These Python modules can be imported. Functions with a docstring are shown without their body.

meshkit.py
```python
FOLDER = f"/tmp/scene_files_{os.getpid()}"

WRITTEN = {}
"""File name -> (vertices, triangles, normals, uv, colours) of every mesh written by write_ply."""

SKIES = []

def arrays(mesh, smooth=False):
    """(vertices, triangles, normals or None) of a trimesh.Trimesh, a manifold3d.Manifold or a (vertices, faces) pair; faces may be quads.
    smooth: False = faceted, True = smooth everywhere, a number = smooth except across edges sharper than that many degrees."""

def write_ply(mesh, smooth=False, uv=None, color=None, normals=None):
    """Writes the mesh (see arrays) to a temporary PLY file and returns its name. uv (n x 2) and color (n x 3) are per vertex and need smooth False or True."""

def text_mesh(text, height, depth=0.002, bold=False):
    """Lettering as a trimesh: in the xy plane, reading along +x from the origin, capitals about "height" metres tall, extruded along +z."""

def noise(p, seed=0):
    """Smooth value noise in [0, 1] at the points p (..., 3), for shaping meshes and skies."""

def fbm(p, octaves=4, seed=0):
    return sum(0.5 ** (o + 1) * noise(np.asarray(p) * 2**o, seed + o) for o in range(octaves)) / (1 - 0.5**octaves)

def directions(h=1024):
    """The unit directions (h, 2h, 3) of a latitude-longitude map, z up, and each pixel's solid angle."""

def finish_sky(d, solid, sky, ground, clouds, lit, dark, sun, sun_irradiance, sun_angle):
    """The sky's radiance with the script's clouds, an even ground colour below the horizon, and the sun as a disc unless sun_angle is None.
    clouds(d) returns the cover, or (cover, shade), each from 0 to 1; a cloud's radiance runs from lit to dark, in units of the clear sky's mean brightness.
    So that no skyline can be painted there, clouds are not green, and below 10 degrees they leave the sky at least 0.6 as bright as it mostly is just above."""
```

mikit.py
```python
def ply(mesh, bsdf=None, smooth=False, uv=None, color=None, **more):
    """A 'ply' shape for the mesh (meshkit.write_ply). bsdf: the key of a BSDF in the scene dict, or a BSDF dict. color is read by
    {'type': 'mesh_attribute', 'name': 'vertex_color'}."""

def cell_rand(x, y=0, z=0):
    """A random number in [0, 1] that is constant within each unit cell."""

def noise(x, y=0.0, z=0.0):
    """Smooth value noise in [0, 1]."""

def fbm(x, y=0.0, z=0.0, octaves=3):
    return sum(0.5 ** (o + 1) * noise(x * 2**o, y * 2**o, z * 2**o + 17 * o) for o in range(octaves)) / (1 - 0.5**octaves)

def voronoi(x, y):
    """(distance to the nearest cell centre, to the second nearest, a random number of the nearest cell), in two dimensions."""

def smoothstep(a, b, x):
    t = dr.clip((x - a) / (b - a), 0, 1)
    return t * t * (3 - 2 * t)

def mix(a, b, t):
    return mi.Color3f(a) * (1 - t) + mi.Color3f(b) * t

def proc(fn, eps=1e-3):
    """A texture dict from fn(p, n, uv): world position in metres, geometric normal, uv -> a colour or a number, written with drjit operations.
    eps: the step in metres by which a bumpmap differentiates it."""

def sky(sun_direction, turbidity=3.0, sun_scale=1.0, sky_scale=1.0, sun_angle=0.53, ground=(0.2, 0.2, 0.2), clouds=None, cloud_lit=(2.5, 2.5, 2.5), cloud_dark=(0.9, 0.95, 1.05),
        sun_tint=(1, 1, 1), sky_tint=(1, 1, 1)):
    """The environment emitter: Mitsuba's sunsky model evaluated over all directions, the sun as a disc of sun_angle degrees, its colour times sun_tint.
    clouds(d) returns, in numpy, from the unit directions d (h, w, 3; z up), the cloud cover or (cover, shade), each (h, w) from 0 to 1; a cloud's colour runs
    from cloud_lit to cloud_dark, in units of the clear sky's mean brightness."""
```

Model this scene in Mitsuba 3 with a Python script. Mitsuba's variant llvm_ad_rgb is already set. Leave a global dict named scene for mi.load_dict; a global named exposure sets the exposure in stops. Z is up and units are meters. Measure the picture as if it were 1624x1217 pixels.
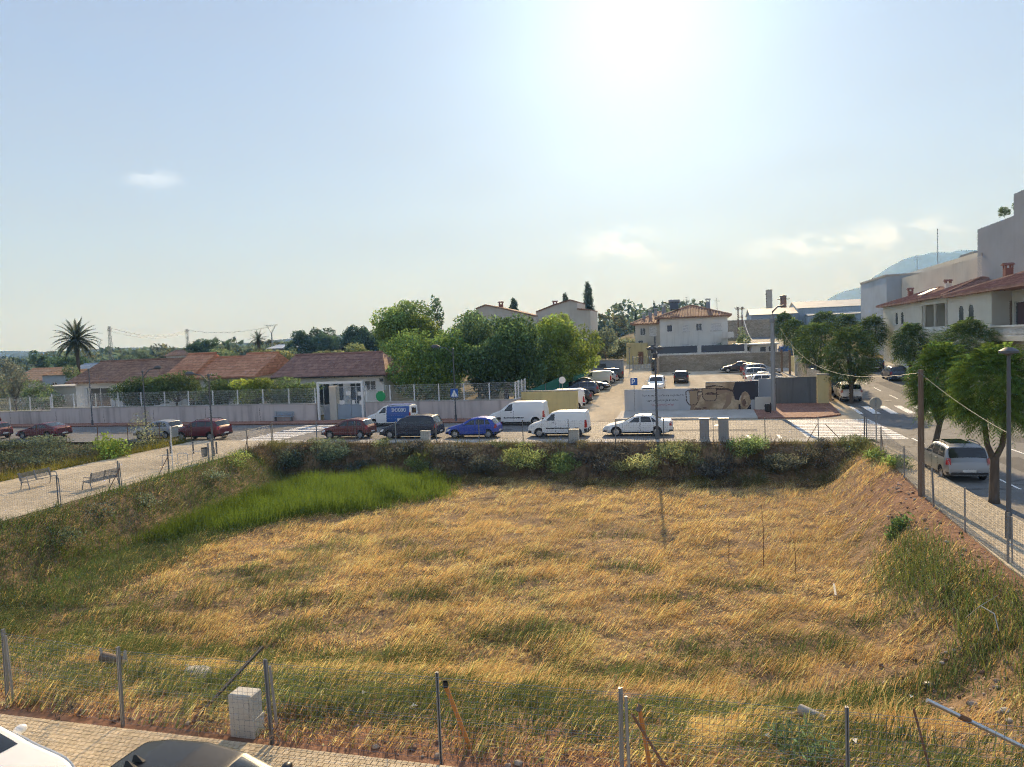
import math, random
import numpy as np, trimesh, manifold3d
import mitsuba as mi, mikit, meshkit
import drjit as dr
from shapely.geometry import Polygon, LineString, Point, box as sbox
from mikit import proc, noise, fbm, smoothstep, mix, voronoi, cell_rand

T = mi.ScalarTransform4f
rng = np.random.default_rng(7)
scene, labels = {}, {}
# World frame: x along the cross street, y along the side street (away from the viewer), z up, metres; z = 0 is the street.

# ---------------------------------------------------------------- camera, sky, exposure
EYE = np.array([0.0, 0.0, 6.7])
FWD = np.array([-0.24961, 0.96675, -0.05571])
UPV = np.array([0.02325, 0.06350, 0.99771])
scene['camera'] = {'type': 'perspective', 'fov': 71.02, 'fov_axis': 'x', 'near_clip': 0.1, 'far_clip': 30000.0,
                   'to_world': T().look_at(origin=EYE.tolist(), target=(EYE + FWD).tolist(), up=UPV.tolist()),
                   'medium': {'type': 'ref', 'id': 'air'}}
exposure = 2.6
SUN = (-0.0587, 0.9014, 0.4289)


def clouds(d):
    az = np.degrees(np.arctan2(d[..., 0], d[..., 1]))
    el = np.degrees(np.arcsin(np.clip(d[..., 2], -1, 1)))
    p = np.stack([az * 0.8 + 0.5 * el, el * 1.7, az * 0 + 3], -1)
    n = meshkit.fbm(p, 5, 3)
    w = meshkit.fbm(np.stack([az * 0.12, el * 0.5, az * 0 + 9], -1), 4, 8)
    cov = np.zeros_like(az)
    for a0, e0, ra, re, s in ((9.5, 6.3, 6.5, 1.0, 1.0), (14.0, 6.5, 4.0, 1.3, 1.0), (-5.5, 7.2, 4.0, 1.8, 0.8), (-2, 5.4, 4.5, 0.6, 0.3), (-40.3, 12.4, 2.4, 0.7, 0.6), (9.5, 4.3, 5, 1.3, 0.3)):
        r = np.sqrt(((az - a0) / ra) ** 2 + ((el - e0) / re) ** 2)
        cov = np.maximum(cov, s * np.clip(1.15 - r, 0, 1) * np.clip((n - 0.42) * 4.2, 0, 1))
    ang = np.degrees(np.arccos(np.clip(d @ (np.array(SUN) / np.linalg.norm(SUN)), -1, 1)))
    glow = np.exp(-(ang / 13.0) ** 2)
    veil = (0.50 + 0.38 * np.exp(-np.maximum(el, 0) / 12.0)) * (0.85 + 0.3 * w)
    shade = np.clip((0.97 - 0.22 * glow - 0.10 * np.exp(-np.maximum(el, 0) / 9.0)) * (1 - cov) + cov * np.clip(0.15 + (n - 0.6) * 2.4, 0.05, 0.75), 0, 1)
    return np.clip(np.maximum(cov, veil), 0, 0.95), shade


scene['sky'] = mikit.sky(SUN, turbidity=2.3, sky_scale=0.92, sun_scale=1.0, sun_tint=(0.93, 1.0, 1.1), ground=(0.22, 0.2, 0.15), clouds=clouds, cloud_lit=(4.1, 4.35, 4.75), cloud_dark=(1.11, 1.22, 1.48), sky_tint=(0.84, 0.94, 1.24))
labels['sky'] = {'kind': 'structure'}
scene['air'] = {'type': 'homogeneous', 'albedo': {'type': 'rgb', 'value': [0.88, 0.95, 1.0]}, 'sigma_t': {'type': 'rgb', 'value': [0.75e-4, 1.45e-4, 2.6e-4]}, 'phase': {'type': 'blendphase', 'weight': 0.045, 'a': {'type': 'isotropic'}, 'b': {'type': 'hg', 'g': 0.86}}}

# ---------------------------------------------------------------- materials
def rgb(*c): return {'type': 'rgb', 'value': [float(x) for x in (c[0] if len(c) == 1 else c)]}
def two(b): return {'type': 'twosided', 'bsdf': b}
def mat(key, color, rough=0.8, metal=0.0, spec=0.35, **k):
    scene[key] = two({'type': 'principled', 'base_color': color if isinstance(color, dict) else rgb(color), 'roughness': rough, 'metallic': metal, 'specular': spec, **k})
def bumped(key, color, bump, rough=0.85, spec=0.3, scale=1.0):
    scene[key] = two({'type': 'bumpmap', 'arbitrary': proc(bump, 0.004), 'scale': scale, 'nested': {'type': 'principled', 'base_color': color, 'roughness': rough, 'specular': spec}})

def soil_c(p, n, uv):
    a = fbm(p.x * 0.35, p.y * 0.35, 0.0, 4); b = fbm(p.x * 3.1, p.y * 3.1, 4.0, 4); c = noise(p.x * 14, p.y * 14, 1.0)
    col = mix((0.17, 0.115, 0.075), (0.27, 0.185, 0.115), smoothstep(0.3, 0.7, b))
    red = smoothstep(5.6, 8.2, p.x) * smoothstep(42, 34, p.y) * smoothstep(12, 17, p.y)
    red = dr.maximum(red, smoothstep(13.2, 11.2, p.y + 1.4 * (b - 0.5)) * smoothstep(9, 9.8, p.y))
    col = col * (1 - red) + mix((0.165, 0.085, 0.058), (0.27, 0.165, 0.12), b) * red
    col = col * (1 - 0.0 * a) * (0.78 + 0.5 * c)
    return col * mix((0.85, 0.85, 0.8), (1.12, 1.08, 1.0), a)
def soil_b(p, n, uv): return 0.06 * fbm(p.x * 6, p.y * 6, p.z * 6, 4)
bumped('soil', proc(soil_c), soil_b, 0.95, 0.1)

def far_c(p, n, uv):
    a = fbm(p.x * 0.012, p.y * 0.012, 0.0, 4); b = fbm(p.x * 0.25, p.y * 0.25, 0.0, 3)
    return mix((0.07, 0.075, 0.03), (0.16, 0.125, 0.07), smoothstep(0.4, 0.62, a)) * (0.7 + 0.6 * b)
mat('far_ground', proc(far_c), 0.95, spec=0.1)

def dirt_c(p, n, uv):
    a = fbm(p.x * 0.22, p.y * 0.09, 0.0, 4); b = fbm(p.x * 2.3, p.y * 1.2, 1.0, 4); g = noise(p.x * 17, p.y * 17, 2.0)
    tr = smoothstep(0.42, 0.6, fbm(p.x * 0.8 + 0.1 * p.y, p.y * 0.05, 5.0, 3))
    return mix((0.42, 0.34, 0.235), (0.58, 0.50, 0.37), a) * (0.82 + 0.28 * b) * (0.92 + 0.16 * g) * (1 - 0.12 * tr)
mat('dirt', proc(dirt_c), 0.95, spec=0.15)

def asphalt_c(p, n, uv):
    a = fbm(p.x * 0.3, p.y * 0.12, 0.0, 4); b = fbm(p.x * 2.2, p.y * 2.2, 3.0, 3); g = noise(p.x * 60, p.y * 60, 2.0)
    crack = smoothstep(0.035, 0.0, dr.abs(fbm(p.x * 0.35, p.y * 0.35, 8.0, 4) - 0.5)) * smoothstep(0.5, 0.62, fbm(p.x * 0.1, p.y * 0.1, 2.0, 2))
    return mix((0.125, 0.125, 0.125), (0.19, 0.188, 0.182), a) * (0.8 + 0.3 * b) * (0.85 + 0.3 * g) * (1 - 0.45 * crack)
mat('asphalt', proc(asphalt_c), 0.78, spec=0.35)

def line_c(p, n, uv):
    w = smoothstep(0.12, 0.34, fbm(p.x * 3.5, p.y * 3.5, 1.0, 4))
    return mix((0.3, 0.29, 0.27), (0.80, 0.79, 0.76), w)
mat('road_paint', proc(line_c), 0.7)

def concrete_c(p, n, uv):
    a = fbm(p.x * 0.7, p.y * 0.7, p.z * 0.7, 4); g = noise(p.x * 25, p.y * 25, p.z * 25)
    return mix((0.33, 0.31, 0.28), (0.47, 0.445, 0.40), a) * (0.88 + 0.2 * g)
mat('concrete', proc(concrete_c), 0.85)

def tile_pat(u, v, su, sv, gap):
    r = dr.floor(v / sv); uu = u / su + 0.5 * (r - 2 * dr.floor(r / 2)); cu = dr.floor(uu)
    fu = uu - cu; fv = v / sv - r
    e = dr.minimum(dr.minimum(fu, 1 - fu) * su, dr.minimum(fv, 1 - fv) * sv)
    return smoothstep(gap * 0.3, gap, e), cell_rand(cu, r, 3.0)
def paver_c(p, n, uv):
    j, r = tile_pat(p.x, p.y, 0.25, 0.25, 0.02)
    a = fbm(p.x * 0.4, p.y * 0.4, 2.0, 4)
    c = mix((0.40, 0.335, 0.235), (0.50, 0.425, 0.31), r) * (0.66 + 0.6 * a)
    return c * (0.5 + 0.5 * j)
mat('paver', proc(paver_c), 0.85)
def paver_tone(k): return lambda p, n, uv: mix((0.46, 0.375, 0.25), (0.58, 0.48, 0.335), cell_rand(p.x * 9.5 + k, p.y * 9.75, 1.0)) * (0.72 + 0.5 * fbm(p.x * 2.2, p.y * 2.2, 1.0, 4))
mat('paver_block', proc(paver_tone(0.3)), 0.85)
mat('grout', (0.13, 0.105, 0.08), 0.95)
def paver_red_c(p, n, uv):
    j, r = tile_pat(p.x, p.y, 0.2, 0.2, 0.015)
    return mix((0.24, 0.12, 0.085), (0.33, 0.175, 0.13), r) * (0.75 + 0.4 * fbm(p.x, p.y, 2.0, 3)) * (0.65 + 0.35 * j)
mat('paver_red', proc(paver_red_c), 0.85)

def plaster(base, dark=0.72, streak=1.0):
    def f(p, n, uv):
        a = fbm(p.x * 0.5, p.y * 0.5, p.z * 0.5, 4)
        s = fbm(p.x * 2.6, p.y * 2.6, p.z * 0.18, 4)
        g = noise(p.x * 18, p.y * 18, p.z * 18)
        m = 1 - (1 - dark) * smoothstep(0.45, 0.75, s) * streak
        return mi.Color3f(*base) * (0.86 + 0.26 * a) * m * (0.96 + 0.08 * g)
    return proc(f)
mat('wall_pink', plaster((0.56, 0.50, 0.465), 0.7), 0.9)
mat('wall_white', plaster((0.70, 0.69, 0.64), 0.88), 0.85)
mat('wall_cream', plaster((0.54, 0.51, 0.44), 0.92, .6), 0.85)
mat('wall_yellow', plaster((0.56, 0.47, 0.23), 0.85), 0.85)
mat('wall_grey', plaster((0.28, 0.31, 0.345), 0.93, .6), 0.9)
mat('wall_sage', plaster((0.60, 0.575, 0.49), 0.94, .5), 0.9)
mat('wall_bluegrey', plaster((0.36, 0.41, 0.46), 0.94, .6), 0.85)
mat('mural_base', plaster((0.47, 0.48, 0.49), 0.9), 0.8)
mat('gate_metal', plaster((0.13, 0.14, 0.145), 0.7), 0.55, 0.2)
def block_c(p, n, uv):
    j, r = tile_pat(p.x + p.y, p.z, 0.4, 0.2, 0.02)
    return mix((0.32, 0.27, 0.20), (0.42, 0.36, 0.28), r) * (0.75 + 0.45 * fbm(p.x * 1.3, p.y, p.z * 1.3, 3)) * (0.72 + 0.28 * j)
mat('block_wall', proc(block_c), 0.92)

def tile_c(a, b):
    def f(p, n, uv):
        r = cell_rand(p.x * 3.2, p.y * 2.6, p.z * 3.0)
        row = p.z * 3.4 - dr.floor(p.z * 3.4)
        w = fbm(p.x * 0.5, p.y * 0.5, p.z * 0.8, 4)
        return mix(a, b, smoothstep(0.2, 0.8, 0.5 * r + 0.6 * w - 0.05)) * (0.62 + 0.38 * smoothstep(0.0, 0.3, row))
    return proc(f)
mat('tile_brown', tile_c((0.21, 0.12, 0.085), (0.37, 0.215, 0.145)), 0.85)
mat('tile_orange', tile_c((0.47, 0.205, 0.115), (0.66, 0.34, 0.20)), 0.85)
mat('tile_red', tile_c((0.23, 0.125, 0.10), (0.36, 0.205, 0.16)), 0.85)
mat('tile_pale', tile_c((0.55, 0.30, 0.16), (0.70, 0.44, 0.26)), 0.85)
def sheet_c(p, n, uv): return mix((0.42, 0.40, 0.36), (0.58, 0.55, 0.49), fbm(p.x * 0.3, p.y * 0.3, p.z * 0.3, 3))
mat('roof_sheet', proc(sheet_c), 0.6)
mat('cladding_blue', plaster((0.30, 0.36, 0.42), 0.9), 0.6)

mat('glass', (0.02, 0.024, 0.028), 0.06, spec=0.7)
mat('window_glass', (0.05, 0.06, 0.07), 0.12, spec=0.7)
mat('car_glass', (0.018, 0.022, 0.026), 0.05, spec=0.8)
mat('galvanised', (0.32, 0.33, 0.335), 0.55, 0.6)
mat('steel_grey', (0.23, 0.24, 0.25), 0.5, 0.4)
mat('lamp_grey', (0.11, 0.118, 0.13), 0.5, 0.2)
mat('bright_steel', (0.62, 0.63, 0.64), 0.35, 0.8)
mat('black_metal', (0.03, 0.03, 0.032), 0.5)
mat('dark_slate', (0.055, 0.06, 0.07), 0.6)
def rust_c(p, n, uv): return mix((0.13, 0.065, 0.04), (0.26, 0.14, 0.08), fbm(p.x * 9, p.y * 9, p.z * 4, 3))
mat('rust', proc(rust_c), 0.9)
def wood_c(p, n, uv): return mix((0.12, 0.085, 0.06), (0.25, 0.19, 0.14), fbm(p.x * 22, p.y * 22, p.z * 0.9, 4))
mat('wood', proc(wood_c), 0.9)
def clod_c(p, n, uv): return mix((0.16, 0.10, 0.075), (0.42, 0.36, 0.30), smoothstep(0.35, 0.75, cell_rand(p.x * 5, p.y * 5, 2.0)))
mat('clod', proc(clod_c), 0.95)
def bark_c(p, n, uv): return mix((0.05, 0.04, 0.032), (0.15, 0.12, 0.095), fbm(p.x * 12, p.y * 12, p.z * 3, 4))
mat('bark', proc(bark_c), 0.95)
mat('white_paint', (0.74, 0.74, 0.72), 0.5)
mat('offwhite', plaster((0.52, 0.50, 0.44), 0.75), 0.7)
mat('red_clay', (0.25, 0.12, 0.095), 0.85)
mat('sign_blue', (0.03, 0.11, 0.36), 0.45)
mat('sign_back', (0.42, 0.43, 0.43), 0.5, 0.5)
mat('sign_green', (0.02, 0.30, 0.10), 0.5)
mat('orange_paint', (0.50, 0.215, 0.06), 0.75)
mat('netting', (0.02, 0.14, 0.10), 0.8)
mat('shutter', (0.52, 0.53, 0.53), 0.6)
mat('shutter_dark', (0.10, 0.11, 0.13), 0.6)
mat('awning', (0.09, 0.055, 0.055), 0.85)
def paint_skin(p, n, uv):
    a = fbm(p.x * 1.1, p.z * 1.6, 3.0, 4); b = fbm(p.x * 5, p.z * 7, 6.0, 3)
    return mix((0.30, 0.205, 0.125), (0.55, 0.42, 0.27), smoothstep(0.25, 0.72, a)) * (0.8 + 0.4 * b)
mat('skin_a', proc(paint_skin), 0.8)
mat('asphalt_patch', proc(lambda p, n, uv: mix((0.075, 0.075, 0.077), (0.11, 0.11, 0.11), fbm(p.x * 2, p.y * 2, 1.0, 4)) * (0.85 + 0.3 * noise(p.x * 60, p.y * 60, 2.0))), 0.85)
mat('skin_b', (0.30, 0.20, 0.13), 0.8)
mat('skin_c', (0.17, 0.105, 0.075), 0.8)
mat('ink', (0.045, 0.042, 0.05), 0.8)
mat('ink_brown', (0.085, 0.06, 0.05), 0.8)
mat('mural_glass', (0.30, 0.29, 0.28), 0.8)
mat('skin_mid', (0.36, 0.255, 0.16), 0.8)
mat('ink_red', (0.45, 0.10, 0.11), 0.75)
mat('tyre', (0.022, 0.022, 0.023), 0.85)
mat('rim', (0.45, 0.46, 0.47), 0.35, 0.8)
mat('trim', (0.03, 0.031, 0.033), 0.6)
mat('tail_lamp', (0.38, 0.018, 0.02), 0.15, spec=0.6)
mat('head_lamp', (0.62, 0.65, 0.68), 0.1, spec=0.8)
mat('plate', (0.62, 0.62, 0.6), 0.5)
mat('lettering_white', (0.8, 0.81, 0.82), 0.6)
scene['leaf'] = {'type': 'principledthin', 'base_color': {'type': 'mesh_attribute', 'name': 'vertex_color'}, 'roughness': 0.55, 'diff_trans': 1.0, 'eta': 1.35}
scene['grass'] = {'type': 'principledthin', 'base_color': {'type': 'mesh_attribute', 'name': 'vertex_color'}, 'roughness': 0.6, 'diff_trans': 1.0, 'eta': 1.3}
PAINT = {'white': ((0.74, 0.74, 0.72), 0.0), 'cream': ((0.60, 0.59, 0.53), 0.0), 'maroon': ((0.115, 0.018, 0.02), 0.2), 'wine': ((0.11, 0.012, 0.022), 0.2), 'navy': ((0.010, 0.014, 0.035), 0.2), 'blue': ((0.012, 0.05, 0.36), 0.2), 'silver': ((0.30, 0.31, 0.325), 0.6), 'black': ((0.010, 0.010, 0.012), 0.1), 'slate': ((0.07, 0.09, 0.13), 0.4), 'graphite': ((0.045, 0.048, 0.055), 0.4), 'vanblue': ((0.010, 0.07, 0.30), 0.1)}
for k, (c, m) in PAINT.items():
    scene['paint_' + k] = two({'type': 'principled', 'base_color': rgb(c), 'roughness': 0.38, 'metallic': m, 'specular': 0.5, 'clearcoat': 1.0, 'clearcoat_gloss': 0.93})

# ---------------------------------------------------------------- helpers
USED = {}
def key_of(name, parent=None):
    base = (parent + '__' if parent else '') + name
    n = USED.get(base, -1) + 1
    USED[base] = n
    return base if n == 0 else f'{base}_{n:03d}'
def tag(key, label=None, cat=None, group=None, kind=None):
    d = labels.setdefault(key, {})
    for k, v in (('label', label), ('category', cat), ('group', group), ('kind', kind)):
        if v: d[k] = v
    return key
def thing(name, label, cat, group=None): return tag(key_of(name), label, cat, group)
def obj(name, mesh, bsdf, parent=None, smooth=False, color=None, to=None, kind=None):
    key = key_of(name, parent)
    if isinstance(mesh, MB): mesh = mesh.mesh()
    scene[key] = mikit.ply(mesh, bsdf, smooth=smooth, color=color, **({'to_world': to} if to is not None else {}))
    if kind: labels[key] = {'kind': kind}
    return key
def put(name, shape, bsdf, parent, to):
    key = key_of(name, parent)
    scene[key] = {**shape, 'bsdf': {'type': 'ref', 'id': bsdf}, 'to_world': to}
    return key

class MB:
    """Collects boxes, bars, tubes and prisms into one mesh."""
    def __init__(self): self.v, self.f, self.n = [], [], 0
    def add(self, v, f):
        v = np.asarray(v, float); f = np.asarray(f, int)
        if f.shape[1] == 4: f = np.vstack([f[:, [0, 1, 2]], f[:, [0, 2, 3]]])
        self.v.append(v); self.f.append(f + self.n); self.n += len(v); return self
    def tm(self, m): return self.add(m.vertices, m.faces)
    def box(self, x0, x1, y0, y1, z0, z1):
        v = [(x, y, z) for x in (x0, x1) for y in (y0, y1) for z in (z0, z1)]
        return self.add(v, [[0, 1, 3, 2], [4, 6, 7, 5], [0, 4, 5, 1], [2, 3, 7, 6], [0, 2, 6, 4], [1, 5, 7, 3]])
    def bar(self, p, q, w, h=None, up=(0, 0, 1)):
        p, q = np.asarray(p, float), np.asarray(q, float); h = w if h is None else h
        d = (q - p) / np.linalg.norm(q - p); a = np.cross(d, up)
        if np.linalg.norm(a) < 1e-3: a = np.cross(d, (0, 1, 0))
        a /= np.linalg.norm(a); b = np.cross(a, d)
        v = [e + i * a * w / 2 + j * b * h / 2 for e in (p, q) for i, j in ((-1, -1), (1, -1), (1, 1), (-1, 1))]
        return self.add(v, [[0, 3, 2, 1], [4, 5, 6, 7], [0, 1, 5, 4], [1, 2, 6, 5], [2, 3, 7, 6], [3, 0, 4, 7]])
    def tube(self, pts, r, n=8, cap=True):
        pts = np.asarray(pts, float); r = np.broadcast_to(r, (len(pts),)); t = np.gradient(pts, axis=0); t /= np.linalg.norm(t, axis=1, keepdims=True) + 1e-12
        a = np.cross(t, np.where(np.abs(t[:, 2:]) < 0.9, [0, 0, 1.0], [1.0, 0, 0])); a /= np.linalg.norm(a, axis=1, keepdims=True) + 1e-12; b = np.cross(t, a)
        g = np.arange(n) * 2 * np.pi / n
        v = (pts[:, None] + r[:, None, None] * (np.cos(g)[None, :, None] * a[:, None] + np.sin(g)[None, :, None] * b[:, None])).reshape(-1, 3)
        i, j = np.meshgrid(np.arange(len(pts) - 1), np.arange(n), indexing='ij')
        q = np.stack([i * n + j, i * n + (j + 1) % n, (i + 1) * n + (j + 1) % n, (i + 1) * n + j], -1).reshape(-1, 4)
        self.add(v, q)
        if cap:
            k = self.n; self.v.append(np.array([pts[0], pts[-1]])); self.n += 2
            o = k - len(v); j = np.arange(n); e = o + (len(pts) - 1) * n
            self.f.append(np.vstack([np.stack([j * 0 + k, o + (j + 1) % n, o + j], 1), np.stack([j * 0 + k + 1, e + j, e + (j + 1) % n], 1)]))
        return self
    def lathe(self, prof, c=(0, 0, 0), n=16, axis='z'):
        prof = np.asarray(prof, float); g = np.arange(n) * 2 * np.pi / n
        v = np.stack([prof[:, None, 0] * np.cos(g), prof[:, None, 0] * np.sin(g), np.repeat(prof[:, 1:], n, 1)], -1).reshape(-1, 3)
        if axis == 'y': v = v[:, [0, 2, 1]]
        i, j = np.meshgrid(np.arange(len(prof) - 1), np.arange(n), indexing='ij')
        return self.add(v + np.array(c), np.stack([i * n + j, i * n + (j + 1) % n, (i + 1) * n + (j + 1) % n, (i + 1) * n + j], -1).reshape(-1, 4))
    def prism(self, poly, z0, z1, frame=None):
        """A shapely polygon or a list of points extruded from z0 to z1; frame maps (a, b, c) arrays to the world."""
        m = trimesh.creation.extrude_polygon(poly if hasattr(poly, 'exterior') else Polygon(poly), z1 - z0, engine='earcut')
        v = np.array(m.vertices); v[:, 2] += z0
        return self.add(frame(v) if frame else v, m.faces)
    def mesh(self): return np.vstack(self.v), np.vstack(self.f)

def ss(a, b, x):
    t = np.clip((np.asarray(x, float) - a) / (b - a), 0, 1); return t * t * (3 - 2 * t)
def land(x, y): return ss(-45, -20, x) * np.minimum(0.0455 * np.maximum(0, np.asarray(y, float) - 60), 13)
def lot_left(y): return -27.6 - 0.10 * (np.asarray(y, float) - 20)
def lot_right(y): return np.interp(y, [10, 22, 26, 29, 34.5, 42, 47], [8.0, 8.0, 8.2, 8.4, 8.85, 9.5, 9.7])
def lot_in(x, y):
    d = np.minimum.reduce([np.asarray(y, float) - 10.45, 46.0 - y, x - lot_left(y), lot_right(y) - x]); return d
def floor(x, y):
    """Height of the ground inside the sunken lot."""
    x, y = np.asarray(x, float), np.asarray(y, float)
    p = np.stack([x * 0.45, y * 0.45, x * 0 + 2], -1); q = np.stack([x * 1.9, y * 1.9, x * 0 + 5], -1)
    w = 0.8 * (meshkit.fbm(np.stack([x * 0.5, y * 0.5, x * 0 + 7], -1), 3, 4) - 0.5)
    e = 0.9 * (meshkit.fbm(np.stack([x * 0.8, y * 0.8, x * 0 + 1], -1), 3, 6) - 0.5)
    s = ss(0.2, 8, y - 10.45) * ss(0.12, 2.6 + w, 46.0 - y + e) * ss(0.2, 3.3 + w, x - lot_left(y)) * ss(0.2, 3.4 + w, lot_right(y) - x)
    z = 0.07 - 1.95 * s + 0.22 * (meshkit.fbm(p, 3, 1) - 0.5) * np.minimum(1, s * 3) + 0.2 * (meshkit.fbm(q, 3, 2) - 0.5) * np.clip(lot_in(x, y), 0, 1)
    return z
def left_lot(x, y): return ss(0.2, 3, -37.6 - x) * ss(0, 3, 47.2 - y) * ss(-95, -90, x) * ss(8, 12, y)
def gz(x, y):
    x, y = np.asarray(x, float), np.asarray(y, float); base = land(x, y)
    return np.where(lot_in(x, y) > 0, floor(x, y), base - 0.10 - 0.6 * left_lot(x, y))
# ---------------------------------------------------------------- ground, roads, pavements
def grid_mesh(xs, ys, zf):
    X, Y = np.meshgrid(xs, ys, indexing='ij'); Z = zf(X, Y); n, m = X.shape
    i, j = np.meshgrid(np.arange(n - 1), np.arange(m - 1), indexing='ij'); a = i * m + j
    return np.stack([X, Y, Z], -1).reshape(-1, 3), np.stack([a, a + m, a + m + 1, a + 1], -1).reshape(-1, 4)
gx = np.r_[-40, np.arange(-39, 11.6, 0.33), 12.5]
gy = np.r_[9.0, 10.0, np.arange(10.3, 47.2, 0.33), 47.4]
def rim(x, y): return np.where(lot_in(x, y) > 0, floor(x, y), np.where(lot_in(x, y) > -0.5, 0.06, -0.10))
obj('vacant_lot_ground', grid_mesh(gx, gy, rim), 'soil', smooth=True, kind='structure')
far_x = np.r_[-8800, -5000, -2800, -1500, -800, -500, -350, -250, -180, -140, -110, np.arange(-95, 45, 2.5), 60, 90, 140, 220, 400, 800, 1600, 3000, 5500, 8800]
far_y = np.r_[-700, -300, -100, -40, np.arange(-15, 9, 2.5), 9.6, np.arange(12, 45, 2.5), 46.8, np.arange(48, 160, 2.5), 180, 220, 260, 300, 345.7, 400, 600, 1000, 1700, 3000, 5000, 7500, 9900]
V, Fq = grid_mesh(far_x, far_y, lambda x, y: land(x, y) - 0.16 - 0.6 * left_lot(x, y))
cx = V[Fq].mean(1)
Fq = Fq[~((cx[:, 0] > -37.5) & (cx[:, 0] < 10.0) & (cx[:, 1] > 9.6) & (cx[:, 1] < 46.8))]
obj('ground', (V, Fq), 'far_ground', smooth=True, kind='structure')

def sheet(name, x0, x1, y0, y1, dz, bsdf, parent=None, step=2.5, kind='structure'):
    xs = np.linspace(x0, x1, max(2, int((x1 - x0) / step) + 2)); ys = np.unique(np.r_[np.linspace(y0, y1, max(2, int((y1 - y0) / step) + 2)), [60.0] if y0 < 60 < y1 else []])
    return obj(name, grid_mesh(xs, ys, lambda x, y: land(x, y) + dz), bsdf, parent, kind=kind)
def raised(name, poly, bsdf, h=0.13, drop=0.35, kind='structure', parent=None):
    """A raised pavement with a kerb: a polygon in plan, following the land."""
    g = MB().prism(poly, -drop, h); v, f = g.mesh()
    m = trimesh.Trimesh(v, f, process=False).subdivide_to_size(4.0); v = np.array(m.vertices); v[:, 2] += land(v[:, 0], v[:, 1])
    return obj(name, (v, m.faces), bsdf, parent, kind=kind)

road = sheet('road', -170, 10.4, 47.7, 58.6, 0.0, 'asphalt')
side = sheet('side_street', 10.4, 22.0, -12, 330, 0.0, 'asphalt')
sheet('near_street', -60, 10.4, 2.2, 8.5, 0.0, 'asphalt')
sheet('car_park_ground', -24, 12.4, 58.6, 112, 0.012, 'dirt')
sheet('track', -12, -4, 112, 190, 0.012, 'dirt')
raised('pavement', [(-28.2, 8.5), (10.0, 8.5), (10.0, 10.25), (-28.2, 10.25)], 'grout', 0.105)
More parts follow.
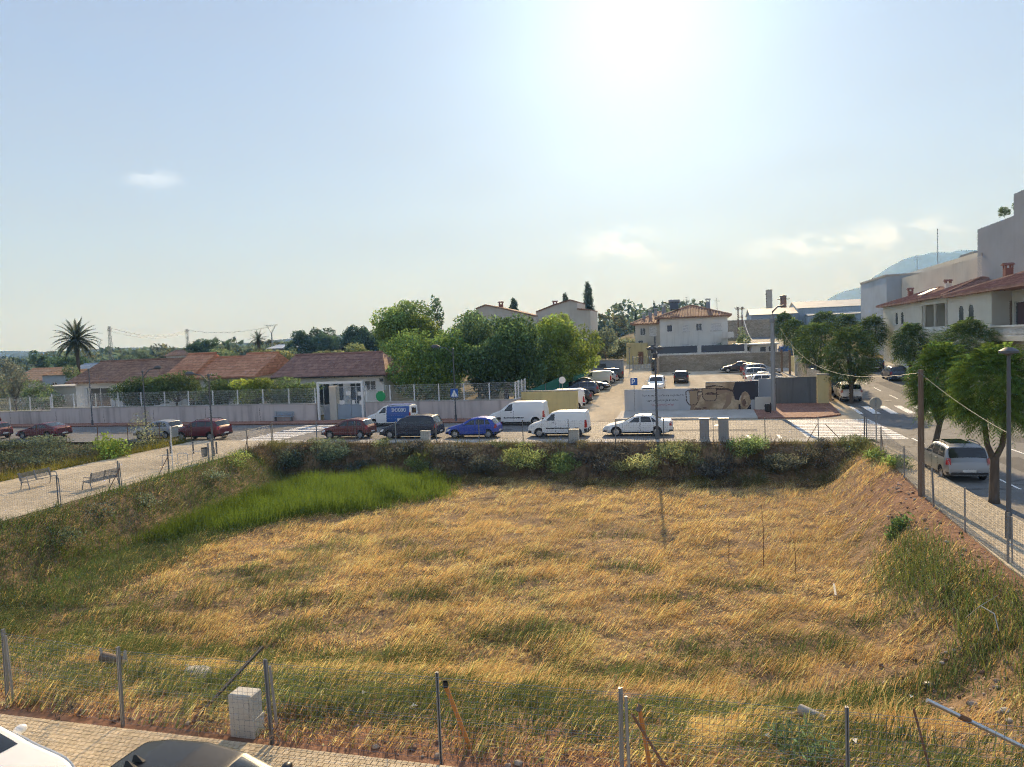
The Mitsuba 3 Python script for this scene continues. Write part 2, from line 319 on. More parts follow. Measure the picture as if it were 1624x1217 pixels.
# near pavement: every block is real
blk = MB(); rows = np.arange(8.62, 10.2, 0.1025)
for r, yy in enumerate(rows):
    for xx in np.arange(-14.5 + 0.0525 * (r % 2), 2.0, 0.105):
        blk.box(xx + .006, xx + .099, yy, yy + .0905, 0.09, 0.128 + 0.004 * rng.random())
obj('paving_block', blk, 'paver_block', 'pavement', kind='stuff')
kb = MB()
for xx in np.arange(-28, 9.4, 1.0): kb.box(xx + .004, xx + .996, 8.44, 8.6, -.1, .128)
obj('kerb_stone', kb, 'concrete', 'pavement', kind='stuff')
raised('path', [(-37.5, 9), (-28.4 + 1.2, 9), (-30.0, 45.9), (-30.0, 47.6), (-37.9, 47.6)], 'paver', 0.10)
raised('pavement', [(-29.98, 46.05), (9.5, 46.05), (9.9, 47.1), (9.2, 47.55), (-29.98, 47.6)], 'concrete', 0.11)
raised('pavement', [(8.25, 9.0), (10.35, 9.0), (10.45, 42.0), (10.3, 44.5), (9.93, 46.04), (9.65, 46.03), (9.45, 42), (8.85, 34.5), (8.4, 29), (8.1, 22)], 'paver', 0.115)
raised('pavement', [(-170, 58.6), (-15.2, 58.6), (-15.2, 61.0), (-170, 61.0)], 'paver_red', 0.12)
raised('pavement', [(-6.6, 59.3), (4.6, 59.3), (4.6, 64.2), (-6.6, 64.2)], 'concrete', 0.13)
raised('pavement', [(4.62, 59.3), (8.8, 59.3), (10.9, 60.8), (11.2, 67), (11.2, 70), (4.62, 66)], 'paver_red', 0.13)
raised('pavement', [(10.4, 70.05), (12.0, 70.05), (12.0, 330), (10.4, 330)], 'concrete', 0.12)
raised('pavement', [(22.0, 12), (25.0, 12), (25.0, 330), (22.0, 330)], 'concrete', 0.12)

# painted markings, each stripe a piece of its road
def stripe(parent, pts, name='crossing_stripe'):
    p = np.array(pts, float); z = land(p[:, 0], p[:, 1]) + 0.006
    obj(name, (np.c_[p, z], np.array([[0, 1, 2, 3]])), 'road_paint', parent)
for k in range(13):                                     # big crossing of the cross street at the corner
    y0 = 47.9 + k * 0.84
    stripe(road, [(6.7, y0), (10.38, y0), (10.38, y0 + .5), (6.7, y0 + .5)])
    stripe(side, [(10.42, y0), (12.4 - 0.09 * k * 0, y0), (12.4, y0 + .5), (10.42, y0 + .5)])
for k in range(8):                                      # crossing of the side street
    x0 = 10.9 + k * 1.25
    stripe(side, [(x0, 61.6), (x0 + .55, 61.6), (x0 + .55, 65.9), (x0, 65.9)])
for k in range(9):                                      # crossing at the left, in front of the school gate
    y0 = 48.3 + k * 1.12
    stripe(road, [(-34.4, y0), (-30.9, y0), (-30.9, y0 + .55), (-34.4, y0 + .55)])
for k in range(9): stripe(side, [(12.55, 12 + k * 4.2), (12.67, 12 + k * 4.2), (12.67, 14.6 + k * 4.2), (12.55, 14.6 + k * 4.2)], 'parking_line')
stripe(side, [(16.2, -10), (16.32, -10), (16.32, 44), (16.2, 44)], 'centre_line')
for k in range(12): stripe(side, [(17.2, 70 + k * 6.0), (17.32, 70 + k * 6.0), (17.32, 73 + k * 6.0), (17.2, 73 + k * 6.0)], 'centre_line')
for k in range(2): stripe(road, [(3.1 + k * 1.9, 47.75), (3.3 + k * 1.9, 47.75), (3.3 + k * 1.9, 50.0), (3.1 + k * 1.9, 50.0)], 'parking_line')

for par, x0, x1, y0, y1 in ((side, 14.2, 15.6, 33, 41), (side, 17.5, 20.2, 46, 49), (side, 16.8, 18.0, 22, 29), (road, -22.5, -14, 53.2, 54.4), (road, -2, 4, 52, 53.1), (side, 18.4, 19.8, 72, 84), (road, -52, -44, 52.6, 53.8)):
    obj('repair_patch', grid_mesh(np.linspace(x0, x1, 3), np.linspace(y0, y1, 4), lambda x, y: land(x, y) + .004), 'asphalt_patch', par)
for par, x, y in ((side, 15.2, 44.5), (side, 17.9, 37), (road, -11, 54.2), (road, 1.5, 55.5), (side, 16.2, 69), (road, -29.2, 52.6)):
    a = np.linspace(0, 2 * np.pi, 21)[:-1]; z = float(land(x, y)) + .009
    obj('manhole_cover', (np.vstack([[x, y, z], np.c_[x + .33 * np.cos(a), y + .33 * np.sin(a), a * 0 + z]]), np.array([[0, k + 1, (k + 1) % 20 + 1] for k in range(20)])), 'steel_grey', par)
# mountain and hills
def ridge_mesh(prof, y0, depth, n=90, m=16, amp=0.07, seed=1):
    px, pz = np.array(prof).T
    xs = np.linspace(px[0], px[-1], n); t = np.linspace(0, 1, m)
    X, Tt = np.meshgrid(xs, t, indexing='ij'); Z = np.interp(X, px, pz)
    q = np.stack([X * 0.004, Tt * 3, X * 0], -1); nz = meshkit.fbm(q, 4, seed) - 0.5
    s = np.sin(np.pi * np.clip(Tt * 0.75, 0, 1))
    Zz = Z * np.where(Tt < 0.667, np.sin(Tt / 0.667 * np.pi / 2) ** 0.9, 1 - ((Tt - 0.667) / 0.333) ** 2 * 0.9) + nz * amp * Z * s * 2
    Y = y0 + depth * (Tt - 0.667) + 0.12 * depth * nz
    a = (np.arange(n - 1)[:, None] * m + np.arange(m - 1)[None]).reshape(-1)
    return np.stack([X, Y, Zz - 3], -1).reshape(-1, 3), np.stack([a, a + m, a + m + 1, a + 1], -1)
def hill_c(p, n, uv): return mix((0.025, 0.038, 0.018), (0.07, 0.07, 0.045), fbm(p.x * 0.012, p.y * 0.012, p.z * 0.02, 4))
mat('hillside', proc(hill_c), 0.95, spec=0.05)
obj('mountain', ridge_mesh([(-500, 0), (200, 40), (700, 110), (828, 128), (935, 236), (1041, 289), (1145, 315), (1198, 356), (1269, 427), (1350, 488), (1451, 508), (1562, 518), (1648, 503), (1746, 519), (1803, 480), (1918, 430), (2070, 326), (2500, 230), (3600, 120), (4600, 0)], 5600, 2600, 160, 24, 0.10, 5), 'hillside', smooth=True, kind='structure')
obj('hill', ridge_mesh([(-3600, 20), (-2700, 46), (-2286, 50), (-2132, 47), (-1984, 38), (-1840, 39), (-1654, 42), (-1434, 30), (-1307, 36), (-1223, 42), (-1143, 41), (-1063, 47), (-946, 51), (-833, 50), (-653, 39), (-400, 22), (0, 14), (600, 12)], 1800, 700, 220, 14, 0.12, 9), 'hillside', smooth=True, kind='structure')
# ---------------------------------------------------------------- buildings
def cube(x0, x1, y0, y1, z0, z1): return manifold3d.Manifold.cube((x1 - x0, y1 - y0, z1 - z0)).translate((x0, y0, z0))
def windowed(parent, x0, x1, y0, y1, z0, z1, bsdf, wins=(), name='wall', glass='window_glass', frame='white_paint', deep=1.0):
    """A wall block with recessed openings. wins: (face, a0, a1, b0, b1, kind); face S (towards -y), W or E; a along the face, b up."""
    m = cube(x0, x1, y0, y1, z0, z1); D = 0.22 * deep
    for face, a0, a1, b0, b1, *kind in wins:
        k = kind[0] if kind else 'glass'
        if k == 'arch': cut = trimesh.creation.extrude_polygon(Polygon([(a0, b0), (a1, b0), (a1, b1 - (a1 - a0) / 2)] + [((a0 + a1) / 2 + (a1 - a0) / 2 * math.cos(t), b1 - (a1 - a0) / 2 + (a1 - a0) / 2 * math.sin(t)) for t in np.linspace(0, math.pi, 9)]), D, engine='earcut')
        else: cut = trimesh.creation.box(bounds=[(a0, b0, 0), (a1, b1, D)])
        v = np.array(cut.vertices)
        w = {'S': np.c_[v[:, 0], y0 - .02 + v[:, 2], v[:, 1]], 'W': np.c_[x0 - .02 + v[:, 2], v[:, 0], v[:, 1]], 'E': np.c_[x1 + .02 - v[:, 2], v[:, 0], v[:, 1]]}[face]
        f = np.array(cut.faces)
        tm = trimesh.Trimesh(w, f, process=True); tm.fix_normals()
        m = m - manifold3d.Manifold(manifold3d.Mesh(tm.vertices.astype(np.float32), tm.faces.astype(np.uint32)))
        def F(u0, u1, c0, c1, d0, d1):
            return {'S': (u0, u1, y0 + d0, y0 + d1, c0, c1), 'W': (x0 + d0, x0 + d1, u0, u1, c0, c1), 'E': (x1 - d1, x1 - d0, u0, u1, c0, c1)}[face]
        wn = obj('window' if k != 'door' else 'door', MB().box(*F(a0 + .004, a1 - .004, b0 + .004, b1 - .004, .13 * deep, .16 * deep)), {'shutter': 'shutter', 'dark': 'shutter_dark', 'door': 'shutter_dark', 'open': 'dark_slate'}.get(k, glass), parent)
        t = 0.06; fr = MB().box(*F(a0 + .003, a0 + t, b0 + .003, b1 - .003, .07 * deep, .129 * deep)).box(*F(a1 - t, a1 - .003, b0 + .003, b1 - .003, .07 * deep, .129 * deep)).box(*F(a0 + t, a1 - t, b1 - t, b1 - .003, .07 * deep, .129 * deep)).box(*F(a0 + t, a1 - t, b0 + .003, b0 + t, .07 * deep, .129 * deep))
        if k == 'glass' and a1 - a0 > 0.8: fr.box(*F((a0 + a1) / 2 - t / 2, (a0 + a1) / 2 + t / 2, b0 + t, b1 - t, .07 * deep, .129 * deep))
        if k == 'shutter':
            for z in np.arange(b0 + .1, b1 - .08, 0.12): fr.box(*F(a0 + t + .005, a1 - t - .005, z, z + .05, .105 * deep, .129 * deep))
        obj('frame', fr, frame, wn)
        if k in ('glass', 'arch', 'shutter'): obj('sill', MB().box(*F(a0 - .08, a1 + .08, b0 - .07, b0 - .003, -.06, .12)), 'concrete', wn)
    return obj(name, m, bsdf, parent)
def hull(pts):
    return manifold3d.Manifold.hull_points(np.array(pts, np.float32))
def roof(parent, x0, x1, y0, y1, ze, r0, r1, zr, bsdf, th=0.18, ribs=0.0, name='roof', ry=None, zn=None):
    """Pitched roof: eaves rectangle at ze, ridge from (x=r0) to (x=r1) at y=ry, height zr; ribs = spacing of the cover tiles."""
    ry = (y0 + y1) / 2 if ry is None else ry; zn = ze if zn is None else zn
    top = [(x0, y0, ze), (x1, y0, ze), (x1, y1, zn), (x0, y1, zn), (r0, ry, zr), (r1, ry, zr)]
    rf = obj(name, hull(top + [(x, y, z - th) for x, y, z in top]), bsdf, parent)
    if ribs:
        m = MB()
        for side, ye, zz in ((0, y0, ze), (1, y1, zn)):
            for x in np.arange(x0 + ribs / 2, x1, ribs):
                if x < r0: t = (x - x0) / max(r0 - x0, 1e-6)
                elif x > r1: t = (x1 - x) / max(x1 - r1, 1e-6)
                else: t = 1
                if t > .06: m.tube([(x, ye - (.06 if side == 0 else -.06), zz + .005), (x, ye + (ry - ye) * t, zz + (zr - zz) * t + .005)], ribs * .3, 5)
        for xe, rx in ((x0, r0), (x1, r1)):
            if abs(xe - rx) > 0.6:
                for y in np.arange(y0 + ribs / 2, y1, ribs):
                    t = (y - y0) / (ry - y0) if y < ry else (y1 - y) / (y1 - ry); z_e = ze + (zn - ze) * (y - y0) / (y1 - y0)
                    if t > .06: m.tube([(xe, y, z_e + .005), (xe + (rx - xe) * t, y, z_e + (zr - z_e) * t + .005)], ribs * .3, 5)
        obj('tile_rib', m, bsdf, rf, smooth=40, kind='stuff')
        rd = MB().tube([(r0, ry, zr + .02), (r1, ry, zr + .02)], ribs * .5, 6)
        for xe, rx in ((x0, r0), (x1, r1)):
            for ye, zz in ((y0, ze), (y1, zn)):
                if abs(xe - rx) > 0.6: rd.tube([(xe, ye, zz + .02), (rx, ry, zr + .02)], ribs * .5, 6)
        obj('ridge_tile', rd, bsdf, rf, smooth=40)
    else:
        obj('ridge_tile', MB().tube([(r0, ry, zr + .03), (r1, ry, zr + .03)], .14, 6), bsdf, rf, smooth=40)
        m = MB()
        n = 10
        for k in range(1, n):                       # courses of tiles, each lifted over the one below
            t = k / n; a = (x0 + (r0 - x0) * t + .02, y0 + (ry - y0) * t, ze + (zr - ze) * t + .012); b = (x1 + (r1 - x1) * t - .02, a[1], a[2]); m.bar(a, b, .06, .03)
        obj('tile_course', m, bsdf, rf, kind='stuff')
    return rf
def chimney(parent, x, y, z0, h, w, bsdf, cap='red_clay'):
    c = obj('chimney', MB().box(x - w / 2, x + w / 2, y - w / 2, y + w / 2, z0 - .8, z0 + h), bsdf, parent)
    m = MB()
    for sx in (-1, 1):
        for sy in (-1, 1): m.box(x + sx * w * .42 - w * .09, x + sx * w * .42 + w * .09, y + sy * w * .42 - w * .09, y + sy * w * .42 + w * .09, z0 + h, z0 + h + w * .45)
    m.tm(trimesh.Trimesh(*[np.array(q) for q in (lambda mm: (mm.vert_properties[:, :3], mm.tri_verts))(hull([(x + a * w * .72, y + b * w * .72, z0 + h + w * .45) for a in (-1, 1) for b in (-1, 1)] + [(x + a * w * .72, y, z0 + h + w * .8) for a in (-1, 1)]).to_mesh())]))
    obj('cap', m, cap, c)
def aerial(parent, x, y, z0, h, arms=3):
    m = MB().tube([(x, y, z0), (x, y, z0 + h)], .03, 6)
    for k in range(arms):
        z = z0 + h * (0.7 + 0.12 * k); m.bar((x - .5, y, z), (x + .5, y, z), .025)
        for t in np.linspace(-.45, .45, 5): m.bar((x + t, y - .22, z), (x + t, y + .22, z), .02)
    return obj('aerial', m, 'steel_grey', parent)

# the school: three low tiled buildings behind the wall
b = thing('school_building', 'white building with weathered brown tiled roof, farthest left behind the long wall', 'building')
windowed(b, -70.4, -56.4, 68.5, 77.6, -.2, 4.02, 'wall_white', [('S', -68.6 + .2, -65.6, 1.2, 3.4), ('S', -63.9, -62.6, 1.2, 3.4), ('S', -60.5, -58.9, 1.2, 3.3)])
roof(b, -71.2, -55.9, 67.9, 78.2, 4.15, -71.0, -56.0, 6.4, 'tile_brown')
m = MB()
for x in (-69.1, -65.35, -64.2): m.box(x, x + .42, 68.36, 68.47, 1.15, 3.45)
obj('shutter', m, 'shutter', b)
b = thing('school_building', 'school block with orange tiled roofs and a white gable end', 'building')
windowed(b, -57.2, -46.6, 68.9, 77.4, -.2, 4.2, 'wall_white', [('S', -55.5, -53.6, 1.0, 3.1), ('S', -52, -50.2, 1.0, 3.1), ('S', -49.2, -47.6, 1.0, 3.1)])
obj('gable', hull([(-46.75, 69, 4.1), (-46.6, 69, 4.1), (-46.75, 77.2, 4.1), (-46.6, 77.2, 4.1), (-46.75, 73, 6.4), (-46.6, 73, 6.4), (-46.6, 77.2, 4.8), (-46.75, 77.2, 4.8)]), 'wall_white', b)
roof(b, -58.2, -54.3, 68, 77.6, 4.25, -58.1, -54.4, 6.9, 'tile_orange')
roof(b, -54.6, -49.4, 68.4, 77.4, 4.25, -54.5, -49.5, 6.38, 'tile_orange', name='lower_roof')
roof(b, -50.6, -46.2, 68.0, 76.6, 4.3, -50.4, -46.25, 6.68, 'tile_orange', ry=73.0, zn=5.0)
b = thing('school_building', 'low white building with reddish tiled roof right behind the entrance gate', 'building')
windowed(b, -43.9, -31.4, 68.5, 77.5, -.2, 3.95, 'wall_white', [('S', -39.2, -37.6, .9, 3.4), ('S', -37.3, -36.0, .9, 3.4), ('S', -35.3, -33.9, .9, 3.4), ('S', -33.6, -32.3, 2.4, 3.4), ('S', -42.6, -40.6, .9, 3.2)])
roof(b, -44.3, -30.9, 68.0, 78, 4.08, -44.2, -33.4, 6.3, 'tile_red')
obj('gutter', MB().box(-44.2, -31, 67.86, 67.99, 3.86, 4.0), 'black_metal', b)
obj('bell_lamp', MB().box(-31.75, -31.45, 68.3, 68.49, 3.3, 3.6), 'dark_slate', b)

# houses at the far left
def simple_house(label, x0, x1, y0, y1, ze, zr, wall, tile, wins=(), name='house', z0=-.5, ch=None):
    b = thing(name, label, 'house')
    windowed(b, x0, x1, y0, y1, z0, ze - .1, wall, wins)
    roof(b, x0 - .5, x1 + .5, y0 - .5, y1 + .5, ze, x0 - .4 + (x1 - x0) * .04, x1 + .4 - (x1 - x0) * .04, zr, tile)
    if ch: chimney(b, ch[0], ch[1], zr - .3, .9, .6, 'wall_white')
    return b
simple_house('cream house with bright orange tiled roof at the far left', -110.5, -102.2, 95, 103, 3.7, 5.5, 'wall_cream', 'tile_pale', [('S', -104.6, -103.6, 1.2, 2.4)])
b = thing('house', 'flat roofed blue grey house with a band of orange tiles along its top', 'house')
windowed(b, -102, -94.0, 93, 101, -.5, 4.5, 'wall_bluegrey', [('S', -100.3, -99.2, 2.2, 3.3)])
roof(b, -102.2, -93.8, 92.7, 97, 4.55, -102.1, -93.9, 5.1, 'tile_pale', th=.12)
b = thing('house', 'low cream annexe with one shuttered window left of the brown roofed building', 'house')
windowed(b, -80.5, -70.8, 72, 79, -.2, 3.4, 'wall_cream', [('S', -77.2, -75.9, 1.5, 2.6)])
obj('roof', MB().box(-80.8, -70.6, 71.7, 79.2, 3.4, 3.6), 'concrete', b)
b = thing('shed', 'long blue grey roofed shed beyond the palm tree', 'shed')
windowed(b, -119, -104.5, 115, 122, -.5, 5.0, 'wall_grey', [('S', -117, -115.5, 3.3, 4.4), ('S', -110, -108.5, 3.3, 4.4)])
roof(b, -119.5, -104, 114.6, 122.4, 5.0, -119.2, -104.3, 5.9, 'cladding_blue')
b = thing('shed', 'low white roofed hut under the dark row of trees', 'shed')
windowed(b, -122, -92.5, 188, 195, 2, 8.0, 'wall_grey', [('S', -118, -115, 6.2, 7.4), ('S', -108, -105, 6.2, 7.4), ('S', -99, -96, 6.2, 7.4)])
roof(b, -122.6, -92, 187, 196, 8.0, -122, -92.6, 8.9, 'white_paint')
simple_house('small far tan house below the second pylon', -160, -149, 190, 198, 7.0, 8.6, 'wall_cream', 'tile_brown', [('S', -156, -154.5, 4.5, 6)])
simple_house('small far cream house right of the second pylon at the wood edge', -206, -196, 250, 258, 6.0, 8.0, 'wall_cream', 'tile_pale', [('S', -203, -201, 3.5, 5)])

# the two blocks behind the trees
def apartment(label, x0, x1, y0, y1, prof, wall, wins, z0=1.5, chim=None):
    b = thing('apartment_block', label, 'building')
    pts = [(x0, z0), (x1, z0)] + prof
    m = MB().prism(pts, 0, y1 - y0, lambda v: np.c_[v[:, 0], y0 + v[:, 2], v[:, 1]]); obj('wall', m, wall, b)
    rim_ = MB()
    for p, q in zip(prof[:-1], prof[1:]):
        if abs(p[0] - q[0]) > .3: rim_.bar((p[0], y0 + (y1 - y0) / 2, p[1] + .12), (q[0], y0 + (y1 - y0) / 2, q[1] + .12), y1 - y0 + .5, .2)
    obj('roof', rim_, 'tile_brown', b)
    for a0, a1, c0, c1 in wins:
        w = obj('window', MB().box(a0, a1, y0 - .02, y0 + .06, c0, c1), 'window_glass', b); obj('frame', MB().box(a0 - .12, a1 + .12, y0 - .06, y0 - .025, c0 - .12, c0).box(a0 - .12, a1 + .12, y0 - .06, y0 - .025, c1, c1 + .12).box(a0 - .12, a0, y0 - .06, y0 - .025, c0, c1).box(a1, a1 + .12, y0 - .06, y0 - .025, c0, c1), 'wall_white', w)
    if chim: chimney(b, *chim)
apartment('beige block with stepped sloping roof behind the tree clump, left one', -42.5, -28.6, 130, 140, [(-28.6, 11.5), (-34.5, 13.1), (-38.1, 14.0), (-40.0, 13.4), (-40.0, 12.3), (-42.5, 12.2)], 'wall_cream', [(-39.4, -38.2, 9.6, 11.2), (-36, -34.8, 9.6, 11.2), (-32, -30.8, 8.8, 10.2)], chim=(-36.2, 134, 13.6, .7, .7, 'red_clay'))
apartment('beige block with stepped sloping roof beside the tallest cypress', -28.9, -18.7, 132, 142, [(-18.7, 12.2), (-21.1, 12.5), (-21.1, 13.8), (-22.3, 14.2), (-25.3, 13.5), (-28.9, 12.3)], 'wall_cream', [(-27.5, -26.3, 9.8, 11.2), (-24.3, -23, 10.2, 11.8)], chim=(-26.0, 136, 13.3, .7, .7, 'red_clay'))

# white semi-detached houses beyond the car park
b = thing('white_house', 'white house with hipped brown roof and solar panel beyond the car park', 'house')
windowed(b, -5.5, 4.8, 116, 128, 2.2, 9.75, 'wall_white', [('S', -4.4, -3.55, 7.55, 8.65, 'dark'), ('S', -2.0, -1.0, 7.5, 8.6, 'shutter'), ('S', .05, .95, 7.6, 8.7), ('S', 2.3, 3.9, 7.5, 8.7, 'shutter'), ('S', -2.2, -.9, 4.5, 5.6, 'shutter'), ('S', 2.3, 3.9, 4.6, 5.7, 'shutter')])
roof(b, -6.1, 5.3, 115.5, 128.6, 9.8, -.9, -.4, 11.7, 'tile_brown', ribs=.42)
obj('balcony', MB().box(3.9, 5.6, 115.0, 115.99, 6.3, 6.5).box(3.9, 5.6, 114.95, 115.02, 6.5, 7.2).box(5.55, 5.62, 115.0, 118, 6.5, 7.2), 'wall_white', b)
chimney(b, 2.0, 120, 11.0, 1.2, .6, 'wall_grey', 'concrete'); chimney(b, -5.0, 121, 10.4, 1.3, .6, 'wall_grey', 'concrete')
obj('solar_panel', hull([(-4.0, 118.5, 11.2), (-4.0, 118.6, 11.1), (-2.6, 118.5, 11.2), (-2.6, 118.6, 11.1), (-4.0, 120.2, 12.4), (-2.6, 120.2, 12.4), (-4, 120.3, 12.3), (-2.6, 120.3, 12.3)]), 'glass', b)
obj('water_tank', MB().tube([(-4.2, 120.4, 12.5), (-2.4, 120.4, 12.5)], .3, 10), 'steel_grey', b, smooth=40)
aerial(b, -1.4, 122, 11.3, 1.9); aerial(b, 3.5, 124, 10.9, 2.0, 2)
b = thing('white_house', 'set back left half of the white houses with a yellow porch', 'house')
windowed(b, -9.6, -5.55, 119, 140, 2.2, 9.0, 'wall_cream', [('S', -8.8, -7.9, 7.2, 8.4), ('S', -7.3, -6.2, 7.0, 8.6, 'shutter'), ('S', -7.2, -6.3, 4.2, 5.6, 'dark'), ('S', -9.2, -8.3, 5.2, 6.4, 'dark')])
roof(b, -10.2, -5.5, 118.5, 141, 9.1, -6.2, -5.6, 11.2, 'tile_brown', ribs=.42)
for x, y, z in ((-8.4, 123, 9.7), (-7.4, 124, 10.2), (-6.6, 126, 10.5)): chimney(b, x, y, z, .9, .5, 'wall_grey', 'concrete')
obj('porch', MB().box(-10.9, -7.6, 116.4, 118.98, 2.2, 6.0), 'wall_yellow', b)
obj('door', MB().box(-9.0, -8.2, 116.34, 116.39, 2.4, 4.6), 'rust', b)
w = thing('garden_wall', 'white garden wall topped with slatted anthracite panels in front of the white house', 'wall')
obj('base', MB().box(-6.2, 7.6, 111.4, 111.7, 1.8, 4.25), 'wall_white', w)
for x0, x1 in ((-5.75, .15), (.75, 6.9)):
    pn = obj('panel', MB().box(x0, x1, 111.46, 111.62, 4.26, 5.3), 'shutter_dark', w)
    sl = MB()
    for z in np.arange(4.32, 5.25, .16): sl.box(x0 + .03, x1 - .03, 111.42, 111.455, z, z + .12)
    obj('slat', sl, 'shutter_dark', pn, kind='stuff')
for x in (-5.98, .45, 7.1): obj('pier', MB().box(x - .2, x + .2, 111.36, 111.74, 4.255, 5.4), 'wall_white', w)
for x in (-1.0,): pass
b = thing('bungalow', 'low white bungalow with pale flat roof right of the white house', 'house')
windowed(b, 8.0, 11.6, 113, 121, 2.2, 5.1, 'wall_white', [('S', 9.2, 10.1, 4.0, 4.8, 'dark'), ('S', 10.4, 11.4, 4.0, 4.8, 'dark')])
obj('roof', MB().box(5.6, 11.9, 112.4, 121.4, 5.1, 5.3), 'white_paint', b)
b = thing('terrace_wall', 'far terraced wall of pale stone with scrub, right of the bungalow', 'wall')
obj('wall', MB().box(2, 20, 190, 191, 4, 10.2), 'block_wall', b); obj('coping', MB().box(1.9, 20.1, 189.9, 191.1, 10.2, 10.4), 'concrete', b)

# warehouses and stacks
def warehouse(label, x0, x1, y0, y1, z0, ze, zr, wall, axis='y'):
    b = thing('warehouse', label, 'warehouse')
    if axis == 'y':
        xm = (x0 + x1) / 2; obj('wall', MB().prism([(x0, z0), (x1, z0), (x1, ze), (xm, zr), (x0, ze)], 0, y1 - y0, lambda v: np.c_[v[:, 0], y0 + v[:, 2], v[:, 1]]), wall, b)
        s = MB().bar((x0 - .3, (y0 + y1) / 2, ze + .1), (xm, (y0 + y1) / 2, zr + .22), y1 - y0 + .8, .15).bar((xm, (y0 + y1) / 2, zr + .22), (x1 + .3, (y0 + y1) / 2, ze + .1), y1 - y0 + .8, .15)
    else:
        ym = (y0 + y1) / 2; obj('wall', MB().prism([(y0, z0), (y1, z0), (y1, ze), (ym, zr), (y0, ze)], 0, x1 - x0, lambda v: np.c_[x0 + v[:, 2], v[:, 0], v[:, 1]]), wall, b)
        s = MB().bar(((x0 + x1) / 2, y0 - .3, ze + .1), ((x0 + x1) / 2, ym, zr + .22), x1 - x0 + .8, .15).bar(((x0 + x1) / 2, ym, zr + .22), ((x0 + x1) / 2, y1 + .3, ze + .1), x1 - x0 + .8, .15)
    obj('roof', s, 'roof_sheet', b)
    return b
b = warehouse('small gabled warehouse with pale sheet roof below the two stacks', 19, 34.5, 268, 290, 7, 13.3, 15.6, 'wall_grey', 'x')
for x in (21, 25, 29): obj('window', MB().box(x, x + 2, 267.9, 267.99, 10.6, 12), 'window_glass', b)
b = warehouse('long warehouse with pale sheet roof and blue grey cladding beside the grey building', 34.8, 62, 270, 296, 7, 15.0, 17.6, 'cladding_blue', 'x')
obj('lean_to', hull([(37, 262, 12.4), (62, 262, 12.4), (37, 269.9, 13.2), (62, 269.9, 13.2), (37, 262, 12.2), (62, 262, 12.2), (37, 269.9, 13), (62, 269.9, 13)]), 'roof_sheet', b); obj('lean_to_wall', MB().box(37.2, 61.8, 262.3, 269.95, 7, 12.1), 'cladding_blue', b)
for x in (36.5,): obj('gable', MB().box(34.7, 34.79, 274, 292, 8, 14.8), 'wall_white', b)
t = thing('stack', 'taller square concrete stack above the small warehouse', 'tower'); obj('shaft', MB().box(27.4, 29.4, 300, 302, 8, 23.6), 'concrete', t); obj('ladder', MB().bar((27.2, 300.5, 14), (27.2, 300.5, 23.4), .12).bar((27.2, 301, 14), (27.2, 301, 23.4), .12), 'black_metal', t); obj('rim', MB().box(27.2, 29.6, 299.8, 302.2, 23.601, 23.9), 'concrete', t)
t = thing('stack', 'shorter round brown stack with a platform at its top', 'tower'); obj('shaft', MB().lathe([(0, 8), (1.15, 8), (1.15, 21), (0, 21)], (33.6, 301, 0), 20), 'rust', t, smooth=40); obj('platform', MB().box(31.4, 35.8, 299.6, 302.4, 19.9, 20.05), 'black_metal', t)
obj('cap', MB().lathe([(1.3, 21), (1.3, 21.3), (0, 21.7)], (33.6, 301, 0), 20), 'black_metal', t)

# the grey and pale buildings on the right
b = thing('industrial_building', 'windowless blue grey building at the end of the tree row', 'building')
windowed(b, 28, 60, 119.5, 137, 1.5, 14.6, 'wall_bluegrey', [])
obj('parapet', MB().box(27.9, 60.1, 119.4, 119.6, 14.6, 14.9).box(27.85, 28.05, 119.4, 137, 14.6, 14.9), 'concrete', b)
b = thing('industrial_building', 'beige annexe with low parapet behind the tiled house roofs', 'building')
windowed(b, 30, 60, 88, 119.3, 1.0, 14.2, 'wall_cream', [])
obj('parapet', MB().box(29.9, 60.1, 87.9, 88.1, 14.2, 14.5), 'concrete', b)
b = thing('industrial_building', 'pale upper storey with a strip window and roof units behind the tiled houses', 'building')
windowed(b, 34.0, 66, 100, 134, 1.0, 15.75, 'wall_cream', [('W', 106.5, 109.8, 14.45, 15.25), ('W', 102.6, 103.6, 14.5, 15.2, 'shutter'), ('W', 122, 123, 13.9, 14.8, 'shutter')])
ac = MB()
for k in range(5): ac.box(35, 36, 105.5 + k * 1.1, 106.3 + k * 1.1, 15.75, 16.3)
obj('roof_unit', ac, 'steel_grey', b)
obj('mast', MB().tube([(34.5, 118, 15.7), (34.5, 118, 21.0)], .05, 6), 'steel_grey', b); aerial(b, 34.2, 127, 15.7, 2.2)
b = thing('tower_block', 'tall grey rendered block with a set back upper floor, at the right edge', 'building')
windowed(b, 30, 52, 60, 89.3, 1.0, 17.15, 'wall_grey', [])
obj('upper_floor', MB().box(30.2, 50, 58, 80.6, 17.151, 19.3), 'wall_grey', b)
for y, z in ((82.5, 17.5), (81.6, 17.5)): 
    pass

